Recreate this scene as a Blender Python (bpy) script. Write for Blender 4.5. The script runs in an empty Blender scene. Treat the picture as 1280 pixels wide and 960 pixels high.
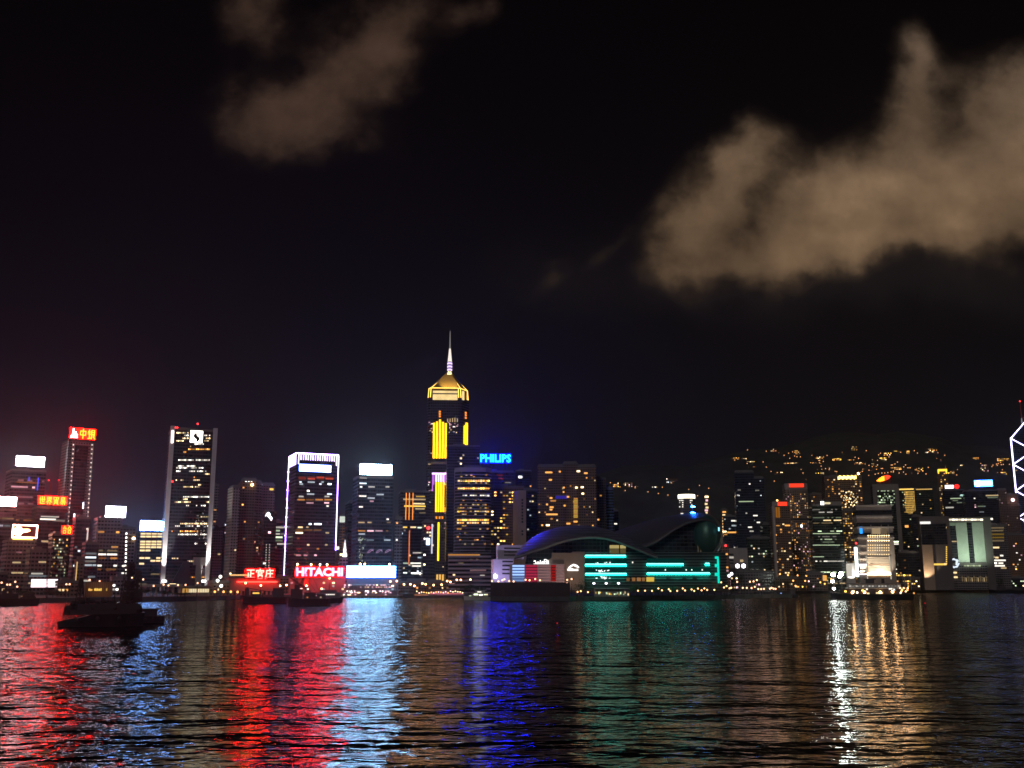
import bpy, math, random
from mathutils import Vector, Matrix

# ---------------------------------------------------------------- camera
S = bpy.context.scene
COL = S.collection
F = 1250.0                       # focal length in photo pixels (1280 wide)
HORIZON = 726.0
CAMH = 16.0
PITCH = math.atan((HORIZON - 480.0) / F)
cam = bpy.data.cameras.new('camera')
cam.sensor_fit = 'HORIZONTAL'
cam.angle = 2 * math.atan(640.0 / F)
cam.clip_start = 0.5
cam.clip_end = 40000
camo = bpy.data.objects.new('camera', cam)
COL.objects.link(camo)
camo.location = (0, 0, CAMH)
camo.rotation_euler = (math.pi / 2 + PITCH, 0, 0)
S.camera = camo
CP, SP = math.cos(PITCH), math.sin(PITCH)
CAM = Vector((0, 0, CAMH))


def ray(px, py):
    a = (px - 640.0) / F
    b = (480.0 - py) / F
    return Vector((a, CP - b * SP, SP + b * CP))


def at(px, py, Y):
    """point at forward distance Y seen at that place of the photograph"""
    d = ray(px, py)
    return CAM + d * (Y / d.y)


def gnom(px, py):
    d = ray(px, py)
    return d.x / d.y, d.z / d.y


# ---------------------------------------------------------------- node helper
class NT:
    def __init__(s, tree):
        s.t = tree
        tree.nodes.clear()

    def n(s, typ, **kw):
        nd = s.t.nodes.new(typ)
        for k, v in kw.items():
            setattr(nd, k, v)
        return nd

    def link(s, a, b):
        s.t.links.new(a, b)

    def put(s, sock, v):
        if hasattr(v, 'is_linked') or hasattr(v, 'links'):
            s.link(v, sock)
        else:
            sock.default_value = v

    def m(s, op, a, b=0.0, c=0.0, clamp=False):
        nd = s.n('ShaderNodeMath', operation=op, use_clamp=clamp)
        for i, v in enumerate((a, b, c)):
            s.put(nd.inputs[i], v)
        return nd.outputs[0]

    def mix(s, fac, a, b):
        nd = s.n('ShaderNodeMix', data_type='RGBA')
        s.put(nd.inputs[0], fac)
        for i, v in ((6, a), (7, b)):
            s.put(nd.inputs[i], v if not isinstance(v, tuple) else (*v[:3], 1))
        return nd.outputs[2]

    def sstep(s, v, a, b):
        nd = s.n('ShaderNodeMapRange', interpolation_type='SMOOTHSTEP')
        s.put(nd.inputs[0], v)
        nd.inputs[1].default_value = a
        nd.inputs[2].default_value = b
        return nd.outputs[0]

    def noise(s, vec, scale, detail=3.0, rough=0.55, dim='3D'):
        nd = s.n('ShaderNodeTexNoise', noise_dimensions=dim)
        s.link(vec, nd.inputs['Vector'])
        nd.inputs['Scale'].default_value = scale
        nd.inputs['Detail'].default_value = detail
        nd.inputs['Roughness'].default_value = rough
        return nd


# ---------------------------------------------------------------- night sky with city-lit clouds
W = bpy.data.worlds.new('World')
S.world = W
W.use_nodes = True
t = NT(W.node_tree)
tc = t.n('ShaderNodeTexCoord')
sep = t.n('ShaderNodeSeparateXYZ')
t.link(tc.outputs['Generated'], sep.inputs[0])
X, Y, Z = sep.outputs
front = t.sstep(Y, 0.05, 0.3)
ysafe = t.m('MAXIMUM', Y, 0.05)
u = t.m('DIVIDE', X, ysafe)
v = t.m('DIVIDE', Z, ysafe)
comb = t.n('ShaderNodeCombineXYZ')
t.link(u, comb.inputs[0]); t.link(v, comb.inputs[1])
n1 = t.noise(comb.outputs[0], 7.0, 5.0, 0.55)
sepn = t.n('ShaderNodeSeparateColor')
t.link(n1.outputs['Color'], sepn.inputs[0])
WARP = 0.115
uu = t.m('ADD', u, t.m('MULTIPLY', t.m('SUBTRACT', sepn.outputs[0], 0.5), WARP))
vv = t.m('ADD', v, t.m('MULTIPLY', t.m('SUBTRACT', sepn.outputs[1], 0.5), WARP))


def blob(px, py, rx, ry, ang, amp):
    """one soft elongated puff of the cloud deck, angle in degrees counter-clockwise"""
    cu, cv = gnom(px, py)
    ru, rv = rx / F * 1.04, ry / F * 1.04
    c, s_ = math.cos(math.radians(ang)), math.sin(math.radians(ang))
    du = t.m('SUBTRACT', uu, cu)
    dv = t.m('SUBTRACT', vv, cv)
    a = t.m('ADD', t.m('MULTIPLY', du, c / ru), t.m('MULTIPLY', dv, s_ / ru))
    b = t.m('ADD', t.m('MULTIPLY', du, -s_ / rv), t.m('MULTIPLY', dv, c / rv))
    r2 = t.m('ADD', t.m('MULTIPLY', a, a), t.m('MULTIPLY', b, b))
    return t.m('MULTIPLY', t.m('POWER', 2.7183, t.m('MULTIPLY', r2, -1.0)), amp)


BR = [(884, 262, 52, 78, -38, 0.95), (930, 205, 30, 55, -30, 0.75), (1010, 265, 120, 55, 28, 1.0),
      (1110, 235, 90, 60, 25, 1.0), (1140, 120, 40, 75, -12, 0.85), (1150, 60, 22, 40, -20, 0.45),
      (1230, 240, 110, 75, 8, 1.05), (1110, 305, 150, 30, 4, 0.9), (1270, 150, 60, 60, 30, 0.6),
      (1290, 85, 22, 40, -40, 0.5), (970, 315, 90, 22, 8, 0.5), (1380, 220, 140, 110, 0, 1.0),
      (690, 335, 18, 42, -35, 0.24), (745, 310, 40, 16, 35, 0.18), (935, 258, 16, 30, -38, -0.25)]
BL = [(470, 45, 58, 90, -40, 0.80), (410, 115, 85, 42, 35, 0.70), (330, 140, 66, 44, 0, 0.58),
      (440, 165, 55, 28, 0, 0.48), (315, 25, 46, 46, 0, 0.52), (585, 25, 32, 26, 40, 0.42),
      (520, 460, 40, 14, 30, 0.16)]


def total(L):
    acc = None
    for b in L:
        o = blob(*b)
        acc = o if acc is None else t.m('ADD', acc, o)
    return acc


n2 = t.noise(comb.outputs[0], 10.0, 9.0, 0.60)
n3 = t.noise(comb.outputs[0], 5.0, 3.0, 0.5)
fr = t.m('MULTIPLY', t.m('SUBTRACT', n2.outputs[0], 0.5), 1.45)


def density(L, lo, hi):
    d = total(L)
    e = t.m('MINIMUM', t.m('MULTIPLY', d, 3.0), 1.0)
    return t.m('ADD', d, t.m('MULTIPLY', fr, e))


rr = density(BR, 0, 1)
rl = density(BL, 0, 1)
dr = t.m('MULTIPLY', t.sstep(rr, 0.06, 0.98), t.m('ADD', 0.34, t.m('MULTIPLY', t.sstep(rr, 0.25, 2.5), 0.62)))
dl = t.m('MULTIPLY', t.sstep(rl, 0.04, 0.75), t.m('ADD', 0.38, t.m('MULTIPLY', t.sstep(rl, 0.2, 1.6), 0.66)))
veil = t.m('MULTIPLY', t.m('MINIMUM', total([(1060, 352, 330, 34, 2, 1.0), (720, 330, 80, 40, 20, .5), (1290, 380, 160, 30, 0, .6)]), 1.0), t.m('ADD', 0.3, t.m('MULTIPLY', n3.outputs[0], 0.9)))
soft = t.m('MULTIPLY', t.m('ADD', 0.60, t.m('MULTIPLY', n3.outputs[0], 0.76)), t.m('ADD', 0.42, t.m('MULTIPLY', n2.outputs[0], 1.16)))
lowlit = t.sstep(v, 0.70, 0.30)
ccol = t.mix(lowlit, (0.205, 0.140, 0.097), (0.252, 0.158, 0.088))
# clear night air: violet-blue towards the city, nearly black overhead
airfac = t.m('POWER', t.m('SUBTRACT', 1.0, t.m('MINIMUM', t.m('MAXIMUM', v, 0.0), 0.75)), 3.0)
leftness = t.sstep(u, 0.45, -0.45)
aircol = t.mix(leftness, (0.0064, 0.0055, 0.0068), (0.0085, 0.0066, 0.0140))
air = t.mix(t.m('MULTIPLY', airfac, 1.0), (0.0016, 0.0010, 0.0013), aircol)
c1 = t.mix(t.m('MULTIPLY', t.m('MULTIPLY', dr, soft), front, clamp=True), t.mix(t.m('MULTIPLY', t.m('MULTIPLY', veil, front), 0.30, clamp=True), air, (0.024, 0.019, 0.018)), ccol)
c2 = t.mix(t.m('MULTIPLY', t.m('MULTIPLY', t.m('MULTIPLY', dl, soft), front), 0.56, clamp=True), c1, (0.118, 0.068, 0.046))
bg = t.n('ShaderNodeBackground')
t.link(c2, bg.inputs[0])
bg.inputs[1].default_value = 1.0
wo = t.n('ShaderNodeOutputWorld')
t.link(bg.outputs[0], wo.inputs[0])

# added dim sun behind the camera, standing in for city glow on facades
sun = bpy.data.lights.new('glow_fill_sun', 'SUN')
sun.energy = 0.32
sun.angle = math.radians(12)
sun.color = (1.0, 0.88, 0.88)
suno = bpy.data.objects.new('glow_fill_sun', sun)
COL.objects.link(suno)
suno.rotation_euler = (math.radians(62), 0, math.radians(-24))

S.view_settings.view_transform = 'Standard'
S.view_settings.look = 'None'
S.view_settings.exposure = 0
S.view_settings.gamma = 1
S.render.engine = 'CYCLES'
S.cycles.filter_width = 1.55
S.cycles.use_denoising = True
try:
    S.cycles.denoiser = 'OPENIMAGEDENOISE'
except Exception:
    pass
S.cycles.max_bounces = 4
S.cycles.glossy_bounces = 3
S.cycles.diffuse_bounces = 1
S.cycles.transmission_bounces = 2
S.cycles.sample_clamp_indirect = 12
S.cycles.use_light_tree = True


# ---------------------------------------------------------------- materials
MATS = {}


def pbr(name, col, rough=0.7, metal=0.0, var=0.18, scale=0.15, spec=0.4):
    if name in MATS:
        return MATS[name]
    m = bpy.data.materials.new(name)
    m.use_nodes = True
    k = NT(m.node_tree)
    tcx = k.n('ShaderNodeTexCoord')
    nz = k.noise(tcx.outputs['Object'], scale, 5, 0.6)
    f = k.m('ADD', 1.0 - var, k.m('MULTIPLY', nz.outputs[0], 2 * var))
    mul = k.n('ShaderNodeVectorMath', operation='SCALE')
    mul.inputs[0].default_value = col
    k.link(f, mul.inputs['Scale'])
    b = k.n('ShaderNodeBsdfPrincipled')
    k.link(mul.outputs[0], b.inputs['Base Color'])
    b.inputs['Roughness'].default_value = rough
    b.inputs['Metallic'].default_value = metal
    b.inputs['Specular IOR Level'].default_value = spec
    o = k.n('ShaderNodeOutputMaterial')
    k.link(b.outputs[0], o.inputs[0])
    MATS[name] = m
    return m


def emit(name, col, strength, sample=True, var=0.0, scale=1.0):
    if name in MATS:
        return MATS[name]
    m = bpy.data.materials.new(name)
    m.use_nodes = True
    k = NT(m.node_tree)
    e = k.n('ShaderNodeEmission')
    e.inputs[0].default_value = (*col, 1)
    if var:
        tcx = k.n('ShaderNodeTexCoord')
        nz = k.noise(tcx.outputs['Object'], scale, 2, 0.6)
        k.link(k.m('MULTIPLY', strength, k.m('ADD', 1 - var, k.m('MULTIPLY', nz.outputs[0], 2 * var))), e.inputs[1])
    else:
        e.inputs[1].default_value = strength
    o = k.n('ShaderNodeOutputMaterial')
    k.link(e.outputs[0], o.inputs[0])
    m.cycles.emission_sampling = 'FRONT' if sample else 'NONE'
    MATS[name] = m
    return m


def facade(name, wall, glass, fh=3.6, bw=3.0, win=0.55, pier=0.2, grough=0.15):
    """storeys of glazing between spandrels and piers, in object space"""
    if name in MATS:
        return MATS[name]
    m = bpy.data.materials.new(name)
    m.use_nodes = True
    k = NT(m.node_tree)
    tcx = k.n('ShaderNodeTexCoord')
    sp = k.n('ShaderNodeSeparateXYZ')
    k.link(tcx.outputs['Object'], sp.inputs[0])
    zf = k.m('FRACT', k.m('DIVIDE', sp.outputs[2], fh))
    xf = k.m('FRACT', k.m('DIVIDE', k.m('ADD', k.m('ADD', sp.outputs[0], sp.outputs[1]), 500.0), bw))
    isw = k.m('MULTIPLY', k.m('LESS_THAN', k.m('ABSOLUTE', k.m('SUBTRACT', zf, 0.5)), win / 2), k.m('GREATER_THAN', xf, pier))
    nz = k.noise(tcx.outputs['Object'], 0.07, 5, 0.6)
    cell = k.n('ShaderNodeTexWhiteNoise', noise_dimensions='2D')
    cv = k.n('ShaderNodeCombineXYZ')
    k.link(k.m('FLOOR', k.m('DIVIDE', k.m('ADD', sp.outputs[0], sp.outputs[1]), bw)), cv.inputs[0])
    k.link(k.m('FLOOR', k.m('DIVIDE', sp.outputs[2], fh)), cv.inputs[1])
    k.link(cv.outputs[0], cell.inputs['Vector'])
    f = k.m('ADD', 0.75, k.m('MULTIPLY', nz.outputs[0], 0.5))
    wv = k.n('ShaderNodeVectorMath', operation='SCALE')
    wv.inputs[0].default_value = wall
    k.link(f, wv.inputs['Scale'])
    gv = k.n('ShaderNodeVectorMath', operation='SCALE')
    gv.inputs[0].default_value = glass
    k.link(k.m('ADD', 0.4, k.m('MULTIPLY', cell.outputs[0], 1.2)), gv.inputs['Scale'])
    cm = k.n('ShaderNodeMix', data_type='RGBA')
    k.link(isw, cm.inputs[0]); k.link(wv.outputs[0], cm.inputs[6]); k.link(gv.outputs[0], cm.inputs[7])
    b = k.n('ShaderNodeBsdfPrincipled')
    k.link(cm.outputs[2], b.inputs['Base Color'])
    k.link(k.m('ADD', 0.75, k.m('MULTIPLY', isw, grough - 0.75)), b.inputs['Roughness'])
    o = k.n('ShaderNodeOutputMaterial')
    k.link(b.outputs[0], o.inputs[0])
    MATS[name] = m
    return m


def water_material():
    m = bpy.data.materials.new('harbour_water')
    m.use_nodes = True
    k = NT(m.node_tree)
    tcx = k.n('ShaderNodeTexCoord')

    def wave(sx, sy, rot, detail, amp, rough=0.5):
        mp = k.n('ShaderNodeMapping')
        mp.inputs['Scale'].default_value = (sx, sy, 1)
        mp.inputs['Rotation'].default_value = (0, 0, math.radians(rot))
        k.link(tcx.outputs['Object'], mp.inputs[0])
        nz = k.noise(mp.outputs[0], 1.0, detail, rough)
        return k.m('MULTIPLY', k.m('SUBTRACT', nz.outputs[0], 0.5), amp)
    gp = k.noise(tcx.outputs['Object'], 0.016, 2, 0.5)
    gust = k.m('ADD', 0.25, k.m('MULTIPLY', gp.outputs[0], 1.5))
    h = k.m('ADD', k.m('MULTIPLY', wave(0.075, 0.145, 8, 1.5, WAVE[0]), gust), wave(0.26, 0.42, -14, 2.0, WAVE[1]))
    h = k.m('ADD', h, wave(0.85, 1.25, 11, 3.0, WAVE[2]))
    h = k.m('ADD', h, wave(0.018, 0.045, 5, 1.0, WAVE[3]))
    bmp = k.n('ShaderNodeBump')
    bmp.inputs['Strength'].default_value = 1.0
    bmp.inputs['Distance'].default_value = 1.0
    k.link(h, bmp.inputs['Height'])
    fres = k.n('ShaderNodeFresnel')
    fres.inputs[0].default_value = 1.333
    k.link(bmp.outputs[0], fres.inputs['Normal'])
    g = k.n('ShaderNodeBsdfGlossy')
    g.inputs['Roughness'].default_value = 0.04
    g.inputs['Color'].default_value = (0.95, 0.97, 1.0, 1)
    k.link(bmp.outputs[0], g.inputs['Normal'])
    d = k.n('ShaderNodeBsdfDiffuse')
    d.inputs['Color'].default_value = (0.004, 0.006, 0.008, 1)
    mx = k.n('ShaderNodeMixShader')
    k.link(k.m('MULTIPLY', fres.outputs[0], 0.62), mx.inputs[0])     # choppy water hides part of its own mirror at grazing view
    k.link(d.outputs[0], mx.inputs[1]); k.link(g.outputs[0], mx.inputs[2])
    o = k.n('ShaderNodeOutputMaterial')
    k.link(mx.outputs[0], o.inputs[0])
    return m


WAVE = (2.0, 0.85, 0.10, 2.4)


# ---------------------------------------------------------------- mesh builder
class MB:
    def __init__(s):
        s.v = []
        s.f = []

    def box(s, x0, x1, y0, y1, z0, z1):
        n = len(s.v)
        s.v += [(x0, y0, z0), (x1, y0, z0), (x1, y1, z0), (x0, y1, z0), (x0, y0, z1), (x1, y0, z1), (x1, y1, z1), (x0, y1, z1)]
        s.f += [tuple(n + i for i in q) for q in ((0, 3, 2, 1), (4, 5, 6, 7), (0, 1, 5, 4), (1, 2, 6, 5), (2, 3, 7, 6), (3, 0, 4, 7))]
        return s

    def prism(s, poly, z0, z1, top=None):
        """vertical prism over a counter-clockwise xy polygon; top = scaled/moved polygon for the upper face"""
        n, k = len(s.v), len(poly)
        top = top or poly
        s.v += [(x, y, z0) for x, y in poly] + [(x, y, z1) for x, y in top]
        s.f += [tuple(n + i for i in reversed(range(k))), tuple(n + k + i for i in range(k))]
        s.f += [(n + i, n + (i + 1) % k, n + k + (i + 1) % k, n + k + i) for i in range(k)]
        return s

    def plate(s, poly, y0, y1):
        """polygon in the xz plane (counter-clockwise seen from -y) given a thickness y0..y1"""
        n, k = len(s.v), len(poly)
        s.v += [(x, y0, z) for x, z in poly] + [(x, y1, z) for x, z in poly]
        s.f += [tuple(n + i for i in range(k)), tuple(n + k + i for i in reversed(range(k)))]
        s.f += [(n + i, n + k + i, n + k + (i + 1) % k, n + (i + 1) % k) for i in range(k)]
        return s

    def tube(s, p, q, r, r2=None, n=6):
        p, q = Vector(p), Vector(q)
        r2 = r if r2 is None else r2
        d = (q - p).normalized()
        a = d.orthogonal().normalized()
        b = d.cross(a)
        o = len(s.v)
        for c, rr in ((p, r), (q, r2)):
            for i in range(n):
                th = 2 * math.pi * i / n
                s.v.append(tuple(c + (a * math.cos(th) + b * math.sin(th)) * rr))
        s.f += [(o + i, o + (i + 1) % n, o + n + (i + 1) % n, o + n + i) for i in range(n)]
        s.f += [tuple(o + i for i in reversed(range(n))), tuple(o + n + i for i in range(n))]
        return s

    def bar(s, p, q, w, y0, y1):
        """a straight stroke of width w in the xz plane, given thickness in y"""
        (x0, z0), (x1, z1) = p, q
        L = math.hypot(x1 - x0, z1 - z0) or 1e-6
        ux, uz = (x1 - x0) / L * w / 2, (z1 - z0) / L * w / 2
        x0, z0, x1, z1 = x0 - ux, z0 - uz, x1 + ux, z1 + uz
        nx, nz = -uz, ux
        return s.plate([(x0 - nx, z0 - nz), (x1 - nx, z1 - nz), (x1 + nx, z1 + nz), (x0 + nx, z0 + nz)], y0, y1)

    def ball(s, c, r, n=8, m=5, sz=1.0):
        o = len(s.v)
        cx, cy, cz = c
        s.v.append((cx, cy, cz - r * sz))
        for j in range(1, m):
            th = -math.pi / 2 + math.pi * j / m
            for i in range(n):
                ph = 2 * math.pi * i / n
                s.v.append((cx + r * math.cos(th) * math.cos(ph), cy + r * math.cos(th) * math.sin(ph), cz + r * sz * math.sin(th)))
        s.v.append((cx, cy, cz + r * sz))
        top = len(s.v) - 1
        for i in range(n):
            s.f.append((o, o + 1 + (i + 1) % n, o + 1 + i))
            s.f.append((top, o + 1 + (m - 2) * n + i, o + 1 + (m - 2) * n + (i + 1) % n))
        for j in range(m - 2):
            for i in range(n):
                a = o + 1 + j * n
                s.f.append((a + i, a + (i + 1) % n, a + n + (i + 1) % n, a + n + i))
        return s

    def data(s, name, mat):
        me = bpy.data.meshes.new(name)
        me.from_pydata(s.v, [], s.f)
        if mat:
            me.materials.append(mat)
        me.update()
        return me

    def build(s, name, mat, parent=None, loc=None, smooth=False):
        me = s.data(name, mat)
        if smooth:
            for p in me.polygons:
                p.use_smooth = True
        o = bpy.data.objects.new(name, me)
        COL.objects.link(o)
        if parent:
            o.parent = parent
        if loc:
            o.location = loc
        return o


def inst(name, me, parent, loc, scale=(1, 1, 1), rot=0.0):
    o = bpy.data.objects.new(name, me)
    COL.objects.link(o)
    o.parent = parent
    o.location = loc
    o.scale = scale
    if rot:
        o.rotation_euler = (0, 0, rot)
    return o


def empty(name, loc, rz=0.0):
    o = bpy.data.objects.new(name, None)
    COL.objects.link(o)
    o.location = loc
    o.rotation_euler = (0, 0, rz)
    return o


def tag(o, label, cat, group=None, kind=None):
    o['label'] = label
    o['category'] = cat
    if group:
        o['group'] = group
    if kind:
        o['kind'] = kind
    return o


def struct(o):
    o['kind'] = 'structure'
    return o


def copy_tree(o, parent=None):
    c = o.copy()
    COL.objects.link(c)
    if parent:
        c.parent = parent
    for ch in list(o.children):
        copy_tree(ch, c)
    return c


# window lights: one shared pane mesh per colour; each is scaled to its opening
WCOL = {'warm': (1.0, 0.72, 0.36), 'amber': (1.0, 0.42, 0.09), 'cool': (0.80, 0.92, 1.0), 'white': (1.0, 0.93, 0.80),
        'green': (0.80, 1.0, 0.62), 'gold': (1.0, 0.60, 0.10), 'red': (1.0, 0.10, 0.04), 'pink': (1.0, 0.55, 0.62), 'blue': (0.08, 0.25, 1.0)}
PANES = {}


def pane(c, lev):
    key = (c, lev)
    if key not in PANES:
        m = emit('window_light_%s_%d' % (c, lev), WCOL[c], (0.14, 0.48, 1.3, 3.6)[lev], sample=False)
        PANES[key] = MB().box(-0.5, 0.5, -0.12, 0.05, -0.5, 0.5).data('lit_window', m)
    return PANES[key]


G0 = 3.5      # level of the quay and streets


class Tower:
    """a building whose front face spans xl..xr at photo height yt, at distance D"""

    def __init__(s, name, label, cat, xl, xr, yt, D, dep=30, rel=8.0, base=G0, parent=None):
        c = at((xl + xr) / 2, yt, D)
        s.rz = math.atan2(-c.x, c.y) + math.radians(rel)
        s.ux = Vector((math.cos(s.rz), math.sin(s.rz), 0))
        s.n = Vector((math.sin(s.rz), -math.cos(s.rz), 0))
        s.P = c
        l, r = s.hit(xl, yt), s.hit(xr, yt)
        mid = (l + r) / 2
        s.w = (r - l).dot(s.ux)
        s.D, s.dep = D, dep
        s.O = Vector((mid.x, mid.y, base))
        s.H = mid.z - base
        s.P = mid
        s.root = empty(name, s.O, s.rz)
        if label:
            tag(s.root, label, cat)
        s.rng = random.Random(int(xl * 31 + xr * 7 + yt))

    def hit(s, px, py, off=0.0):
        d = ray(px, py)
        P = s.P + s.n * off
        k = (P - CAM).dot(s.n) / d.dot(s.n)
        return CAM + d * k

    def loc(s, px, py, off=0.0):
        q = s.hit(px, py, off) - s.O
        return q.dot(s.ux), q.z

    def body(s, mat, name='wall', plant=True, inset=None):
        w, H, d = s.w / 2, s.H, s.dep
        mb = MB().box(-w, w, 0, d, 0, H)
        b = mb.build(name, mat, s.root)
        if plant:
            r = MB()
            r.box(-w * 0.62, w * 0.1, d * 0.25, d * 0.8, H, H + 3.2)
            r.box(w * 0.2, w * 0.7, d * 0.35, d * 0.75, H, H + 2.0)
            r.box(-w, w, -0.25, 0.0, H - 1.3, H + 0.9)
            r.box(-w - 0.25, -w, 0.0, d, H - 1.3, H + 0.9)
            r.box(w, w + 0.25, 0.0, d, H - 1.3, H + 0.9)
            r.build('roof', pbr('roof_concrete', (0.16, 0.155, 0.15)), s.root)
        return b

    def windows(s, mode, dens, pal, fh=3.6, bw=3.0, x0=None, x1=None, z0=8.0, z1=None, side=None, cap=100, wh=0.5, lev=(1, 2, 2, 3), seed=0):
        """lights switched on behind the glazing, storey by storey"""
        R = random.Random(seed + s.rng.randint(0, 9999))
        x0 = -s.w / 2 + 0.8 if x0 is None else x0
        x1 = s.w / 2 - 0.8 if x1 is None else x1
        if side:
            x0, x1 = 0.8, s.dep - 0.8
        z1 = s.H - 3 if z1 is None else z1
        nb = max(1, int((x1 - x0) / bw))
        b = (x1 - x0) / nb
        cells = []
        for fl in range(int(z0 / fh), int(z1 / fh)):
            z = (fl + 0.5) * fh
            if mode == 'office':
                p = R.choice((0, 0, 0.1, 0.3, 0.9, 1.7)) * dens
                i = 0
                col = R.choice(pal)
                lv = R.choice(lev)
                while i < nb:
                    if R.random() < p:
                        k = min(nb - i, R.choice((1, 2, 3, 4, 6)))
                        cells.append((x0 + i * b, k * b * 0.92, z, fh * wh, col, max(0, min(3, lv + R.choice((0, 0, -1))))))
                        i += k
                        if R.random() < 0.5:
                            i += 1
                    else:
                        i += 1 if R.random() < .5 else 2
            else:
                for i in range(nb):
                    if R.random() < dens:
                        cells.append((x0 + i * b + b * 0.1, b * 0.7, z, fh * wh, R.choice(pal), R.choice(lev)))
        s.place(cells, side, cap)

    def place(s, cells, side=None, cap=100):
        cells.sort(key=lambda c: -(c[1] * c[3]) * (1 + c[5]))
        for (x, ww, z, hh, col, lv) in cells[:cap]:
            s.pane(x + ww / 2, z, ww, hh, col, lv, side)
        rest = cells[cap:]
        if rest:
            mb = MB()
            col = rest[len(rest) // 2][4]
            for (x, ww, z, hh, c_, lv) in rest:
                if side == 'l':
                    mb.box(-s.w / 2 - 0.12, -s.w / 2 + .05, s.dep - x - ww, s.dep - x, z - hh / 2, z + hh / 2)
                elif side == 'r':
                    mb.box(s.w / 2 - .05, s.w / 2 + 0.12, x, x + ww, z - hh / 2, z + hh / 2)
                else:
                    mb.box(x, x + ww, -0.12, 0.05, z - hh / 2, z + hh / 2)
            o = mb.build('lit_windows', pane(col, 1).materials[0], s.root)
            o['kind'] = 'stuff'

    def pane(s, x, z, ww, hh, col, lv, side=None):
        if side == 'l':
            inst('lit_window', pane(col, lv), s.root, (-s.w / 2, s.dep - x, z), (ww, 1, hh), -math.pi / 2)
        elif side == 'r':
            inst('lit_window', pane(col, lv), s.root, (s.w / 2, x, z), (ww, 1, hh), math.pi / 2)
        else:
            inst('lit_window', pane(col, lv), s.root, (x, 0, z), (ww, 1, hh))

    def pbox(s, px0, py0, px1, py1, mat, name, y0=-0.5, y1=0.0, parent=None):
        """box over the photo rectangle px0,py0..px1,py1 on the front face"""
        xa, za = s.loc(px0, (py0 + py1) / 2)
        xb, zb = s.loc(px1, (py0 + py1) / 2)
        _, zt = s.loc((px0 + px1) / 2, py0)
        _, zl = s.loc((px0 + px1) / 2, py1)
        return MB().box(xa, xb, y0, y1, zl, zt).build(name, mat, parent or s.root)

    def pwin(s, px0, py0, px1, py1, col, lv):
        xa, _ = s.loc(px0, py0)
        xb, _ = s.loc(px1, py0)
        _, zt = s.loc(px0, py0)
        _, zl = s.loc(px0, py1)
        s.pane((xa + xb) / 2, (zt + zl) / 2, xb - xa, zt - zl, col, lv)

    def sign_root(s, name, label, px0, py0, px1, py1, off=0.8, group=None):
        """a sign of its own, standing on or fixed to this building; returns (root, half width, height)"""
        a = s.hit(px0, py1, off)
        b = s.hit(px1, py1, off)
        c = s.hit((px0 + px1) / 2, py0, off)
        mid = (a + b) / 2
        r = empty(name, mid, s.rz)
        tag(r, label, 'sign', group)
        return r, (b - a).dot(s.ux) / 2, c.z - mid.z


def sign_parts(r, hw, h, face, case=None, legs=True, th=1.0, margin=0.35, legh=None):
    case = case or pbr('sign_steel', (0.10, 0.10, 0.11), 0.5, 0.6)
    MB().box(-hw - margin, hw + margin, 0.0, th, -margin, h + margin).build('casing', case, r)
    if face:
        MB().box(-hw, hw, -0.12, 0.02, 0.0, h).build('screen', face, r)
    if legs:
        mb = MB()
        n = max(2, int(hw / 3))
        for i in range(n + 1):
            x = -hw * 0.9 + 1.8 * hw * i / n
            mb.tube((x, th * 0.8, -(legh or 3.0)), (x, th * 0.8, 0.1), 0.18)
            mb.tube((x, th + 3.5, -(legh or 3.0)), (x, th, h * 0.8), 0.15)
        mb.build('support_frame', pbr('sign_steel', (0.10, 0.10, 0.11), 0.5, 0.6), r)


def text_mesh(body, width, height, thick, name, mat, parent, loc, bold=0.02):
    cu = bpy.data.curves.new(name, 'FONT')
    cu.body = body
    cu.size = 1.0
    cu.offset = bold
    cu.extrude = 0.05
    cu.resolution_u = 2
    to = bpy.data.objects.new(name, cu)
    COL.objects.link(to)
    bpy.context.view_layer.update()
    me = bpy.data.meshes.new_from_object(to.evaluated_get(bpy.context.evaluated_depsgraph_get()))
    bpy.data.objects.remove(to)
    bpy.data.curves.remove(cu)
    xs = [v.co.x for v in me.vertices]
    ys = [v.co.y for v in me.vertices]
    x0, x1, y0, y1 = min(xs), max(xs), min(ys), max(ys)
    for v_ in me.vertices:
        x = ((v_.co.x - x0) / (x1 - x0) - 0.5) * width
        z = (v_.co.y - y0) / (y1 - y0) * height
        v_.co = (x, -v_.co.z / 0.05 * thick / 2, z)
    me.materials.clear()
    me.materials.append(mat)
    o = bpy.data.objects.new(name, me)
    COL.objects.link(o)
    o.parent = parent
    o.location = loc
    return o


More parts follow.
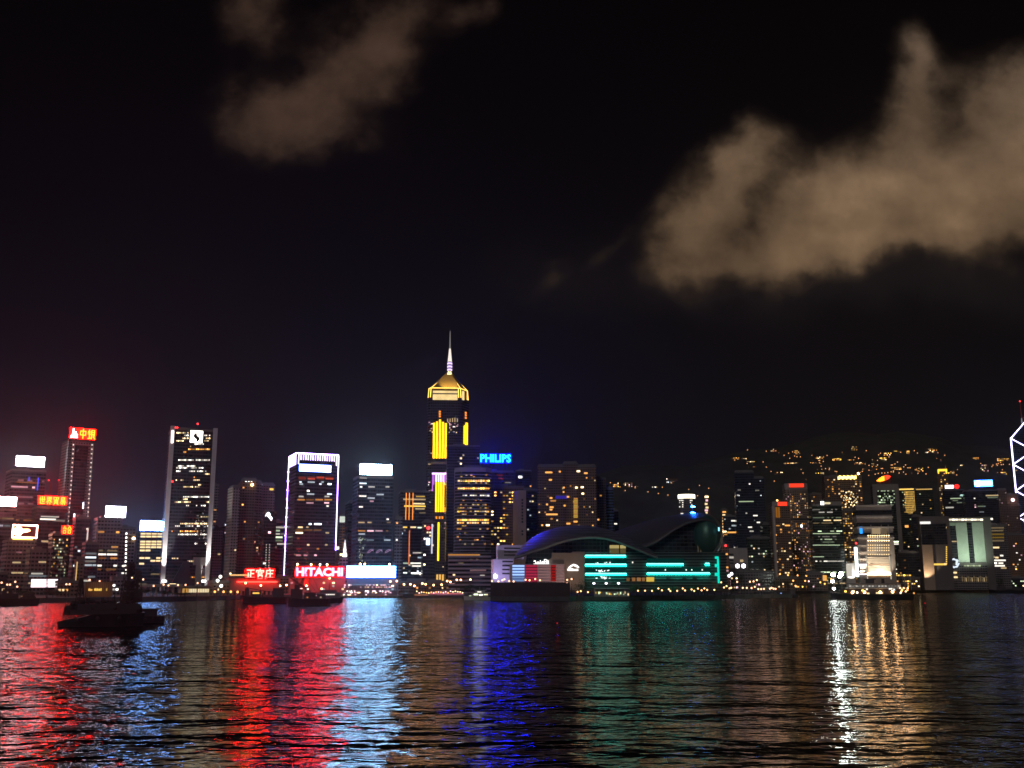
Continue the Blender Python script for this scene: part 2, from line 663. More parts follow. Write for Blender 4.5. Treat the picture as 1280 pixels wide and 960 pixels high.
GLYPH = {
    'zhong': [((1.5, 7.8), (8.5, 7.8)), ((1.5, 3.8), (8.5, 3.8)), ((1.5, 3.8), (1.5, 7.8)), ((8.5, 3.8), (8.5, 7.8)), ((5, 0.3), (5, 9.8))],
    'yin': [((0.8, 7.6), (3.8, 7.6)), ((2.3, 9.6), (0.5, 7)), ((0.6, 5.4), (4, 5.4)), ((2.3, 7.6), (2.3, 0.8)), ((0.5, 0.8), (4.2, 1.4)),
            ((5.3, 9.2), (9, 9.2)), ((9, 9.2), (9, 5.2)), ((5.3, 7.2), (9, 7.2)), ((5.3, 5.2), (9, 5.2)), ((5.3, 9.2), (5.3, 0.6)), ((7, 5), (9.6, 0.6)), ((9.2, 4), (7.4, 2.6))],
    'zheng': [((1, 9), (9, 9)), ((5.2, 9), (5.2, 1)), ((5.2, 5.2), (8.6, 5.2)), ((2.2, 5.6), (2.2, 1)), ((0.4, 0.8), (9.6, 0.8))],
    'guan': [((5, 10), (5, 8.8)), ((0.8, 8.6), (9.2, 8.6)), ((0.8, 8.6), (0.8, 7)), ((9.2, 8.6), (9.2, 7)), ((3, 7.2), (3, 0.3)), ((3, 7), (7.2, 7)),
             ((7.2, 7), (7.2, 4.8)), ((3, 4.8), (7.2, 4.8)), ((3, 3.2), (7.8, 3.2)), ((7.8, 3.2), (7.8, 0.4)), ((3, 0.4), (7.8, 0.4))],
    'zhuang': [((5.4, 10), (5.4, 8.8)), ((1.8, 8.6), (9.6, 8.6)), ((1.8, 8.6), (1.6, 4)), ((1.6, 4), (0.5, 0.4)), ((3.4, 5.2), (9, 5.2)), ((6.2, 7.4), (6.2, 0.8)), ((2.8, 0.8), (9.8, 0.8))],
    'shi': [((0.4, 6.6), (9.6, 6.6)), ((2, 9.4), (2, 0.8)), ((5, 9.8), (5, 3.4)), ((8, 9.8), (8, 3.4)), ((5, 3.4), (8, 3.4)), ((2, 0.8), (9, 0.8))],
    'jie': [((2, 9.6), (8, 9.6)), ((2, 7.6), (8, 7.6)), ((2, 5.6), (8, 5.6)), ((2, 5.6), (2, 9.6)), ((8, 5.6), (8, 9.6)), ((5, 9.6), (5, 5.6)),
            ((5, 5.6), (0.6, 3)), ((5, 5.6), (9.4, 3)), ((3.5, 3.6), (2.6, 0.2)), ((6.5, 3.6), (6.5, 0.2))],
    'mao': [((0.8, 9.6), (3.8, 9.6)), ((1.2, 9.6), (1, 7)), ((5, 9.4), (9, 9.4)), ((9, 9.4), (8.4, 7)), ((6.4, 9.4), (5, 7)), ((2.4, 6.4), (7.8, 6.4)), ((2.4, 6.4), (2.4, 2)),
            ((7.8, 6.4), (7.8, 2)), ((2.4, 5), (7.8, 5)), ((2.4, 3.5), (7.8, 3.5)), ((2.4, 2), (7.8, 2)), ((3.8, 2), (1.4, 0)), ((6.2, 2), (8.8, 0))],
    'yi': [((2.4, 9.8), (7.6, 9.8)), ((2.4, 7.8), (7.6, 7.8)), ((2.4, 5.9), (7.6, 5.9)), ((2.4, 5.9), (2.4, 9.8)), ((7.6, 5.9), (7.6, 9.8)),
           ((3.6, 5.6), (0.8, 2.6)), ((2.6, 4.4), (9, 4.4)), ((9, 4.4), (8, 0.2)), ((5, 4.2), (2.4, 0.6)), ((7, 4.2), (4.8, 0.2))],
    'tai': [((5, 9.8), (2, 6.4)), ((2, 6.2), (8, 6.2)), ((7, 8), (8.8, 5.8)), ((2.4, 4), (7.8, 4)), ((2.4, 4), (2.4, 0.4)), ((7.8, 4), (7.8, 0.4)), ((2.4, 0.4), (7.8, 0.4))],
    'he': [((5, 9.8), (0.6, 5.8)), ((5, 9.8), (9.4, 5.8)), ((3, 5.8), (7, 5.8)), ((2.4, 4), (7.8, 4)), ((2.4, 4), (2.4, 0.4)), ((7.8, 4), (7.8, 0.4)), ((2.4, 0.4), (7.8, 0.4))],
    'ren': [((3.4, 9.6), (3.4, 5)), ((3.4, 6.4), (6.4, 6.4)), ((3.4, 5), (0.6, 1)), ((0.8, 1.2), (8.8, 1.2)), ((6.6, 5), (8.6, 3.6)), ((3.4, 5), (6.5, 2.5))],
}


def glyphs(r, names, hw, h, mat, stroke=1.15, y=-0.5, x0=None, x1=None, pad=0.06):
    """characters written with square strokes across -hw..hw"""
    x0 = -hw if x0 is None else x0
    x1 = hw if x1 is None else x1
    n = len(names)
    cw = (x1 - x0) / n
    mb = MB()
    for i, g in enumerate(names):
        ox = x0 + cw * (i + pad)
        sx, sz = cw * (1 - 2 * pad) / 10, h / 10
        for (a, b) in GLYPH[g]:
            mb.bar((ox + a[0] * sx, a[1] * sz), (ox + b[0] * sx, b[1] * sz), stroke * (sx + sz) / 2, y, y + 0.35)
    return mb.build('lettering', mat, r)


def spot(name, loc, target, power, col, cone=40, blend=0.6, size=0.5):
    l = bpy.data.lights.new(name, 'SPOT')
    l.energy = power
    l.color = col
    l.spot_size = math.radians(cone)
    l.spot_blend = blend
    l.shadow_soft_size = size
    o = bpy.data.objects.new(name, l)
    COL.objects.link(o)
    o.location = loc
    o.rotation_euler = (Vector(target) - Vector(loc)).to_track_quat('-Z', 'Y').to_euler()
    return o

# ================================================================ water, quay, hills
random.seed(11)
wm = MB()
wm.v = [(-14000, 5, 0), (14000, 5, 0), (14000, 16000, 0), (-14000, 16000, 0)]
wm.f = [(0, 1, 2, 3)]
struct(wm.build('water', water_material()))

SHORE_PX = [(-420, 757), (0, 754), (200, 751.5), (300, 749), (425, 747), (560, 746.5), (611, 747), (613, 750.5), (712, 751.5), (720, 751), (900, 748.5),
            (990, 747), (994, 742), (1100, 740), (1270, 738.5), (1700, 737)]


def on_water(px, py, z=0.0):
    d = ray(px, py)
    k = (z - CAMH) / d.z
    return CAM + d * k


SHORE = []
for px_, py_ in SHORE_PX:
    p_ = on_water(px_, py_)
    SHORE.append((p_.x, p_.y))
land = SHORE + [(6500, 7000), (-6500, 7000)]
gm = MB()
gm.v = [(x, y, G0) for x, y in land]
gm.f = [tuple(range(len(land)))]
struct(gm.build('ground', pbr('city_ground', (0.06, 0.058, 0.055), 0.85, var=0.4, scale=0.05)))
sw = MB()
for (x0, y0), (x1, y1) in zip(SHORE, SHORE[1:]):
    n_ = len(sw.v)
    sw.v += [(x0, y0, -2), (x1, y1, -2), (x1, y1, G0 - 0.004), (x0, y0, G0 - 0.004)]
    sw.f.append((n_, n_ + 1, n_ + 2, n_ + 3))
    L_ = math.hypot(x1 - x0, y1 - y0)
    for i in range(int(L_ / 12)):          # timber fenders on the quay face
        k = (i + 0.5) / int(L_ / 12)
        x, y = x0 + (x1 - x0) * k, y0 + (y1 - y0) * k
        sw.box(x - 0.25, x + 0.25, y - 0.5, y + 0.05, -1, G0 - 0.3)
o = sw.build('seawall', pbr('quay_stone', (0.09, 0.085, 0.08), 0.8, var=0.5, scale=0.2))
tag(o, 'long dark stone seawall along the edge of the harbour', 'seawall')

RIDGE = [(-900, 716), (-300, 708), (300, 704), (500, 690), (640, 640), (760, 592), (860, 585), (950, 560), (1070, 546), (1180, 550), (1290, 563), (1600, 600), (2300, 680)]


def lerp(tab, x):
    if x <= tab[0][0]:
        return tab[0][1]
    for (a, b), (c, d) in zip(tab, tab[1:]):
        if x <= c:
            return b + (d - b) * (x - a) / (c - a)
    return tab[-1][1]


HY0, HY1, HY2 = 2150.0, 3300.0, 4600.0


def hill_z(a, y):
    """terrain height at photo bearing a and distance y"""
    zr = CAMH + (HORIZON - lerp(RIDGE, a)) / F * HY1 * 1.0
    q = math.sin(a * 0.021 + y * 0.0031) * 0.5 + math.sin(a * 0.053 - y * 0.0052 + 1.3) * 0.3 + math.sin(a * 0.11 + y * 0.011) * 0.12
    if y < HY1:
        k = (y - HY0) / (HY1 - HY0)
        k = k * k * (3 - 2 * k)
    else:
        k = 1 - 0.55 * (y - HY1) / (HY2 - HY1)
    return G0 - 1 + (zr - G0) * k * (1 + 0.10 * q * min(1, max(0, (1.15 - k) * 3)))


hm = MB()
NA, NY = 120, 44
for j in range(NY + 1):
    y = HY0 + (HY2 - HY0) * j / NY
    for i in range(NA + 1):
        a = -900 + 3200 * i / NA
        hm.v.append(((a - 640) / F * y, y, hill_z(a, y)))
for j in range(NY):
    for i in range(NA):
        k = j * (NA + 1) + i
        hm.f.append((k, k + 1, k + NA + 2, k + NA + 1))
struct(hm.build('hills', pbr('hill_forest', (0.075, 0.076, 0.070), 0.95, var=0.7, scale=0.02, spec=0.1), smooth=True))


def on_hill(px, py):
    d = ray(px, py)
    y = HY0 + 20
    while y < HY1:
        p = CAM + d * (y / d.y)
        if p.z <= hill_z(640 + F * p.x / p.y, y):
            return p
        y += 12
    return None


# ================================================================ facade materials
FC = {
    'dark': facade('facade_dark_glass', (0.035, 0.034, 0.042), (0.02, 0.02, 0.028), 3.6, 3.0, 0.6, 0.1),
    'violet': facade('facade_violet_glass', (0.060, 0.048, 0.070), (0.028, 0.024, 0.036), 3.6, 2.6, 0.55, 0.12),
    'grey': facade('facade_grey_concrete', (0.20, 0.18, 0.185), (0.03, 0.03, 0.035), 3.4, 3.0, 0.5, 0.25),
    'pale': facade('facade_pale_tile', (0.34, 0.31, 0.29), (0.05, 0.045, 0.045), 3.2, 2.8, 0.42, 0.45),
    'brown': facade('facade_brown_tile', (0.20, 0.135, 0.10), (0.035, 0.028, 0.024), 3.1, 2.7, 0.45, 0.35),
    'bands': facade('facade_white_bands', (0.36, 0.33, 0.38), (0.025, 0.022, 0.03), 4.2, 60.0, 0.55, 0.0),
    'blue': facade('facade_blue_glass', (0.045, 0.055, 0.085), (0.018, 0.026, 0.045), 3.8, 2.4, 0.62, 0.1),
    'green': facade('facade_green_glass', (0.045, 0.060, 0.052), (0.015, 0.024, 0.022), 3.8, 2.6, 0.6, 0.08),
    'grid': facade('facade_punched_grid', (0.42, 0.36, 0.40), (0.04, 0.035, 0.04), 3.0, 2.6, 0.45, 0.5),
}
CONC = pbr('pale_concrete', (0.36, 0.34, 0.32))
DARK = pbr('dark_metal', (0.03, 0.03, 0.034), 0.5)
BEIGE = pbr('beige_stone', (0.30, 0.24, 0.20))
STEEL = pbr('sign_steel', (0.10, 0.10, 0.11), 0.5, 0.6)
REDCASE = pbr('red_board_and_halo', (0.45, 0.03, 0.02), 0.5)  # red sign boards; behind the big quay letters it gives their red halo
LW = emit('screen_white', (0.92, 0.84, 1.0), 34)
LPINK = emit('screen_pink_white', (1.0, 0.30, 0.30), 110)
LBW = emit('screen_blue_white', (0.20, 0.44, 1.0), 95)
LBLUE = emit('screen_sky_blue', (0.03, 0.20, 1.0), 26)
LRED = emit('tube_red', (1.0, 0.02, 0.012), 22)
LRW = emit('letter_red_white', (1.0, 0.008, 0.006), 140)
LYEL = emit('letter_yellow', (1.0, 0.12, 0.006), 10)
LCY = emit('letter_cyan', (0.0003, 0.010, 1.0), 165)
LGOLD = emit('tube_gold', (1.0, 0.55, 0.006), 2.6)
LORA = emit('tube_orange', (1.0, 0.30, 0.02), 1.4, sample=False)
LPUR = emit('tube_violet_white', (0.42, 0.24, 1.0), 15)
LVIO = emit('tube_violet', (0.62, 0.16, 0.85), 1.1)
LWARM = emit('lamp_warm', (1.0, 0.62, 0.25), 30)
LWHITE = emit('lamp_white', (0.95, 0.97, 1.0), 40)
LBEAC = emit('beacon_red', (1.0, 0.03, 0.03), 5, sample=False)
LTEAL = emit('tube_teal', (0.004, 0.62, 0.46), 17)
LSBLUE = emit('beacon_blue', (0.01, 0.14, 1.0), 160)
LSOFTW = emit('soft_white_panel', (1.0, 0.93, 0.80), 1.6)


def beacons(tw, pts, r=0.9):
    for (px, py) in pts:
        x, z = tw.loc(px, py)
        MB().ball((x, -1.0, z), r).build('beacon', LBEAC, tw.root)


def masts(tw, pts, r=0.35, mat=None):
    for (px, py0, py1) in pts:
        x, z0 = tw.loc(px, py1)
        _, z1 = tw.loc(px, py0)
        MB().tube((x, 3, z0 - 2), (x, 3, z1), r, r * 0.4).build('mast', mat or STEEL, tw.root)


def band(tw, px0, py, px1, col, lv, hpx=2.0):
    tw.pwin(px0, py - hpx / 2, px1, py + hpx / 2, col, lv)


# ================================================================ left group (Causeway Bay side)
T = Tower('office_tower', 'dark maroon block at the very left edge carrying a pink-white sign', 'building', -46, 21, 636, 1000, 34, 10)
T.body(FC['violet'])
T.windows('office', 0.30, ['warm', 'pink', 'cool'], lev=(0, 1, 1, 2), cap=60)
r, hw, h = T.sign_root('rooftop_sign', 'bright pink-white rooftop sign at the left edge of the skyline', -34, 620.5, 20, 632)
sign_parts(r, hw, h, LPINK)

T = Tower('office_tower', 'dark tower with blue vertical lights below a large white rooftop sign', 'building', 15, 58, 588, 1100, 34, 10)
T.body(FC['violet'])
T.windows('office', 0.22, ['warm', 'pink', 'amber'], lev=(0, 0, 1, 2), cap=60)
for (px, a, b) in ((47.2, 597, 613), (36.5, 596, 601)):
    T.pbox(px - .7, a, px + .7, b, emit('tube_blue', (0.05, 0.08, 1.0), 1.2, False), 'light_strip')
band(T, 20, 602.5, 49, 'amber', 0, 1.6)
T.pbox(40.5, 639, 43, 651, emit('tube_white', (0.9, 0.85, 1.0), 3, False), 'light_strip')
r, hw, h = T.sign_root('rooftop_sign', 'white rooftop sign on the dark tower with blue light strips', 19.5, 570.5, 55, 583)
sign_parts(r, hw, h, LW)

T = Tower('office_tower', 'dark wide block under a red and yellow character sign with two masts', 'building', 46, 85, 634, 1040, 34, 8)
T.body(FC['violet'])
T.windows('office', 0.25, ['warm', 'white', 'cool'], lev=(0, 1, 2), cap=60)
masts(T, [(61.5, 600, 633), (73.5, 601, 633)], 0.5, emit('mast_red_glow', (0.9, 0.12, 0.05), 0.25, False))
for px in (61.5, 74):
    x, z = T.loc(px, 600)
    MB().ball((x, 3, z), 0.7).build('beacon', LBEAC, T.root)
band(T, 50, 634.5, 62, 'amber', 1, 1.5)
band(T, 51, 645.5, 74, 'white', 1, 1.6); band(T, 50, 648.8, 70, 'white', 2, 2.0)
r, hw, h = T.sign_root('rooftop_sign', 'red rooftop sign with four yellow characters below two red masts', 47.5, 620.5, 83, 630.5)
sign_parts(r, hw, h, emit('board_red_bright', (1.0, 0.0006, 0.0002), 260), REDCASE)
glyphs(r, ['shi', 'jie', 'mao', 'yi'], hw * 0.97, h * 0.92, LYEL)

T = Tower('office_tower', 'grey gridded block topped by a lit white-framed picture sign', 'building', 9, 46, 676, 905, 28, 8)
T.body(FC['grey'])
T.windows('office', 0.16, ['warm', 'pink'], lev=(0, 0, 1), cap=60, fh=3.0, bw=2.4)
band(T, 16, 674.5, 41, 'gold', 3, 2.4)
r, hw, h = T.sign_root('rooftop_sign', 'framed rooftop sign with a glowing brush-like emblem above a gold strip', 14.5, 656, 46, 672.5)
sign_parts(r, hw, h, None, pbr('sign_dark_red_board', (0.16, 0.03, 0.03)))
fr_ = MB()
fw = 0.75
fr_.box(-hw, hw, -.35, 0, h - fw, h); fr_.box(-hw, hw, -.35, 0, 0, fw); fr_.box(-hw, -hw + fw, -.35, 0, fw, h - fw); fr_.box(hw - fw, hw, -.35, 0, fw, h - fw)
fr_.build('frame', emit('tube_warm_white', (1.0, 0.42, 0.28), 40), r)
em = MB()
em.plate([(-hw * .88, h * .30), (-hw * .62, h * .14), (-hw * .30, h * .22), (-hw * .18, h * .40), (hw * .34, h * .50), (hw * .42, h * .58), (hw * .25, h * .68),
          (-hw * .22, h * .66), (-hw * .34, h * .82), (-hw * .66, h * .86), (-hw * .9, h * .62)], -.32, -.05)
em.build('emblem', emit('emblem_gold_white', (1.0, 0.50, 0.22), 25), r)

T = Tower('office_tower', 'low pale block with lit strips of floors above a white billboard', 'building', 38, 66, 688, 880, 24, 8)
T.body(FC['grey'])
T.windows('office', 0.5, ['white', 'warm', 'cool'], lev=(0, 1, 1, 2), cap=60, fh=3.0)
band(T, 39, 717, 54, 'white', 1, 2.0)
r, hw, h = T.sign_root('billboard', 'wide white lit billboard low above the quay on the left', 38.5, 724, 71.5, 734)
sign_parts(r, hw, h, emit('billboard_white', (1.0, 0.80, 0.84), 2.2))

T = Tower('office_tower', 'narrow tower speckled with greenish yellow lights under a small red sign', 'building', 66, 87, 668, 892, 24, 8)
T.body(FC['green'])
T.windows('res', 0.42, ['gold', 'green', 'warm', 'green'], fh=2.6, bw=1.5, lev=(0, 0, 1, 1, 2), cap=100, z0=12)
r, hw, h = T.sign_root('rooftop_sign', 'small red rooftop sign with two flame-coloured characters', 77, 657.5, 89.5, 667)
sign_parts(r, hw, h, emit('board_red_glow', (1.0, 0.0012, 0.0006), 45), REDCASE)
glyphs(r, ['tai', 'he'], hw * 0.95, h, LYEL)

T = Tower('office_tower', 'tall pale-edged tower with dotted light columns under a red sign', 'building', 86, 118, 551, 1120, 30, 14)
T.body(FC['pale'])
x0, z1 = T.loc(94, 556); x1, z0 = T.loc(110.5, 560)
MB().box(x0, x1, -0.35, 0, 12, z1).build('glass_front', FC['dark'], T.root)
for k in range(26):
    py = 556 + k * 5.6
    for px in (91.8 - k * .34, 115.2 - k * .34):
        x, z = T.loc(px, py)
        inst('edge_light', pane('white', 2), T.root, (x, 0, z), (1.3, 1, 1.5))
for (a, b, py, c, lv) in ((96, 100, 569, 'white', 0), (95, 104, 587.5, 'white', 1), (93, 97, 599, 'warm', 2), (97.5, 107, 599.5, 'warm', 2), (104, 105.6, 580, 'gold', 1),
                          (98, 100.4, 584.6, 'warm', 2), (91, 100, 634, 'white', 1), (92, 104, 637.6, 'white', 2), (92, 97, 629, 'warm', 0), (95, 96.5, 592, 'warm', 1)):
    band(T, a, py, b, c, lv, 2.0)
T.pbox(103, 628, 104.6, 636, emit('tube_white', (0.9, 0.85, 1.0), 3, False), 'light_strip', -.6)
T.pbox(91.5, 642, 93.4, 653, emit('tube_white', (0.9, 0.85, 1.0), 3, False), 'light_strip', -.6)
r, hw, h = T.sign_root('rooftop_sign', 'red rooftop sign reading two yellow characters beside a white emblem', 86.5, 535.5, 119, 548.5)
sign_parts(r, hw, h, emit('board_red_glow', (1.0, 0.0012, 0.0006), 45), REDCASE)
glyphs(r, ['zhong', 'yin'], hw, h * .95, LYEL, x0=-hw * .3)
glyphs(r, ['ren'], hw, h * .9, emit('emblem_white', (0.75, 0.85, 1.0), 6), x0=-hw * .95, x1=-hw * .32, stroke=1.6)

T = Tower('annex_block', 'slim annex with a bright vertical light line beside the dotted tower', 'building', 95, 114, 647, 1000, 22, 8)
T.body(FC['violet'])
T.windows('res', 0.10, ['cool', 'white'], lev=(0, 1, 2), cap=40)
T.pbox(106.5, 660, 108.2, 726, emit('edge_pink_white', (1.0, 0.75, 0.68), 0.8, False), 'light_strip')

T = Tower('apartment_block', 'small block with a few amber windows in front of the slim annex', 'building', 95.5, 106, 700, 885, 16, 5)
T.body(FC['brown'])
T.windows('res', 0.25, ['amber', 'warm', 'gold'], lev=(1, 2, 3), cap=30)
T.pbox(94.8, 702, 96, 730, emit('edge_gold', (1.0, 0.62, 0.25), 0.7, False), 'light_strip')

T = Tower('office_tower', 'low dark block with short white window bands left of the pale office tower', 'building', 107, 124, 679, 960, 22, 8)
T.body(FC['violet'])
T.windows('office', 0.5, ['white', 'cool'], lev=(0, 1, 2), cap=40)

T = Tower('office_tower', 'grey office tower under a square white rooftop sign', 'building', 122, 152, 648, 990, 26, 8)
T.body(FC['grey'])
T.windows('office', 0.42, ['warm', 'white', 'amber'], lev=(0, 1, 2), cap=60)
MB().box(-T.w / 2 - .6, -T.w / 2 + 1.4, -.8, 0, 0, T.H - 10).build('pier', CONC, T.root)
r, hw, h = T.sign_root('rooftop_sign', 'square white rooftop sign on the grey office tower', 131.5, 633, 156.5, 646.5)
sign_parts(r, hw, h, LW)

T = Tower('apartment_tower', 'narrow grey tower with a dotted white light line beside the square sign', 'building', 150, 170, 660, 1010, 22, 8)
T.body(FC['grey'])
T.windows('res', 0.05, ['amber', 'white'], lev=(1, 2), cap=30)
for k in range(12):
    x, z = T.loc(158.0 - k * .12, 667 + k * 5)
    inst('edge_light', pane('white', 3), T.root, (x, 0, z), (1.5, 1, 1.7))
x, z = T.loc(167, 673)
MB().ball((x, -.6, z), 1.2).build('lamp', LWARM, T.root)

T = Tower('office_tower', 'dark office block with yellow window bands below a glowing blue sign', 'building', 173, 214, 665, 1135, 30, 6)
T.body(FC['blue'])
for py, segs in ((667, 1), (670.6, 1), (677, 1), (680.5, 1), (684, 1), (688, .4), (697.5, .8), (701, .8), (704.6, .3), (710.5, .35)):
    for i in range(5):
        if T.rng.random() < segs:
            band(T, 176 + i * 7 - (py - 665) * .05, py, 182.2 + i * 7 - (py - 665) * .05, 'warm' if py < 709 else 'white', 2, 2.2)
T.windows('office', 0.08, ['warm', 'white'], lev=(0, 1), cap=20, z1=40)
r, hw, h = T.sign_root('rooftop_sign', 'long blue-white rooftop sign left of the black tower with white columns', 175, 651.5, 210, 663)
sign_parts(r, hw, h, LBW, emit('case_blue_halo', (0.01, 0.12, 1.0), 3), margin=.7)  # glowing casing draws the blue halo around the screen

# the black tower between two floodlit white columns
T = Tower('office_tower', 'black tower between two floodlit white corner columns with a square emblem', 'building', 214.5, 270.5, 537, 1080, 42, 5)
T.body(FC['dark'])
TW_S = T
cw_ = 4.4
for sx in (-1, 1):
    xx = sx * (T.w / 2 - 1.0)
    MB().prism([(xx - cw_ / 2, -2.6), (xx + cw_ / 2, -2.6), (xx + cw_ / 2, 2.2), (xx - cw_ / 2, 2.2)], 0, T.H + 2.5).build('corner_column', pbr('white_column_cladding', (0.62, 0.60, 0.60), 0.5, var=.08), T.root)
rw = random.Random(4)
for py, dens in ((541, .8), (544.2, .5), (547.8, .7), (551, .3), (555, .2), (558, .2), (561.5, .25), (565, .15), (571, .12), (575, .6), (582.5, .6), (584.8, .35), (589, .3),
                 (592.5, .2), (596.5, .15), (600, .12), (606, .1), (608.5, .2), (613.5, .2), (621, .75), (624, .2), (627.5, .6), (632, .15), (642, .1), (646, .5), (654.5, .55), (657.5, .4),
                 (661, .2), (664, .2), (668, .55), (679.5, .45), (698, .1), (701.5, .2), (721.5, .5), (725, .3)):
    k = (py - 537) / 185.0
    xl, xr = 221 - 9.5 * k, 263.5 - 3.5 * k
    i = 0
    nn = 22
    on = False
    c = rw.choice(('warm', 'warm', 'white', 'amber'))
    while i < nn:
        if rw.random() < 0.35:
            on = rw.random() < dens
        a = xl + (xr - xl) * i / nn
        if on and not (py < 554 and 235 < a < 254):
            T.pwin(a, py - .8, a + 1.35, py + .8, c, rw.choice((1, 2, 2, 3)))
        i += 1
for i in range(34):  # flecks of a reflection in the glass, drawn as glowing panes
    a, b = rw.uniform(244, 258), rw.uniform(637, 676)
    T.pwin(a, b, a + rw.uniform(.5, .9), b + rw.uniform(.6, 1.6), 'white', rw.choice((0, 1, 1)))
beacons(T, [(219, 534.5), (221.5, 534.6), (268, 537.5), (270.2, 537.6), (247, 530), (213.6, 602), (215.6, 602), (264.2, 604), (266.2, 604)], .95)
masts(T, [(247, 530.5, 537), (224, 528, 537)])
T.pbox(214.2, 538.5, 216.4, 554, emit('column_top_lamp', (1, .95, .9), 5, False), 'column_lamp', -3.2, -2.6)
x, z = T.loc(223, 719)
MB().plate([(x - 9, 6), (x + 14, 6), (x + 9, z * 0 + 33), (x + 4, 33)], -9, -4).build('entrance_canopy', DARK, T.root)
MB().box(x + 17, x + 23, -9, -2, 0, 36).box(x + 14, x + 26, -9.2, -2, 29, 37).build('entrance_tower', CONC, T.root)
r, hw, h = T.sign_root('emblem_sign', 'square white sign with a dark S-shaped emblem on the black tower', 237.3, 538.3, 253, 553.4, 1.0)
sign_parts(r, hw, h, emit('emblem_panel', (1.0, 0.97, 0.86), 4), None, legs=False)
e = MB()
sq = [(-.42, .62), (-.10, .86), (.02, .80), (.06, .60), (.42, .44), (.46, .28), (.16, .06), (.02, .12), (-.02, .30), (-.36, .44)]
e.plate([(hw * a * 1.2, h * b) for a, b in reversed(sq)], -.4, -.13)
e.build('emblem', DARK, r)

T = Tower('apartment_tower', 'thin dark slab just right of the black tower with white columns', 'building', 268, 274, 606, 1250, 24, 8)
T.body(FC['grey'])
T.windows('res', .05, ['amber'], cap=10)
T = Tower('apartment_tower', 'pale tower with small punched dark windows right of the white column', 'building', 268, 279, 661, 1120, 20, 14)
T.body(FC['grid'])
T.windows('res', .03, ['amber', 'warm'], cap=12)
T = Tower('apartment_block', 'shorter pale block with punched windows leaning against the pale tower', 'building', 259, 270, 680, 1160, 20, 14)
T.body(FC['grid'])
T.windows('res', .03, ['amber'], cap=8)
T = Tower('office_tower', 'slim dark tower topped by a bright white triangle', 'building', 278.5, 291.5, 657, 1180, 22, 8)
T.body(FC['blue'])
for py in (666, 670, 673.5, 683.5, 687, 697, 707):
    band(T, 281 + (py % 3), py, 289, 'cool', 2, 2.0)
r, hw, h = T.sign_root('rooftop_sign', 'glowing white triangular rooftop sign', 281.5, 649.5, 290.5, 656.5)
MB().plate([(-hw, 0), (hw, 0), (hw * .1, h)], -.3, .6).build('screen', emit('triangle_white', (.75, .88, 1), 7), r)
MB().box(-hw, hw, -.2, .8, -.8, -.02).build('casing', STEEL, r)


def shafts(name, label, parts, D, mat, dens, pal, rel=8, dep=24, lev=(1, 2, 3)):
    """a residential tower of several joined shafts; parts are (xl, xr, ytop, setback)"""
    xl, xr = min(p[0] for p in parts), max(p[1] for p in parts)
    yt = min(p[2] for p in parts)
    t_ = Tower(name, label, 'building', xl, xr, yt, D, dep, rel)
    mb, rb = MB(), MB()
    for (a, b, y, sb) in parts:
        xa, z = t_.loc(a, y); xb, _ = t_.loc(b, y)
        mb.box(xa, xb, sb, dep + sb * .3, 0, z)
        rb.box(xa + 1, xb - 1, sb + 3, dep - 3, z, z + 3)
        rb.box(xa - .2, xb + .2, sb - .3, sb - .02, z - 1.2, z + .8)
        nb = max(1, int((xb - xa) / 3.2))
        for fl in range(3, int(z / 3.1) - 1):
            for i in range(nb):
                if t_.rng.random() < dens:
                    inst('lit_window', pane(t_.rng.choice(pal), t_.rng.choice(lev)), t_.root,
                         (xa + (i + .5) * (xb - xa) / nb, sb, (fl + .5) * 3.1), (1.7, 1, 1.5))
    mb.build('wall', mat, t_.root)
    rb.build('roof', pbr('roof_concrete', (0.16, 0.155, 0.15)), t_.root)
    return t_


shafts('apartment_tower', 'pale narrow residential slab left of the brown stepped towers', [(291.5, 300.5, 609, 0)], 1090, FC['pale'], .02, ['warm'], 14)
T = shafts('apartment_tower', 'brown stepped residential tower with amber windows and three roof lights', [(298, 306, 606, 2.5), (303, 322, 600, 0), (320, 328, 603, 3)], 1105, FC['brown'], .035, ['amber', 'warm', 'amber'], 6)
for px in (307.5, 311, 314.5):
    x, z = T.loc(px, 601.4)
    inst('roof_light', pane('white', 3), T.root, (x, 0, z), (1.5, 1, 1.5))
x, z = T.loc(315.2, 606)
MB().ball((x, -.5, z), 1.3).build('lamp', LWARM, T.root)
T = shafts('apartment_tower', 'brown residential tower right of the stepped one with fewer lit windows', [(321, 330, 604.5, 3), (328, 344, 606, 0)], 1120, FC['brown'], .03, ['amber', 'pink', 'warm'], 6)
for px in (323, 325.5, 327.5):
    x, z = T.loc(px, 605.8)
    inst('roof_light', pane('cool', 2), T.root, (x, 0, z), (1.2, 1, 1.2))
band(T, 337, 611.5, 342, 'gold', 2, 2.4)
T = Tower('office_tower', 'slim dark tower with a looped white ribbon emblem near its roof', 'building', 330.5, 346, 640, 1075, 18, 6)
T.body(FC['violet'])
for k in range(11):
    for px in (333 - k * .1, 337 - k * .1):
        x, z = T.loc(px, 681 + k * 3.2)
        inst('edge_light', pane('white', 1), T.root, (x, 0, z), (1.0, 1, 1.1))
T.windows('res', .06, ['pink', 'white'], cap=25, z0=30)
r, hw, h = T.sign_root('emblem_sign', 'white looped ribbon emblem glowing on a slim dark tower', 331.5, 640.5, 340, 650.5)
lp = MB()
pts = [(-.9, .55), (-.6, .85), (-.1, .98), (.3, .8), (.3, .5), (0, .42), (-.3, .55), (-.2, .72), (.3, .3), (.8, .02), (.95, .3), (.7, .45)]
for a, b in zip(pts, pts[1:]):
    lp.bar((a[0] * hw, a[1] * h), (b[0] * hw, b[1] * h), .9, -.4, .1)
lp.build('emblem', emit('ribbon_white', (.85, .95, 1), 3), r)
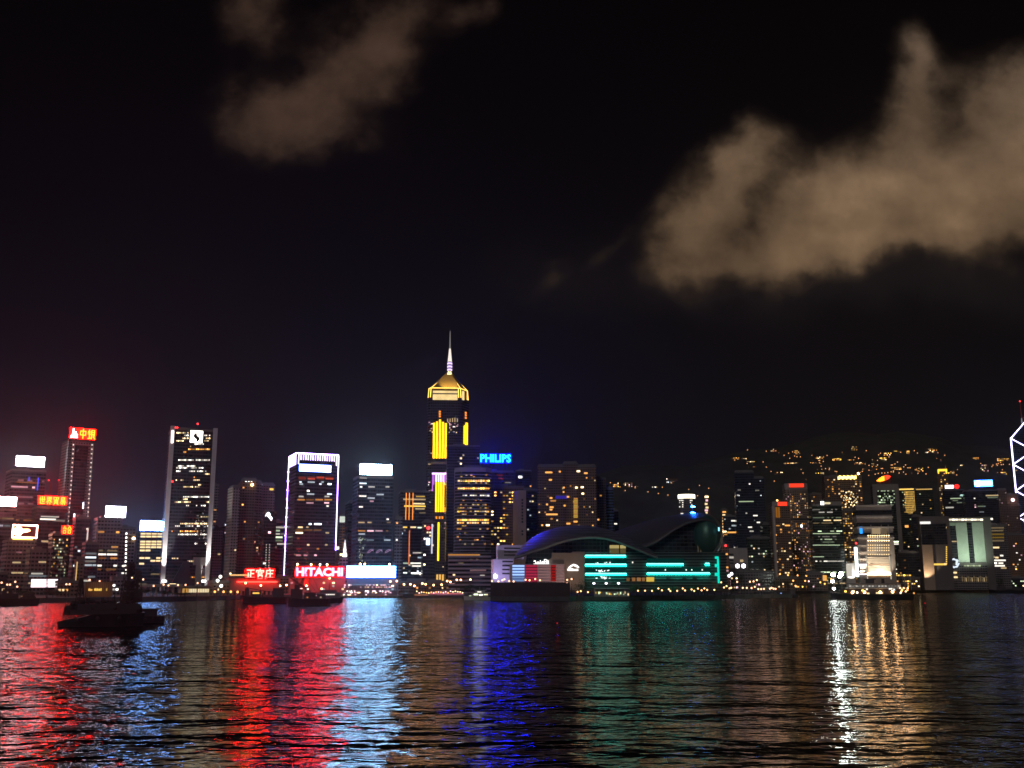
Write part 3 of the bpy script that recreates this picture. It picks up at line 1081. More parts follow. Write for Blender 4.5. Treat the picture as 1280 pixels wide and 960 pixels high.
MB().box(-hw * .3, hw * 1.5, .12, .6, -1, h + 1.2).build('casing', DARK, r)
T = Tower('office_tower', 'dark reddish block between the ribbon tower and the outlined tower', 'building', 339, 360, 652, 1110, 24, 6)
T.body(FC['violet'])
T.windows('office', .3, ['white', 'warm', 'green'], cap=50, lev=(0, 1, 2))

# the tower outlined with violet-white tubes
T = Tower('office_tower', 'dark tower outlined in violet-white tubes with a fringe of lights on top', 'building', 371, 423.5, 567, 1085, 40, 13)
T.body(FC['violet'], plant=False)
TW_H = T
w2, H = T.w / 2, T.H
zf = H - T.loc(397, 581)[1]
cr = MB()
cr.box(-w2, w2, -.5, 0, H - 1.2, H); cr.box(-w2 - .5, -w2, -.5, T.dep, H - 1.2, H)
cr.build('crown_light', LPUR, T.root)
for i in range(17):
    x = -w2 + 2.2 + (2 * w2 - 4.4) * i / 16
    MB().box(x - .45, x + .45, -.45, 0, H - zf * (.62 if 0 < i < 16 else 1.0), H - 1.3).build('light_fin', emit('fin_violet', (0.74, 0.56, 1.0), 4.5, False), T.root)
MB().box(-w2 - .45, -w2 - .02, 1, T.dep - 2, H - zf * 1.05, H - 1.9).build('side_light_panel', emit('side_violet', (0.66, 0.54, 1.0), 2.6, False), T.root)
zb = T.loc(415, 688)[1]
MB().box(w2 - .35, w2 + .25, -.6, -.01, zb, H - 1.25).build('edge_light', LPUR, T.root)
zb = T.loc(360, 722)[1]
MB().box(-w2 - .4, -w2 + .1, T.dep - .4, T.dep + .2, zb, H - 1.25).build('edge_light', LPUR, T.root)
for k in range(8):
    z = H * .88 - k * 10
    MB().box(-w2 - 1.2, -w2 - .52, T.dep - 1.2, T.dep + .2, z, z + 1.0).build('bracket_lamp', LPUR, T.root)
x0_, x1_ = T.loc(370.5, 610)[0], T.loc(417, 610)[0]
rw = random.Random(9)
for py, dens, cols in ((596.5, 1.0, ['red']), (598.3, .8, ['red']), (602.5, .4, ['cool']), (605, .25, ['cool', 'white']), (613.5, .2, ['white']), (617.5, .3, ['cool']), (620.5, .3, ['white']),
                       (624.5, .9, ['amber']), (628.5, .2, ['pink']), (632.5, .35, ['white']), (636, .1, ['pink']), (655, .15, ['cool']), (659, .5, ['warm']), (662.5, .85, ['amber']), (666, .45, ['warm']),
                       (670, .35, ['white']), (673, .2, ['amber']), (681, .3, ['warm']), (686, .3, ['amber', 'red']), (690, .3, ['red', 'amber']), (694, .2, ['pink'])):
    for grp in range(4):
        if rw.random() < dens:
            a = 373.5 + grp * 11.3 - (py - 590) * .055
            ln = 9.6 if dens > .6 else rw.choice((3, 4.5, 6, 9))
            o_ = rw.uniform(0, 9.6 - ln)
            band(T, a + o_, py, a + o_ + ln, rw.choice(cols), rw.choice((0, 1) if cols[0] in ('red', 'amber') else (1, 2, 3)), 1.9)
for i in range(26):
    a, b = rw.choice((rw.uniform(367, 374), rw.uniform(380, 387))), rw.uniform(688, 712)
    T.pwin(a, b, a + .8, b + rw.uniform(.8, 1.8), rw.choice(('amber', 'red', 'warm')), rw.choice((0, 1)))
r, hw, h = T.sign_root('billboard', 'white screen under the light fringe of the violet-outlined tower', 374, 581, 413.5, 589.5, .6)
sign_parts(r, hw, h, emit('screen_blue_edge', (0.50, 0.62, 1.0), 9), emit('case_blue_halo', (0.01, 0.12, 1.0), 3), legs=False, th=.5, margin=.5)  # casing rim glows as the screen's blue-violet halo

T = Tower('office_tower', 'slim dim tower with a lit white top between the two big sign towers', 'building', 424.5, 436, 645, 1300, 18, 5)
T.body(FC['grey'])
T.pbox(424.5, 645.5, 434.5, 653, emit('top_soft_white', (.9, 1, .85), .7, False), 'lit_crown', -.5)
for k in range(7):
    band(T, 427, 660 + k * 4.5, 432, 'amber', 0, 1.2)
T.pwin(420.5, 683, 424, 687, 'white', 2)
T = Tower('chapel_block', 'small building with a glowing white spire between the two big sign towers', 'building', 426, 435, 690, 1010, 14, 5)
T.body(FC['grey'], plant=False)
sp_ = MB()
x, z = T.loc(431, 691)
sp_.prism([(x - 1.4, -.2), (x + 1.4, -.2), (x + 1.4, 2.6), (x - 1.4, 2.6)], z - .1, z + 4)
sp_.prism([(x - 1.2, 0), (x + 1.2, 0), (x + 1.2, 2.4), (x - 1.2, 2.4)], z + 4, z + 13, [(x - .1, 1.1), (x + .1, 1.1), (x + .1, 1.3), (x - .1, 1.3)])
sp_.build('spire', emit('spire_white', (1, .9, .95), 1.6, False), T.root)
T.pwin(428.5, 691.5, 433.5, 696, 'white', 3); T.pwin(425, 692, 428, 694.5, 'warm', 3)

T = Tower('office_tower', 'dark blue tower under a long white rooftop sign with a blue-lit base', 'building', 448, 492, 596, 1085, 36, 10)
T.body(FC['blue'])
rw = random.Random(21)
for py, dens, cols in ((597, .6, ['white']), (600.5, .3, ['white']), (604, .5, ['cool']), (608.5, .6, ['white']), (612, .1, ['white']), (618, .2, ['cool']), (620, .25, ['white']),
                       (622.5, .2, ['cool']), (626.5, .6, ['pink']), (633.5, .3, ['white']), (641, .2, ['cool']), (645, .25, ['cool']), (649, .2, ['white']), (653, .5, ['warm']),
                       (663.5, .9, ['amber', 'pink']), (667.5, .6, ['cool']), (675, .15, ['cool'])):
    for grp in range(4):
        if rw.random() < dens:
            a = 449.5 + grp * 10.8 - (py - 596) * .03
            ln = rw.choice((3, 5, 8, 9))
            o_ = rw.uniform(0, 9.4 - ln)
            band(T, a + o_, py, a + o_ + ln, rw.choice(cols), rw.choice((0, 1, 1, 2)), 1.8)
for i in range(38):
    a, b = rw.uniform(448, 456), rw.uniform(671, 702)
    T.pwin(a, b, a + rw.uniform(.7, 1.3), b + rw.uniform(.7, 1.6), 'green', rw.choice((0, 1)))
for px in (463, 474, 485):
    x, z = T.loc(px, 689)
    lo = MB()
    for q in range(9):
        a0, a1 = q * .7, (q + 1) * .7
        lo.bar((x + 3 * math.cos(a0), z + 1.8 * math.sin(a0 * 1.3)), (x + 3 * math.cos(a1), z + 1.8 * math.sin(a1 * 1.3)), .5, -.3, .05)
    lo.build('light_ornament', emit('ornament_pink', (.8, .4, .7), .45, False), T.root)
r, hw, h = T.sign_root('rooftop_sign', 'long white rooftop sign on the dark blue tower', 450, 580.5, 489.5, 593.5)
sign_parts(r, hw, h, emit('screen_cool_white', (0.50, 0.76, 1.0), 52))
T = Tower('office_tower', 'unlit dark slab left of the dark blue sign tower', 'building', 436, 449, 628, 1200, 30, 8)
T.body(FC['dark'])
T.windows('office', .05, ['pink'], cap=10, lev=(0,))

T = Tower('office_tower', 'dark tower decorated with three orange vertical light lines', 'building', 501, 537, 614, 1180, 30, 5)
T.body(FC['violet'])
for px in (507.5, 511.5, 516):
    T.pbox(px - .5, 616, px + .5, 650, LORA, 'light_strip')
T.pbox(510.8, 663, 512, 706, emit('tube_orange_dim', (1.0, .22, .03), .8, False), 'light_strip')
for (a, b, py, c, lv) in ((504, 532, 624, 'warm', 1), (520, 531, 620.5, 'gold', 1), (516, 531, 629.5, 'warm', 2), (505, 532, 632.5, 'gold', 2), (519, 531, 636, 'warm', 1), (524, 532, 641, 'warm', 0),
                          (504, 509, 659, 'gold', 2), (513, 520, 659, 'warm', 2), (522, 531, 659.5, 'green', 2), (516, 531, 691, 'white', 1), (504, 510, 704, 'green', 1), (513, 530, 704, 'white', 2), (515, 530, 707.5, 'white', 2),
                          (522, 530, 697, 'cool', 1), (504, 509, 716, 'white', 2), (514, 528, 716.5, 'white', 3)):
    band(T, a, py, b, c, lv, 1.7)
T.windows('res', .04, ['white', 'cool', 'warm'], cap=40, lev=(0, 1, 2))
T = Tower('office_tower', 'grey low block in front of the orange-lined tower', 'building', 494, 503, 647, 1090, 18, 5)
T.body(FC['grey'])
T.windows('res', .06, ['white', 'amber'], cap=20)

# ================================================================ the tall spired tower
cx_, cy_ = at(556, 500, 1380).x, 1380
CPR = empty('skyscraper', (cx_, cy_, G0), math.atan2(-cx_, cy_))
CPR.matrix_basis = Matrix.Translation((cx_, cy_, G0)) @ Matrix.Rotation(math.atan2(-cx_, cy_), 4, 'Z')
tag(CPR, 'tallest triangular skyscraper with golden vertical lights, pyramid crown and white spire', 'building')


class Face:
    """a face of the tall tower: pixel to local mapping on one vertical plane"""

    def __init__(s, ca, cb, root):
        s.root = root
        s.M = Matrix.Rotation(root.rotation_euler.z, 4, 'Z')
        s.a, s.b = Vector((*ca, 0)), Vector((*cb, 0))
        s.A = s.M @ s.a + root.location
        s.B = s.M @ s.b + root.location
        s.u = (s.B - s.A).normalized()
        s.n = Vector((s.u.y, -s.u.x, 0))

    def box(s, px0, py0, px1, py1, mat, name, th=.4):
        def hit(px, py):
            d = ray(px, py)
            k = (s.A - CAM).dot(s.n) / d.dot(s.n)
            q = CAM + d * k - s.A
            return q.dot(s.u), q.z + s.A.z - s.root.location.z
        xm = hit((px0 + px1) / 2, (py0 + py1) / 2)
        x0, x1 = hit(px0, (py0 + py1) / 2)[0], hit(px1, (py0 + py1) / 2)[0]
        z1, z0 = hit((px0 + px1) / 2, py0)[1], hit((px0 + px1) / 2, py1)[1]
        mb = MB()
        lu = (s.b - s.a).normalized()
        ln = Vector((lu.y, -lu.x, 0))
        P = [s.a + lu * x0 - ln * .05, s.a + lu * x1 - ln * .05, s.a + lu * x1 + ln * th, s.a + lu * x0 + ln * th]
        poly = [(P[3].x, P[3].y), (P[2].x, P[2].y), (P[1].x, P[1].y), (P[0].x, P[0].y)]
        mb.prism(poly, z0, z1)
        return mb.build(name, mat, s.root)


def Lx(px, py=500):
    return (px - 556) / F * 1400


plan = [(Lx(534), 6), (Lx(537), 0), (Lx(574), 0), (Lx(577), 1.0), (Lx(587), 22), (Lx(586), 27), (Lx(562), 52), (Lx(556), 52)]
zt = (HORIZON - 500) / F * 1395 + CAMH - G0
MB().prism(plan, 0, zt).build('shaft', facade('facade_tower_bronze', (0.075, 0.062, 0.082), (0.03, 0.024, 0.03), 3.8, 2.5, .55, .3), CPR)
fA = Face(plan[1], plan[2], CPR)
fB = Face(plan[3], plan[4], CPR)
sc = lambda k, ox=0, oy=0: [((x - Lx(558)) * k + Lx(558) + ox, (y - 20) * k + 20 + oy) for x, y in plan]
zc = (HORIZON - 487.5) / F * 1395 + CAMH - G0
MB().prism(sc(.90), zt + .01, zc).build('crown_gallery', pbr('crown_bronze', (0.22, 0.16, 0.07), .4, .5), CPR)
za = (HORIZON - 465) / F * 1400 + CAMH - G0
apex = sc(.12, Lx(561) - Lx(558))
MB().prism(sc(.90), zc + .01, za, apex).build('pyramid_roof', pbr('pyramid_gold_glass', (0.50, 0.33, 0.10), .3, .3), CPR)
fr = MB()
lo_, hi_ = sc(.96), sc(.92)
gal = [Vector((x, y, zt)) for x, y in lo_]
galt = [Vector((x, y, zc)) for x, y in hi_]
ap = Vector((sum(p[0] for p in apex) / len(apex), sum(p[1] for p in apex) / len(apex), za))
gold = emit('crown_gold_tube', (1.0, .58, .10), 2.6)
for i in (0, 1, 2, 3, 4, 5):
    MB().tube(gal[i], galt[i], .55).build('crown_post', gold, CPR)
for i in (1, 3, 4):
    MB().tube(galt[i], ap, .5).build('hip_light', gold, CPR)
ring = MB()
for i in range(5):
    ring.tube(galt[i], galt[i + 1], .6)
ring.build('crown_ring', gold, CPR)
fA.box(541, 488.5, 572, 500, emit('crown_glow', (1, .72, .30), 1.0, False, .5, .08), 'crown_light_panel', .6)
fA.box(541, 491.6, 572, 493, DARK, 'crown_band', .8)
fB.box(577.5, 489, 579.6, 500, emit('crown_glow', (1, .72, .30), 1.0, False, .5, .08), 'crown_light_panel', 1.2)
# pyramid floodlight at the apex
px_ = ap - Vector((0, 0, 0))
MB().prism([(ap.x - 6, ap.y - 9), (ap.x + 4, ap.y - 9), (ap.x + 5, ap.y + 2), (ap.x - 5, ap.y + 2)], za - 13, za + 2, [(ap.x - 2, ap.y - 2), (ap.x + 2, ap.y - 2), (ap.x + 2, ap.y + 2), (ap.x - 2, ap.y + 2)]).build('apex_lantern', emit('apex_gold', (1, .74, .30), 2.2, False, .6, .12), CPR)
for dx_ in (-9, 9):
    w0_ = CPR.matrix_basis @ Vector((ap.x + dx_, -9, zc + 1))
    w1_ = CPR.matrix_basis @ Vector((ap.x, 14, zc + 16))
    spot('floodlight', w0_, w1_, 2.2e4, (1, .72, .30), 95, .7, .6)
zm0, zm1 = za + 2, (HORIZON - 451) / F * 1400 + CAMH - G0
for k in range(3):
    z = zm0 + (zm1 - zm0) * (k + .15) / 3
    MB().tube((ap.x, ap.y, z), (ap.x, ap.y, z + (zm1 - zm0) * .17), 3.6, n=10).build('mast_light_ring', emit('ring_lilac', (.75, .55, 1), 1.6, False), CPR)
MB().tube((ap.x, ap.y, za - 2), (ap.x, ap.y, zm1), 2.8, 2.6, 10).build('mast_base', pbr('mast_grey', (.3, .3, .34)), CPR)
zs = (HORIZON - 410) / F * 1400 + CAMH - G0
zk = zm1 + (zs - zm1) * .42
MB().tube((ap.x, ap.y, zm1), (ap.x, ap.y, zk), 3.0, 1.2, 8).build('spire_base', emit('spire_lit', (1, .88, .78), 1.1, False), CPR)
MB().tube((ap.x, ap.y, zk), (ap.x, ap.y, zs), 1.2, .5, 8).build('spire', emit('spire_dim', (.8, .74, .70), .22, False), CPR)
for i, px in enumerate((542.4, 546.0, 549.8, 553.4, 557.0)):
    fA.box(px - 1.25, 528 - (1.5, 3, 5.5, 2.5, 1)[i] + 2, px + 1.25, 573, LGOLD, 'gold_light_bar')
for py in (513.5, 516.5, 519.5):
    fA.box(548.6, py, 551, py + 2, LORA, 'gold_light_dot')
fB.box(579.6, 532, 581.2, 557, LGOLD, 'gold_light_bar', 1.0)
fB.box(581.8, 528.5, 584.0, 557, LGOLD, 'gold_light_bar', 1.0)
for py in (515, 518.2, 521.4):
    fB.box(581.2, py, 582.6, py + 2, LORA, 'gold_light_dot', 1.0)
fA.box(540, 591, 558.5, 593.2, emit('violet_white', (.9, .55, 1.0), 2.2, False), 'violet_light_bar')
for px, y1 in ((540.8, 614), (542.4, 606), (556.2, 604), (557.7, 609)):
    fA.box(px - .55, 593.4, px + .55, y1, LVIO, 'violet_light_bar')
for i, px in enumerate((545.2, 548.2, 551.2, 554.2)):
    fA.box(px - 1.0, 593.4, px + 1.0, 602, emit('violet_white', (.9, .55, 1.0), 2.2, False), 'violet_light_bar')
    fA.box(px - 1.0, 602.3, px + 1.0, 640, LGOLD, 'gold_light_bar')
for px in (545.5, 549.5, 553):
    fA.box(px - 1, 645.5, px + 1, 648.5, LORA, 'gold_light_dot')
for px in (555.3, 556.8):
    fA.box(px - .6, 634, px + .6, 640, LORA, 'gold_light_dot')
fA.box(546.9, 653, 549.0, 701, LGOLD, 'gold_light_bar')
rw = random.Random(5)
for px in (546.5, 550.0, 553.5):
    fA.box(px - 1.2, 718, px + 1.2, 728, emit('lobby_amber', (1, .55, .12), .9, False), 'lobby_column_light')
for i in range(9):
    fA.box(539.5 + i * 2.2, 577.5, 540.7 + i * 2.2, 580, emit('gallery_dim', (1, .6, .4), .12, False), 'gallery_light')
for i in range(62):
    px = rw.uniform(535, 541) if rw.random() < .5 else rw.uniform(556, 573)
    py = rw.uniform(525, 540) if rw.random() < .35 else rw.uniform(560, 720)
    px -= (py - 500) * .02
    fA.box(px, py, px + rw.choice((1.2, 1.2, 2.2, 3.2)), py + 1.3, pane(rw.choice(('warm', 'pink', 'white')), rw.choice((1, 1, 2))).materials[0], 'lit_window', .15)
for py in (522, 523.5):
    for i in range(5):
        fA.box(559 + i * 3, py + rw.uniform(0, 3), 560.3 + i * 3, py + 4, pane('warm', 1).materials[0], 'lit_window', .15)

# small lit signs beside the spired tower
T = Tower('office_block', 'dark block with a blue-white sign and a red lamp left of the spired tower', 'building', 529, 544, 652, 1150, 22, 5)
T.body(FC['violet'])
T.windows('res', .08, ['warm', 'white'], cap=30)
r, hw, h = T.sign_root('wall_sign', 'small blue-white glowing sign left of the golden light bar', 531.5, 673, 538.5, 681)
MB().prism([(-hw * .6, -.6), (hw * .6, -.6), (hw * .6, .4), (-hw * .6, .4)], 0, h).build('screen', emit('small_sign_blue', (.55, .75, 1), 6), r)
MB().box(-hw, hw, .4, .9, -.3, h + .3).build('casing', STEEL, r)
x, z = T.loc(535.5, 660)
MB().ball((x, -1, z), 2.0).build('beacon', LBEAC, T.root)
T.pbox(539.2, 655, 540.8, 692, emit('blade_white', (.9, .85, 1), .8, False), 'light_strip', -.7)

# ================================================================ centre: banded towers and the cyan letters
T = Tower('hotel_tower', 'dark stepped tower behind the banded block right of the spired tower', 'building', 559, 600, 557, 1250, 30, 3)
T.body(FC['violet'])
T.windows('res', .02, ['warm', 'amber'], cap=40)
T.pwin(575, 571.5, 577.5, 574, 'warm', 2); T.pwin(572, 576.5, 575, 577.5, 'white', 0)


def bandtower(name, label, xl, xr, yt, D, rel, dep, mat, slab, cham=.16):
    t_ = Tower(name, label, 'building', xl, xr, yt, D, dep, rel)
    w, c = t_.w / 2, t_.w * cham
    poly = [(-w, c), (-w + c, 0), (w - c, 0), (w, c), (w, dep), (-w, dep)]
    MB().prism(poly, 0, t_.H).build('wall', mat, t_.root)
    o_ = [(-w - .5, c - .3), (-w + c - .3, -.5), (w - c + .3, -.5), (w + .5, c - .3), (w + .5, dep), (-w - .5, dep)]
    mb = MB()
    nfl = int(t_.H / 3.5)
    for k in range(4, nfl):
        mb.prism(o_, k * 3.5 - .45, k * 3.5 + .45)
    mb.prism(o_, t_.H - 3.4, t_.H + .6)
    mb.build('floor_bands', slab, t_.root)
    MB().box(-w * .5, w * .5, dep * .3, dep * .8, t_.H + .61, t_.H + 4).build('roof', pbr('roof_concrete', (0.16, 0.155, 0.15)), t_.root)
    return t_


SLAB = pbr('pale_violet_slab', (.36, .31, .38))
T = bandtower('hotel_tower', 'chamfered tower of pale floor bands full of amber windows below the cyan letters', 569, 614, 585, 1120, 2, 34, FC['dark'], SLAB)
rw = random.Random(17)
for (py, dens, lv) in ((593.5, .2, (1, 2)), (596, .12, (1,)), (601, .85, (2, 3)), (604, .2, (1,)), (610.5, .9, (2, 3)), (619.5, .45, (1, 2)), (625, .1, (1,)), (631, .35, (0, 1)), (635, .4, (0, 1)), (639.5, .4, (1, 2)),
                       (643, .15, (1,)), (650, .6, (2, 3)), (653.5, .4, (2, 2)), (657, .2, (1,)), (661, .12, (1,)), (666, .14, (0, 1)), (671, .15, (1,)), (675, .15, (1, 2)), (680, .15, (1,))):
    for i in range(13):
        if rw.random() < dens * 1.7 + .06:
            a = 572.5 + i * 3.1 - (py - 590) * .02
            T.pwin(a, py - 1.0, a + 2.6, py + 1.0, 'white' if py == 619.5 else rw.choice(('amber', 'gold', 'warm', 'amber')), rw.choice(lv))
band(T, 575, 692.5, 606, 'amber', 1, 2.0)
T2 = Tower('hotel_wing', 'darker wing speckled with amber windows right of the pale-banded tower', 'building', 613, 655, 608, 1160, 30, 8)
T2.body(FC['brown'])
T2.windows('res', .33, ['amber', 'gold', 'amber', 'warm'], fh=3.7, bw=3.2, lev=(1, 1, 2, 3), cap=100, wh=.42)
for k in range(20):
    band(T2, 642.5, 615 + k * 3.9, 648, 'warm' if k % 3 else 'amber', (0, 1, 1, 2)[k % 4], 1.6)
T3 = Tower('hotel_wing', 'dark upper block behind the speckled wing carrying the cyan letters', 'building', 596, 642, 589, 1200, 26, 4)
T3.body(FC['violet'])
T3.windows('res', .05, ['red', 'amber'], cap=30, lev=(0, 1))
for px, py in ((621, 593), (625, 593), (623, 597), (626, 597.5)):
    T3.pwin(px, py, px + 3.4, py + 1.8, 'red', 0)
T3.pwin(631, 602.5, 639, 604, 'white', 0)
r, hw, h = T3.sign_root('rooftop_sign', 'glowing cyan rooftop letters above the dark hotel blocks beside the spired tower', 600.3, 567.8, 638.7, 578.0)
text_mesh('PHILIPS', 2 * hw, h, .8, 'lettering', LCY, r, (0, -.3, 0), .035)
MB().box(-hw - .6, hw + .6, .9, 1.1, -.6, h + .6).build('backboard', pbr('sign_navy_board', (.02, .05, .16), .6), r)
lg = MB()
for i in range(9):
    x = -hw + 2 * hw * i / 8
    lg.tube((x, 1.4, -11), (x, 1.4, h), .2); lg.tube((x, 5, -11), (x, 1.6, h * .7), .15)
lg.build('support_frame', STEEL, r)
T = Tower('podium_block', 'pale banded podium under the chamfered hotel tower', 'building', 561, 614, 691, 1075, 30, 2)
T.body(FC['bands'], plant=False)
pb = MB()
for k in range(1, 9):
    pb.box(-T.w / 2 - .5, T.w / 2 + .5, -.9, -.01, k * 4.2 - .7, k * 4.2 + .9)
pb.build('floor_bands', SLAB, T.root)
band(T, 560, 693.5, 600, 'amber', 1, 1.8); band(T, 566, 719, 569, 'warm', 2, 3); band(T, 600, 719.5, 606, 'white', 1, 2)
T.windows('office', .12, ['warm', 'pink'], cap=20, lev=(0, 1))
T = Tower('blade_wall', 'tall pale windowless blade of wall beside the speckled hotel wing', 'building', 648, 657.5, 613, 1130, 26, 14)
T.body(pbr('blade_beige', (.42, .31, .25)), plant=False)
sl = MB()
for k in range(12):
    if k != 8 and k != 9:
        _, z = T.loc(652, 625 + k * 3.9)
        sl.box(-.9, 1.1, -.18, .02, z - 1.1, z + 1.1)
sl.build('slot_windows', DARK, T.root)
T.windows('res', .08, ['warm'], cap=8, side='r')
T = Tower('apartment_tower', 'dark tower with scattered white windows behind the pale blade wall', 'building', 652, 674, 612, 1300, 24, 4)
T.body(FC['dark'])
T.windows('res', .05, ['white', 'cool', 'warm'], cap=40, lev=(1, 2))
T = Tower('office_tower', 'faint unlit tower behind with a single bright white window', 'building', 645, 664, 588, 1500, 28, 4)
T.body(FC['dark'])
T.pwin(648, 595, 652.5, 597.5, 'white', 3); T.pwin(662.4, 606.8, 664, 608.6, 'amber', 2)
T = shafts('hotel_tower', 'broad dark brown hotel tower with an amber light column behind the low wing roof', [(672, 705, 583, 0), (704, 722, 579, 3), (721, 745, 583, 0)], 1180, FC['brown'], .022, ['amber', 'warm', 'amber'], 2, 30, (0, 1, 1, 2))
for k in range(12):
    T.pwin(717, 622.5 + k * 2.1, 722.2, 624.2 + k * 2.1, 'gold' if k % 3 else 'amber', 1)
for (a, b, c, lv) in ((681.5, 690.5, 590.5, 2), (686, 690, 599.8, 2), (721, 725, 589, 3), (730, 734.5, 591.5, 2), (698.5, 701, 589.5, 2), (703.5, 706, 609.5, 2), (726, 729.5, 609, 3), (727, 730, 617, 3), (719, 722, 609.5, 3),
                      (703.5, 705.5, 615, 2), (687, 690.5, 622.5, 2), (688, 695, 626, 1), (682.5, 685, 630.5, 2), (687, 692, 634, 2), (687, 690.5, 637, 2), (682.5, 697, 643, 2), (688, 691, 648.5, 1), (676.5, 679, 656.5, 2), (682.5, 687, 656.5, 3),
                      (704.5, 707, 632, 2), (708, 713, 654.5, 2), (717, 722, 652, 2), (707.5, 711.5, 621, 2)):
    band(T, a, c, b, 'amber' if lv < 3 else 'warm', lv, 2.1)
T.pbox(694.5, 619.8, 708.5, 623.5, emit('tube_indigo', (.08, .05, .7), .35, False), 'light_strip')
T = Tower('hotel_tower', 'lower dark brown block joined to the right of the broad hotel tower', 'building', 741, 757, 598, 1210, 28, 3)
T.body(FC['brown'])
T.windows('res', .05, ['red', 'amber', 'warm'], cap=50, lev=(1, 2))
T = bandtower('office_tower', 'blue-tinted tower with pale balcony ribs left of the dark hillside', 756.5, 766.5, 609, 1220, 3, 20, FC['blue'], pbr('rib_blue', (.16, .22, .42)))
T = Tower('apartment_tower', 'thin dark tower with white windows between the ribbed tower and the big roof', 'building', 766, 773, 638, 1300, 18, 3)
T.body(FC['dark'])
T.windows('res', .14, ['white', 'warm'], cap=20, lev=(1, 2))

# ================================================================ waterfront convention hall
DC = 850.0
c0 = at(770, 735, DC)
CC = empty('convention_centre', (c0.x, c0.y, G0))
tag(CC, 'waterfront convention hall with sweeping wing roofs and teal light strips', 'building')


def cl(px, py, Yd):
    p = at(px, py, Yd)
    return (p.x - c0.x, p.y - c0.y, p.z - G0)


def roof_shell(name, front, back, Yf, Yb, bulge, mat, thick=1.6, rows=8):
    k = len(front)
    up, dn = [], []
    for j in range(rows + 1):
        tt = j / rows
        for (fx, fy), (bx, by) in zip(front, back):
            a, b = Vector(cl(fx, fy, Yf)), Vector(cl(bx, by, Yb))
            p = a.lerp(b, tt)
            p.z += bulge * math.sin(math.pi * tt)
            up.append(tuple(p)); dn.append((p.x, p.y + .3, p.z - thick))
    mb = MB()
    n = len(up)
    mb.v = up + dn
    for j in range(rows):
        for i in range(k - 1):
            q = j * k + i
            mb.f.append((q, q + 1, q + k + 1, q + k))
            mb.f.append((n + q, n + q + k, n + q + k + 1, n + q + 1))
    for i in range(k - 1):
        mb.f.append((i, n + i, n + i + 1, i + 1))
        q = rows * k + i
        mb.f.append((q, q + 1, n + q + 1, n + q))
    for j in range(rows):
        for i in (0, k - 1):
            q = j * k + i
            mb.f.append((q, q + k, n + q + k, n + q) if i == 0 else (q, n + q, n + q + k, q + k))
    return mb.build(name, mat, CC, smooth=True)


def smooth_line(pts, n=28):
    """Catmull-Rom through the points"""
    P = [pts[0]] + list(pts) + [pts[-1]]
    out = []
    segs = len(pts) - 1
    for i in range(n + 1):
        s_ = i / n * segs
        k = min(int(s_), segs - 1)
        t_ = s_ - k
        a, b, c, d = (Vector(P[k + q]) for q in range(4))
        out.append(tuple(.5 * ((2 * b) + (c - a) * t_ + (2 * a - 5 * b + 4 * c - d) * t_ * t_ + (3 * b - a - 3 * c + d) * t_ ** 3)))
    return out


def cbox(px0, py0, px1, py1, Yd, dep, mat, name, proud=0.0, parent=None):
    a, b = cl(px0, (py0 + py1) / 2, Yd), cl(px1, (py0 + py1) / 2, Yd)
    z1, z0 = cl((px0 + px1) / 2, py0, Yd)[2], cl((px0 + px1) / 2, py1, Yd)[2]
    return MB().box(a[0], b[0], a[1] - proud, a[1] + dep, z0, z1).build(name, mat, parent or CC)


ALU = facade('roof_ribbed_aluminium', (0.13, 0.115, 0.135), (0.07, 0.06, 0.075), 2.6, 9.0, .5, .05, .4)
ALU2 = pbr('roof_aluminium_bronze', (0.10, 0.088, 0.085), .45, .35, var=.3, scale=.05)
GLS = facade('hall_dark_glass', (0.05, .05, .048), (.022, .026, .026), 3.2, 3.4, .75, .08)
fW = smooth_line([(643, 697), (656, 693), (680, 685), (706, 676), (735, 671.5), (762, 674), (786, 682.5), (808, 691.5), (822, 697)])
bW = smooth_line([(652, 686), (660, 676), (676, 666), (696, 659.5), (720, 656.5), (744, 658.5), (766, 664), (788, 674), (808, 684)])
roof_shell('lower_wing_roof', fW, bW, 846, 905, 2.2, ALU, 1.4)
fM = smooth_line([(806, 683), (818, 678.5), (832, 669.5), (846, 660), (862, 652.5), (880, 649), (892, 652), (899, 661), (901, 672), (896, 684), (889, 693)])
bM = smooth_line([(752, 671), (775, 662), (800, 653.5), (825, 646.5), (848, 643.5), (868, 642.5), (884, 643.5), (896, 649.5), (902.5, 661), (903.5, 675), (897, 690)])
roof_shell('upper_wing_roof', fM, bM, 868, 925, 3.0, ALU2, 1.6)
# the round nose where the upper roof turns down
EM = pbr('nose_green_metal', (.06, .16, .12), .4, .4)
nc = cl(885.5, 669.5, 872)
nb_ = MB()
nb_.ball((0, 0, 0), 1.0, 24, 16)
nb_.v = [(nc[0] + x * 12.2, nc[1] + 6 + y * 13, nc[2] + z * 17.6) for x, y, z in nb_.v]
nb_.build('roof_nose', EM, CC, smooth=True)
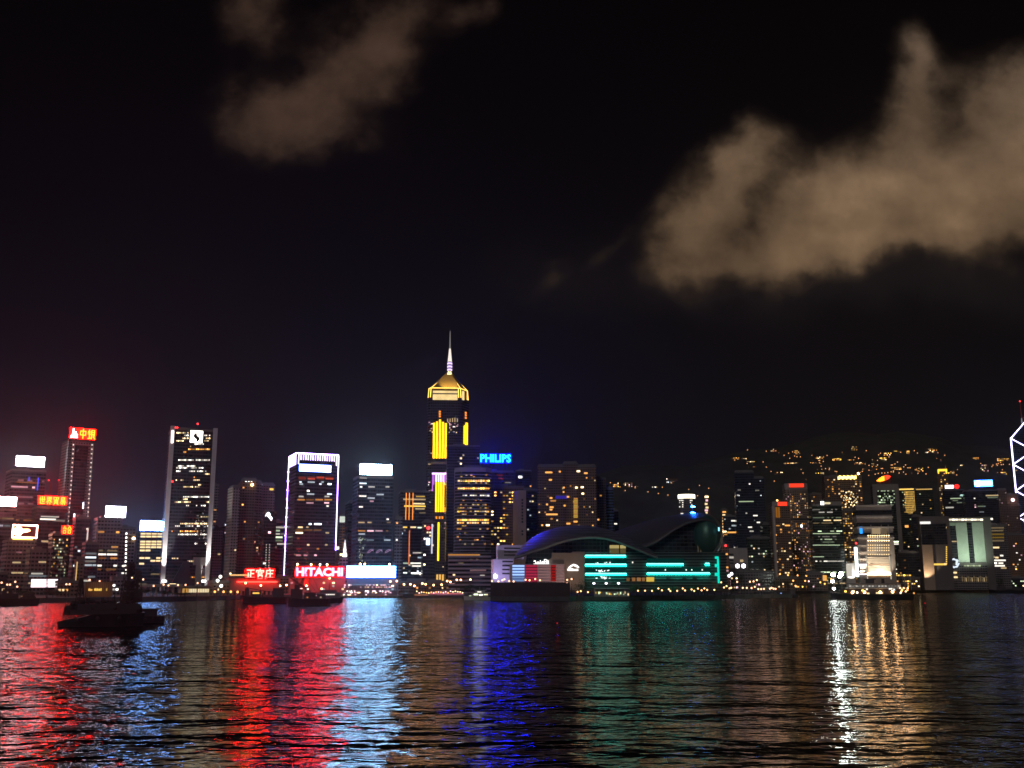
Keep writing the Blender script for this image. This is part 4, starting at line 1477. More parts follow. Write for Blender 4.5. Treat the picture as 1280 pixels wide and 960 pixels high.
# glass walls below the roofs and the solid podium
gw = MB()
top = [p for p in fM if p[0] <= 880]
pts = [(806, 737), (889, 737), (889, 690), (880, 651)] + [(x, y + 1.2) for x, y in reversed(top)]
gw.plate([(cl(x, y, 876)[0], cl(x, y, 876)[2]) for x, y in pts], cl(0, 0, 876)[1], cl(0, 0, 876)[1] + 22)
gw.build('glass_wall', GLS, CC)
gw = MB()
pts = [(655, 712), (822, 712)] + [(x, y + 1.6) for x, y in reversed(fW) if x > 655]
gw.plate([(cl(x, y, 858)[0], cl(x, y, 858)[2]) for x, y in pts], cl(0, 0, 858)[1], cl(0, 0, 858)[1] + 20)
gw.build('glass_wall', GLS, CC)
cbox(728, 690, 908, 738, 856, 60, facade('hall_louvred_wall', (.10, .10, .10), (.03, .035, .035), 2.4, 40, .6, 0), 'podium_wall')
cbox(690, 691, 730.5, 738, 852, 60, BEIGE, 'stone_wall')
# stepped stone shoulder rising to the right under the roof
ss = MB()
pts = [(676, 706), (731, 706), (731, 689.5), (716, 689.5), (714, 691), (693, 695), (680, 703)]
ss.plate([(cl(x, y, 852.6)[0], cl(x, y, 852.6)[2]) for x, y in pts], cl(0, 0, 852.6)[1], cl(0, 0, 852.6)[1] + 18)
ss.build('stone_shoulder', BEIGE, CC)
# lit ribbed frontage on the left, washed blue-white to red by light tubes
cbox(637, 705, 705.5, 730, 846, 40, pbr('ribbed_frontage', (.46, .38, .42)), 'ribbed_wall')
for k in range(6):
    y = 707.5 + k * 3.6
    for a, b, col, st in ((640.5, 655.5, (.35, .55, 1.0), 1.3 if k < 4 else .5), (656.5, 671.5, (1.0, .05, .14), .38), (672, 688, (.95, .50, .50), .22), (688.5, 695, (1.0, .03, .02), .30), (695.5, 705, (.9, .5, .48), .20)):
        cbox(a, y - 1.1, b, y + 1.1, 846, .02, emit('rib_light_%d_%d' % (a, k // 4), col, st, False), 'light_tube', .5)
cbox(656, 706, 671.5, 728, 846, .02, emit('rib_wash_red', (1, .06, .20), .10, False), 'red_glow_panel', .3)  # faint glowing sheets lay the coloured light wash onto the ribbed wall
cbox(689, 706, 694.5, 726, 846, .02, emit('rib_wash_scarlet', (1, .03, .02), .06, False), 'red_glow_panel', .3)
cbox(640.5, 706, 655.5, 727, 846, .02, emit('rib_wash_blue', (.12, .25, .9), .28, False), 'blue_glow_panel', .3)
# cream gallery windows
for a, b in ((762, 773.5), (775, 782)):
    cbox(a, 681.5, b, 685.5, 857, .02, emit('gallery_cream', (1, .80, .30), .42, False), 'gallery_window', 1.5)
    cbox(a, 686, b, 692, 857, .02, emit('gallery_cream_dim', (.8, .62, .22), .12, False), 'gallery_window', 1.5)
for px in (750.5, 755, 760, 774.3):
    cbox(px - .5, 676, px + .5, 693, 857, .02, DARK, 'mullion', 1.8)
# pale metal ribbon along the leading edge of the lower roof
eg = MB()
for (p, q) in zip(fW, fW[1:]):
    a, b = Vector(cl(p[0], p[1] + .1, 845)), Vector(cl(q[0], q[1] + .1, 845))
    eg.tube(a, b, .75, n=5)
eg.build('roof_edge', pbr('edge_pale_metal', (.22, .215, .20), .4, .1), CC)
# teal light strips
for (a, y0, b, y1) in ((731.5, 693.6, 782, 697.6), (731.5, 704.7, 782.8, 708.7), (731.8, 716.2, 783, 720.0), (808.5, 704, 854, 708), (808.8, 715.4, 887, 719.2), (881.5, 703.5, 886.5, 708)):
    cbox(a, y0 + 1.3, b, y1 - 1.0, 855, .02, LTEAL, 'teal_light_strip', 1.2)
    cbox(a, y0 + .1, b, y0 + 1.2, 855, .02, emit('tube_teal_white', (.25, .95, .88), 3.0, False), 'teal_light_strip', .9)
for (a, b) in ((731.5, 783), (808.5, 855)):       # dim teal glazing between the strips
    for y in (701, 712.5):
        cbox(a, y - 3, b, y + 3, 855.4, .02, emit('teal_glazing', (0, .20, .15), .12, False), 'teal_glazing', .2)
cbox(855, 709, 888, 714.8, 855.4, .02, emit('teal_glazing', (0, .20, .15), .12, False), 'teal_glazing', .2)
fx = MB()
for (x0, y0, x1, y1) in ((893.6, 695.5, 898.2, 698.5), (893.6, 705, 898, 709), (893.6, 716, 898, 720)):
    a, b = cl(x0, y1, 853), cl(x1, y0, 853)
    fx.box(a[0], b[0], a[1] - .4, a[1], a[2], b[2])
a, b = cl(897.3, 729, 853), cl(898.5, 698.6, 853)
fx.box(a[0], b[0], a[1] - .4, a[1], a[2], b[2])
fx.build('teal_light_frame', emit('tube_teal_soft', (0.004, 0.62, 0.46), 1.3), CC)
cbox(808, 721.5, 817.5, 727, 855, .02, emit('foyer_yellow', (1, .66, .10), .7, False), 'foyer_window', .8)
for (a, b, lv) in ((790, 794, .25), (796, 801, .3), (783, 787, .15), (802.5, 806, .25)):
    cbox(a, 722, b, 726.5, 855, .02, emit('foyer_amber_%d' % a, (1, .45, .15), lv, False), 'foyer_window', .8)
for (a, b) in ((830.5, 832), (834, 843), (845, 847)):
    cbox(a, 690.5, b, 692.5 if b - a > 3 else 700, 875, .02, emit('hall_red_glow', (1, .22, .05), .35, False), 'foyer_window', .6)
for (a, y) in ((835.8, 697), (840, 697)):
    cbox(a, 693, a + 1.5, 702, 875, .02, emit('hall_red_dim', (1, .25, .06), .12, False), 'foyer_window', .6)
for px, y0, y1 in ((872.5, 674, 732), (875.6, 672, 732)):
    cbox(px, y0, px + 1.6, y1, 873, .6, emit('column_dim_gold', (.8, .62, .35), .05, False), 'glass_column', .6)
for i, (px, py) in enumerate(((860, 696), (861.6, 699.5), (860.5, 703), (861.2, 707))):
    cbox(px, py, px + 2.4, py + 2, 874, .02, pane('white', 2).materials[0], 'lit_window', .6)
for (a, b) in ((887, 889), (890, 891.5)):
    cbox(a, 700, b, 728, 873, .02, emit('stair_pale_green', (.7, 1, .75), .12, False), 'lit_window', .6)
for px in (790, 831, 857, 864, 877):
    cbox(px, 711.5 if px > 800 else 702, px + 1.4, 713.2 if px > 800 else 704, 854.8, .02, pane('white', 2).materials[0], 'lit_window', .4)
for px in (833, 853, 866):
    x, y, z = cl(px, 722, 855)
    MB().box(x, x + 3.2, y - .35, y, z - 1.2, z + 1.2).build('dark_door', DARK, CC)
# the white cloud-shaped mark on the stone wall and the white script on the ribbed wall
mk = MB()
q = lambda pts: [(cl(x, y, 851.5)[0], cl(x, y, 851.5)[2]) for x, y in pts]
yb = cl(0, 0, 851.5)[1]
mk.plate(q([(709.5, 713.4), (723, 713.4), (722.2, 710.8), (719, 711.6), (714, 710.4), (709.2, 711)]), yb, yb + .5)
mk.plate(q([(710, 709.8), (713, 709.6), (716.5, 707), (720, 708.6), (723.6, 710), (724, 709), (721, 706.2), (717, 705), (713.5, 706.6)]), yb, yb + .5)
mk.build('emblem', emit('emblem_hall', (1, .97, .92), 2.2, False), CC)
sc_ = MB()
yb = cl(0, 0, 850)[1]
for pts in ([(667.5, 701.5), (669, 701), (670.5, 704.8)], [(671.5, 704.8), (672.5, 702.3), (674, 704.6), (671.5, 704.4)], [(675.2, 704.8), (675.4, 700.8)], [(676.8, 703.2), (678, 702), (678.8, 704.6), (676.8, 704.4)],
            [(680, 704.6), (680.6, 699.6), (682.4, 699.4)], [(679.4, 702.2), (682.6, 702)], [(683.4, 704.8), (683.8, 700.2)], [(685.2, 704.6), (685.4, 701.2)], [(667.5, 705), (686, 705)]):
    for p, r_ in zip(pts, pts[1:]):
        a, b = cl(*p, 850), cl(*r_, 850)
        sc_.bar((a[0], a[2]), (b[0], b[2]), .62, yb, yb + .4)
sc_.build('lettering', emit('script_white', (1, .97, .92), 2.5, False), CC)
nt = MB()
rw = random.Random(31)
for i in range(34):
    px = 744 + rw.random() * 18
    py = rw.choice((704, 713.5, 715, 722, 723.5)) + rw.uniform(-.8, .6)
    x, y, z = cl(px, py, 853.6)
    nt.box(x, x + rw.uniform(.5, 1.6), y - .2, y, z, z + rw.uniform(.35, .9))
nt.build('festive_lights', emit('festive_white', (.9, 1, .95), 1.6, False), CC)
spot('stone_fill_spot', Vector((c0.x, c0.y, G0)) + Vector(cl(708, 727, 824)), Vector((c0.x, c0.y, G0)) + Vector(cl(712, 706, 850)), 7e3, (1, .66, .50), 110)  # added warm fill that brightens the stone wall, without a fixture
# roof lamps: the two strong blue beacons
for i, (px, py, r_) in enumerate(((865.5, 633.3, 1.3), (865.5, 641.0, 1.5))):
    x, y, z = cl(px, py, 905)
    MB().ball((x, y, z), r_, 8, 5, .55).ball((x + 1.6, y, z - .1), r_ * .7, 8, 5, .5).build('blue_beacon', LSBLUE, CC)
x, y, z = cl(866, 644, 906)
MB().tube((x, y, z - 2), (x, y, z + 8), .25).build('beacon_mast', STEEL, CC)
x, y, z = cl(898.5, 661.5, 864)
MB().box(x - .6, x + .6, y - .5, y, z - 1.6, z + 1.6).build('beacon', emit('pale_blue_lamp', (.3, .8, 1), 1.5, False), CC)

# violet-lit stepped block at the left end of the hall
T = Tower('exhibition_block', 'pale stepped block washed in violet light at the left end of the hall', 'building', 616.5, 642, 699, 905, 30, 4)
VW = pbr('stepped_pale_panel', (.50, .46, .56), .6)
T.body(VW, plant=False)
VB = T
u0, z0 = T.loc(622.5, 699); u1, z1 = T.loc(656, 681)
MB().prism([(u0, 9), (u1, 9), (u1, 26), (u0, 26)], z0 + .01, z1).build('upper_wall', VW, T.root)
lo = MB()
for py in (685, 689.5, 693.5):
    _, z = T.loc(640, py)
    lo.box(u0 + 6, u1 - 3, 8.7, 9.02, z - .6, z + .6)
for py in (702, 707, 712, 717):
    _, z = T.loc(630, py)
    lo.box(-1, T.w / 2 - .5, -.25, .02, z - .7, z + .7)
lo.build('slot_windows', DARK, T.root)
x, z = T.loc(618.5, 720)
MB().plate([(x - 1.2, z - 2), (x + 2, z - 2), (x + 2.4, z + 1.2), (x + 1.2, z + .6), (x + .6, z + 2.6), (x - .6, z + 1.4), (x - 1.4, z + 1)], -.7, -.1).build('emblem', emit('emblem_hall', (1, .97, .92), 2.2, False), T.root)

# dark hoarding on the quay in front of it, with lamps along the top
hp0, hp1 = at(613.5, 728, 826), at(712, 729, 826)
HO = empty('construction_hoarding', ((hp0.x + hp1.x) / 2, 826, G0))
tag(HO, 'long dark brown hoarding standing on the quay below the red and blue frontage', 'hoarding')
hw_ = (hp1.x - hp0.x) / 2
hh_ = hp0.z - G0
MB().box(-hw_, hw_, 0, 1.2, 0, hh_).build('panel', pbr('hoarding_brown', (.075, .045, .038), .8, var=.5, scale=.12), HO)
hb = MB()
for i in range(23):
    x = -hw_ + 2 * hw_ * i / 22
    hb.box(x - .2, x + .2, -.3, -.01, 0, hh_ + .3)
hb.box(-hw_, hw_, -.2, -.02, hh_ * .55, hh_ * .55 + .4)
hb.build('post', pbr('hoarding_post', (.05, .035, .03)), HO)
MB().box(-hw_ + .4, hw_, .1, 1.1, -4.5, -.02).build('footing', pbr('quay_stone', (0.09, 0.085, 0.08)), HO)

# ================================================================ towers between the hall and the hill
T = Tower('office_tower', 'distant tower with a glowing white rounded crown behind the hall roof', 'building', 847.5, 868.5, 618, 2000, 30, 0)
w_ = T.w / 2
cyl = [(w_ * math.cos(2 * math.pi * i / 16), 15 + w_ * math.sin(2 * math.pi * i / 16)) for i in range(16)]
MB().prism(cyl, 0, T.H - .01).build('wall', FC['grey'], T.root)
zc_ = T.loc(858, 622.8)[1]
MB().prism([(x * 1.03, 15 + (y - 15) * 1.03) for x, y in cyl], zc_, T.H + .5).build('crown_light', emit('crown_cream', (1, .92, .66), 3, False), T.root)
rw = random.Random(3)
lw = []
for k, py in enumerate((625.5, 628.2, 631, 633.5, 642)):
    for i in range(10):
        if rw.random() < .75 - abs(i - 5) * .06 * (k < 4):
            px = 849 + i * 1.9
            T.pwin(px, py - .7, px + 1.3, py + .7, 'white', rw.choice((1, 2, 2)))
T = Tower('apartment_tower', 'slim tower with a stack of bright windows right of the blue beacons', 'building', 880.5, 887.5, 619, 1900, 18, 0)
T.body(FC['brown'])
for k, py in enumerate((621, 625.5, 630, 634.5, 638, 641)):
    T.pwin(881 + (k % 2), py - 1.2, 885.5 - (k % 3) * .6, py + 1.2, 'warm' if k % 3 != 1 else 'pink', 3 if k == 0 else 2)
T = Tower('apartment_tower', 'slim dark tower with a stack of amber windows right of the roof nose', 'building', 901, 910, 637, 1650, 18, 0)
T.body(FC['brown'])
for k in range(9):
    T.pwin(903, 639 + k * 3.7, 907.5 - (k % 3), 641 + k * 3.7, 'warm' if k % 2 else 'amber', 2)
T = Tower('office_tower', 'dark blue block with two pale window bands right of the roof nose', 'building', 904, 924, 645, 1560, 26, 2)
T.body(FC['blue'])
for (a, b, py, c, lv) in ((909, 921, 665.5, 'amber', 2), (903, 908, 664.5, 'warm', 3), (914, 921, 651, 'white', 2), (914.5, 920, 657, 'cool', 1), (911, 913, 661, 'cool', 1), (905, 909, 668, 'amber', 1)):
    band(T, a, py, b, c, lv, 1.8)
T.windows('res', .04, ['blue', 'white'], cap=20, lev=(0, 1))
T = shafts('office_tower', 'tall grey twin-stepped tower rising in front of the dark hill', [(918, 942, 590, 0), (940, 955, 597, 4)], 1500, FC['blue'], .02, ['cool', 'white'], 4, 30, (0, 1, 2))
T.pbox(923, 588, 938, 590.5, pbr('roof_concrete', (0.16, 0.155, 0.15)), 'roof_block', 2, 10)
band(T, 923.5, 627, 942, 'green', 1, 1.3)
for (a, b, py, lv) in ((936, 938, 605, 2), (922, 926, 612.5, 0), (944, 949, 613, 0), (932, 934, 641.5, 1), (941.5, 947, 644.5, 2), (935, 940, 659, 2), (946, 950, 653, 2), (937, 942, 664, 1), (951, 954, 669, 2), (921, 923.5, 619, 1)):
    band(T, a, py, b, 'white', lv, 1.6)
T.pbox(940, 672.5, 942, 678.5, emit('tube_cyan', (.1, .55, 1), 2.5, False), 'light_strip')
T.pbox(950.5, 694, 953, 707, emit('panel_pale_green', (.75, 1, .9), 1.2, False), 'light_panel')
T = Tower('office_tower', 'dark glass block with greenish lights behind the flat white block', 'building', 934, 965, 672, 1380, 26, 5)
T.body(FC['green'])
T.windows('res', .16, ['white', 'green', 'cool', 'warm'], fh=3.6, lev=(0, 1, 1, 2), cap=70)
T = Tower('low_building', 'flat white block with a square of black windows behind two white lamps', 'building', 910.5, 934, 685, 1180, 30, 8)
T.body(CONC, plant=False)
for k in range(4):
    T.pbox(911.5, 692 + k * 3.6, 917, 694.4 + k * 3.6, DARK if k != 1 else pane('white', 1).materials[0], 'window', -.2, .02)
band(T, 925, 701, 929, 'warm', 1, 3)
T = Tower('apartment_tower', 'low dark tower with a column of amber windows left of the flat white block', 'building', 901, 911, 681, 1120, 20, 5)
T.body(FC['brown'])
T.windows('res', .2, ['amber', 'warm', 'pink'], cap=30, lev=(1, 2))
x, z = T.loc(907, 682)
MB().ball((x, -.5, z), 1.1).build('beacon', LBEAC, T.root)
T = Tower('office_tower', 'dark glass tower left of the pale-edged tower with the red sign', 'building', 953, 967, 655, 1420, 24, 8)
T.body(FC['green'])
T.windows('res', .06, ['cool', 'white', 'green'], cap=30, lev=(0, 1, 2))

T = Tower('office_tower', 'brown tower with a pale left edge, amber top windows and a small red sign', 'building', 965.5, 987, 627.5, 1330, 26, 12)
T.body(FC['brown'])
zt_ = T.H
MB().box(-T.w / 2 - .6, -T.w / 2 + 2.2, -1.0, 6, 0, zt_ - 5).build('pale_pier', pbr('pale_pier', (.50, .46, .42)), T.root)
x0, z = T.loc(966, 627.5)
MB().box(-T.w / 2 - .7, T.w / 2 + .4, -1.1, -.02, zt_ - 5, zt_ + .2).build('parapet', CONC, T.root)
for px in (966, 969.5, 972.5):
    T.pbox(px, 634, px + 2.4, 647, emit('amber_hall_%d' % (px % 3), (1, .36, .04), .55 if px > 967 else .25, False), 'amber_window')
T.windows('res', .26, ['amber', 'warm', 'amber'], fh=3.5, cap=100, lev=(1, 1, 2), z1=zt_ - 26)
band(T, 970, 657, 974.5, 'amber', 1, 1.6); band(T, 981, 656.8, 987.5, 'amber', 2, 1.8)
for px in (957.5, 971.5):
    x, z = T.loc(px, 625.5)
    if px > 960:
        MB().ball((x, 0, z), 1.2).build('lamp', emit('lamp_orange', (1, .5, .15), 6, False), T.root)
r, hw, h = T.sign_root('rooftop_sign', 'small red rooftop strip sign on the brown tower with amber top windows', 972, 627.3, 984, 632.3, 1.4)
sign_parts(r, hw, h, emit('strip_red', (1, .05, .02), 1.3, False), legs=False, th=.3, margin=.2)

T = Tower('office_tower', 'tall tan tower with a curved front and a wide red strip on its top', 'building', 981, 1009, 604, 1420, 30, 8)
w_ = T.w / 2
cur = [(-w_, 3.2)] + [(-w_ + 2 * w_ * i / 10, 3.2 * (2 * i / 10 - 1) ** 2) for i in range(1, 10)] + [(w_, 3.2), (w_, 30), (-w_, 30)]
TAN = facade('facade_tan', (.31, .24, .18), (.04, .034, .03), 3.2, 2.6, .45, .4)
MB().prism(cur, 0, T.H - 9).build('wall', TAN, T.root)
MB().prism([(x * 1.02, y - .3) for x, y in cur], T.H - 9 + .01, T.H).build('roof_parapet', CONC, T.root)
z_ = T.loc(995, 649)[1]
MB().prism([(x * 1.005, y - .35) for x, y in cur], z_ - 1.3, z_ + 1.3).build('plant_floor', DARK, T.root)
rw = random.Random(12)
cells = []
for fl in range(8, int((T.H - 12) / 3.2)):
    for i in range(11):
        if rw.random() < .36:
            xx = -w_ + (i + .5) * 2 * w_ / 11
            inst('lit_window', pane(rw.choice(('amber', 'warm', 'amber', 'pink')), rw.choice((0, 0, 1, 1, 2))), T.root, (xx, 3.2 * (xx / w_) ** 2, (fl + .5) * 3.2), (1.6, 1, 1.5))
T.pwin(1000.5, 656, 1003, 659, 'cool', 3)
r, hw, h = T.sign_root('rooftop_sign', 'wide plain red strip sign on the curved tan tower', 986.5, 604.4, 1005, 609.2, 1.0)
sign_parts(r, hw, h, emit('strip_red', (1, .05, .02), 1.3, False), legs=False, th=.3, margin=.2)
T = Tower('apartment_tower', 'small amber-lit tower just behind the gap right of the curved tan tower', 'building', 1013, 1027, 617, 1800, 20, 4)
T.body(FC['brown'])
T.windows('res', .16, ['amber', 'warm', 'pink'], cap=50, lev=(0, 1, 2))

T = Tower('office_tower', 'dark green glass block full of greenish window bands with a white square sign', 'building', 1014.5, 1052, 631, 1390, 34, 10)
T.body(FC['green'])
for py, full in ((667, 1), (681.5, 1), (696, .5)):
    band(T, 1016, py, 1050 if full == 1 else 1030, 'green', 1, 1.1)
T.windows('office', .55, ['green', 'green', 'white', 'warm'], fh=3.7, bw=2.6, lev=(0, 0, 1, 1, 2), cap=100, wh=.4)
T.pbox(1025, 627, 1052.5, 631.8, pbr('parapet_grey', (.3, .29, .27)), 'parapet', -.6, 6)
r, hw, h = T.sign_root('rooftop_sign', 'small white square and cream bar sign on the dark green glass block', 1025.8, 626.6, 1030.2, 631.2, 1.4)
MB().box(-hw, hw, -.3, .3, 0, h).build('screen', emit('small_white', (1, .95, .88), 2.5, False), r)
MB().box(hw + .8, hw + 8.5, -.25, .3, h * .2, h * .75).build('cream_bar', emit('small_cream', (1, .85, .5), .8, False), r)
MB().box(-hw - .3, hw + 9, .32, .7, -.3, h + .3).build('casing', STEEL, r)

T = Tower('hotel_tower', 'brown tower under a bright gold rooftop sign', 'building', 1030, 1077, 595, 1560, 34, 8)
T.body(FC['brown'])
T.windows('res', .20, ['amber', 'warm', 'amber'], fh=3.6, bw=3.2, lev=(0, 1, 1, 2), cap=90, z0=95)
rw = random.Random(8)
for i in range(40):
    a, b = rw.gauss(1061, 7), rw.uniform(612, 634)
    if a < 1076:
        T.pwin(a, b, a + 1.3, b + 1.3, 'warm', rw.choice((2, 2, 3)))
r, hw, h = T.sign_root('rooftop_sign', 'long bright gold rooftop sign with irregular outline on the brown tower', 1047.5, 594.5, 1070.5, 599.5, 1.0)
gd = MB()
for i in range(14):
    x = -hw + 2 * hw * (i + .5) / 14
    gd.box(x - hw / 15, x + hw / 15, -.5, .2, h * (.05 + .12 * (i * 7 % 3)), h * (.80 + .12 * (i * 5 % 3)))
gd.build('lettering', emit('letter_gold_white', (1, .68, .16), 5), r)
MB().box(-hw - .4, hw + .4, .21, .7, -.6, h + .8).build('casing', pbr('sign_brown_board', (.2, .10, .03)), r)
x, z = T.loc(1073, 592)
MB().ball((x, 1, z), 1.5).build('lamp', LWARM, T.root)
T = Tower('apartment_tower', 'slim amber-windowed tower between the green glass block and the floodlit bank tower', 'building', 1052, 1068, 638, 1450, 22, 8)
T.body(FC['brown'])
T.windows('res', .42, ['amber', 'warm', 'gold'], fh=3.4, bw=3.0, lev=(0, 1, 1, 2), cap=90)

# floodlit banded tower
T = Tower('office_tower', 'floodlit banded tower glowing white at its foot behind the ferry', 'building', 1070, 1114, 631, 1340, 34, 9)
TW_B = T
w_ = T.w / 2
MB().box(-w_, w_, 0, 34, 0, T.H).build('wall', pbr('stone_warm_grey', (.34, .30, .27), .7), T.root)
lo = MB()
for py, hgt in ((640.5, 3.2), (655.5, 2.5), (667.5, 1.5)):
    _, z = T.loc(1090, py)
    lo.box(-w_ - .3, w_ + .3, -.35, 33, z - hgt, z + hgt)
lo.build('window_band', FC['dark'], T.root)
led = MB()
for py in (632.2, 646.5, 659.5, 672.5):
    _, z = T.loc(1090, py)
    led.box(-w_ - 1.2, w_ + 1.0, -1.6, 33, z - .9, z + .9)
for py in (682, 690.5, 699, 707.5, 714):
    xa, z = T.loc(1070, py)
    xb, _ = T.loc(1083, py)
    led.box(-w_ - 1.1, xb, -1.5, 20, z - .7, z + .7)
led.build('ledge', pbr('ledge_pale', (.55, .50, .46)), T.root)
for k, py in enumerate((639, 654.5)):
    rw = random.Random(40 + k)
    for i in range(15):
        if rw.random() < .4 + .2 * (i > 5):
            T.pwin(1076 + i * 2.4, py - .6, 1077.6 + i * 2.4, py + .7, 'warm' if k == 0 else 'white', rw.choice((0, 1, 1)))
T.pbox(1074.5, 658.5, 1078, 667, emit('tube_azure', (.02, .32, 1), 1.6, False), 'light_strip', -.9)
for (a, b, st) in ((1090, 1100.5, .35), (1102, 1109, .12)):
    T.pbox(a, 658.5, b, 667.5, emit('sky_lobby_%d' % a, (1, .72, .42), st, False), 'lobby_window', -.6)
for px in (1088.2, 1101.2, 1110):
    T.pbox(px, 656, px + 1.2, 668, CONC, 'column', -.9, 0)
for r_, py in enumerate((669.2, 671.8, 675.8, 681.4, 684.8, 688, 693)):
    for i in range(10):
        T.pwin(1084.5 + i * 2.85, py - .75, 1086.0 + i * 2.85, py + .75, 'warm', 3 if r_ < 3 else 2)
gl = MB()
_, za_ = T.loc(1100, 695.5); _, zb_ = T.loc(1100, 722)
xa, _ = T.loc(1084, 700); xb, _ = T.loc(1112, 700)
for i in range(12):
    z = zb_ + (za_ - zb_) * i / 12
    gl.box(xa, xb, -.7, -.01, z, z + (za_ - zb_) / 16)
gl.build('louvre_screen', pbr('louvre_pale', (.50, .44, .36)), T.root)
T.pbox(1084, 716.2, 1113, 718.6, emit('canopy_tube', (1, .55, .22), 24, True), 'canopy_light', -1.5)
T.pbox(1084, 704.8, 1112, 706, emit('ledge_tube', (1, .62, .36), .8, False), 'ledge_light', -1.0)
T.pbox(1083, 695, 1084.2, 726, emit('edge_cream', (1, .9, .7), .5, False), 'edge_light', -.9)
T.pbox(1112.2, 695, 1113.6, 724, emit('edge_cream', (1, .9, .7), .5, False), 'edge_light', -.9)
T.pbox(1068.6, 684, 1072.4, 721, emit('edge_white_bright', (.9, 1, .95), 3.5, False), 'edge_light', -1.6, -1.0)
for py in (705, 717):
    T.pbox(1072, py, 1083, py + 1.4, emit('ledge_white', (1, .92, 1), 2.0, False), 'ledge_light', -1.7, -1.2)
fl1 = [T.hit(1076, 724, 9), T.hit(1093, 724, 12), T.hit(1106, 724, 12)]
tg1 = [T.hit(1074, 690), T.hit(1094, 706), T.hit(1105, 706)]
for i, (p, q_) in enumerate(zip(fl1, tg1)):
    spot('floodlight', p, q_, 1.6e5 if i == 0 else 6.5e4, (1, .84, .64), 75)
T = Tower('kiosk_building', 'small white lit box beside the foot of the floodlit banded tower', 'building', 1057.5, 1068, 704, 1250, 12, 5)
T.body(pbr('box_white', (.6, .58, .55)), plant=False)
T.pbox(1058, 705, 1065, 721, emit('box_glow', (1, .92, .78), .6, False), 'screen', -.2)
spot('floodlight', T.hit(1066, 726, 10), T.hit(1063, 712), 4e4, (1, .95, .85), 80)
x, z = T.loc(1070, 679)
MB().ball((x, -1, z), 1.2).build('lamp_head', LBEAC, T.root)
MB().tube((x, -1, 0), (x, -1, z), .12).build('pole', DARK, T.root)

T = Tower('office_tower', 'tall grey-framed tower with green-white windows below a flame-shaped sign', 'building', 1091, 1122, 606, 1620, 34, 7)
w_ = T.w / 2
T.body(FC['green'])
MB().box(-w_ - 1, -w_ + 5, -1.2, 0, 0, T.H + 1).box(w_ - 5, w_ + 1, -1.2, 0, 0, T.H + 1).box(-w_ + 5, w_ - 5, -1.2, 0, T.H - 9, T.H + 1).build('grey_frame', pbr('frame_grey', (.24, .22, .21)), T.root)
rw = random.Random(77)
for py in (613.5, 617.5, 620.5, 622.5, 625, 628, 631):
    for i in range(12):
        if rw.random() < .5:
            a = 1095 + i * 2
            T.pwin(a, py - .8, a + rw.choice((1.4, 1.8)), py + .8, 'green', rw.choice((0, 1, 1, 2)))
T.windows('office', .16, ['white', 'warm', 'green'], cap=60, z1=T.H - 60)
r, hw, h = T.sign_root('rooftop_sign', 'slanted flame-shaped sign in orange and red above the grey-framed tower', 1095.5, 594, 1114, 602)
MB().plate([(-hw, h * .12), (-hw * .5, 0), (hw * .12, h * .16), (hw * .10, h * .88), (-hw * .2, h * .80), (-hw * .62, h * .5)], -.3, .3).build('flame_orange', emit('flame_orange', (1, .28, .015), 4), r)
MB().plate([(hw * .14, h * .18), (hw * .7, h * .45), (hw, h * .8), (hw * .55, h), (hw * .12, h * .88)], -.3, .3).build('flame_red', emit('flame_red', (1, .03, .01), 4), r)
MB().box(-hw * .9, hw * .9, .5, .9, -2.5, h * .7).build('casing', pbr('sign_dark_red_board', (.16, .03, .03)), r)

T = Tower('office_tower', 'dark tower with a lattice of gold lights and a gold roof line', 'building', 1124, 1166, 611.5, 1740, 30, 6)
T.body(FC['green'])
T.pbox(1124, 610.8, 1142, 612.4, emit('roofline_gold', (1, .62, .12), 1.4, False), 'roof_light_line', -.8)
T.pbox(1145, 611, 1165, 612.2, emit('roofline_gold_dim', (1, .6, .15), .7, False), 'roof_light_line', -.8)
la = MB()
for i in range(8):
    xa, za_ = T.loc(1130.5 + i * 1.6 + .5, 614); _, zb_ = T.loc(1130.5 + i * 1.6, 643 - abs(i - 2.5) * 1.0)
    la.box(xa - .3, xa + .3, -.5, 0, zb_, za_)
for k in range(10):
    xa, z = T.loc(1130.5 + (k % 3), 615 + k * 2.8); xb, _ = T.loc(1143 - (k % 2) * 1.5, 615 + k * 2.8)
    la.box(xa, xb, -.45, -.02, z - .35, z + .35)
la.build('light_lattice', emit('lattice_gold', (1, .58, .12), .8, False), T.root)
T.windows('res', .07, ['gold', 'warm', 'green'], cap=60, lev=(0, 1, 1, 2))
T = Tower('apartment_tower', 'slender tower crowned by a gold square arch of light', 'building', 1171.5, 1184.5, 588, 1950, 20, 3)
T.body(FC['brown'])
ga = MB()
for (a, b, c, d) in ((1172, 586.5, 1184, 588.8), (1172, 588.8, 1174, 592), (1182, 588.8, 1184, 592)):
    xa, za_ = T.loc(a, b); xb, zb_ = T.loc(c, d)
    ga.box(xa, xb, -.6, 0, zb_, za_)
ga.build('crown_light', emit('crown_gold', (1, .55, .04), 2, False), T.root)
T.windows('res', .28, ['gold', 'warm', 'amber'], fh=4, bw=3.4, lev=(1, 1, 2), cap=80, z0=60)
T = Tower('office_tower', 'dark tower with a small white and red sign right of the gold-arched tower', 'building', 1179, 1205, 612, 1700, 28, 5)
T.body(FC['dark'])
T.windows('office', .14, ['white', 'green'], cap=40, lev=(0, 1))
band(T, 1182, 634.5, 1192, 'white', 1, 1.8)
r, hw, h = T.sign_root('rooftop_sign', 'small rooftop sign, white on the left and a red dot on the right', 1181.5, 605.5, 1200, 611)
MB().box(-hw, hw * .15, -.3, .2, h * .1, h * .85).build('screen', emit('small_white2', (1, .97, 1), 3, False), r)
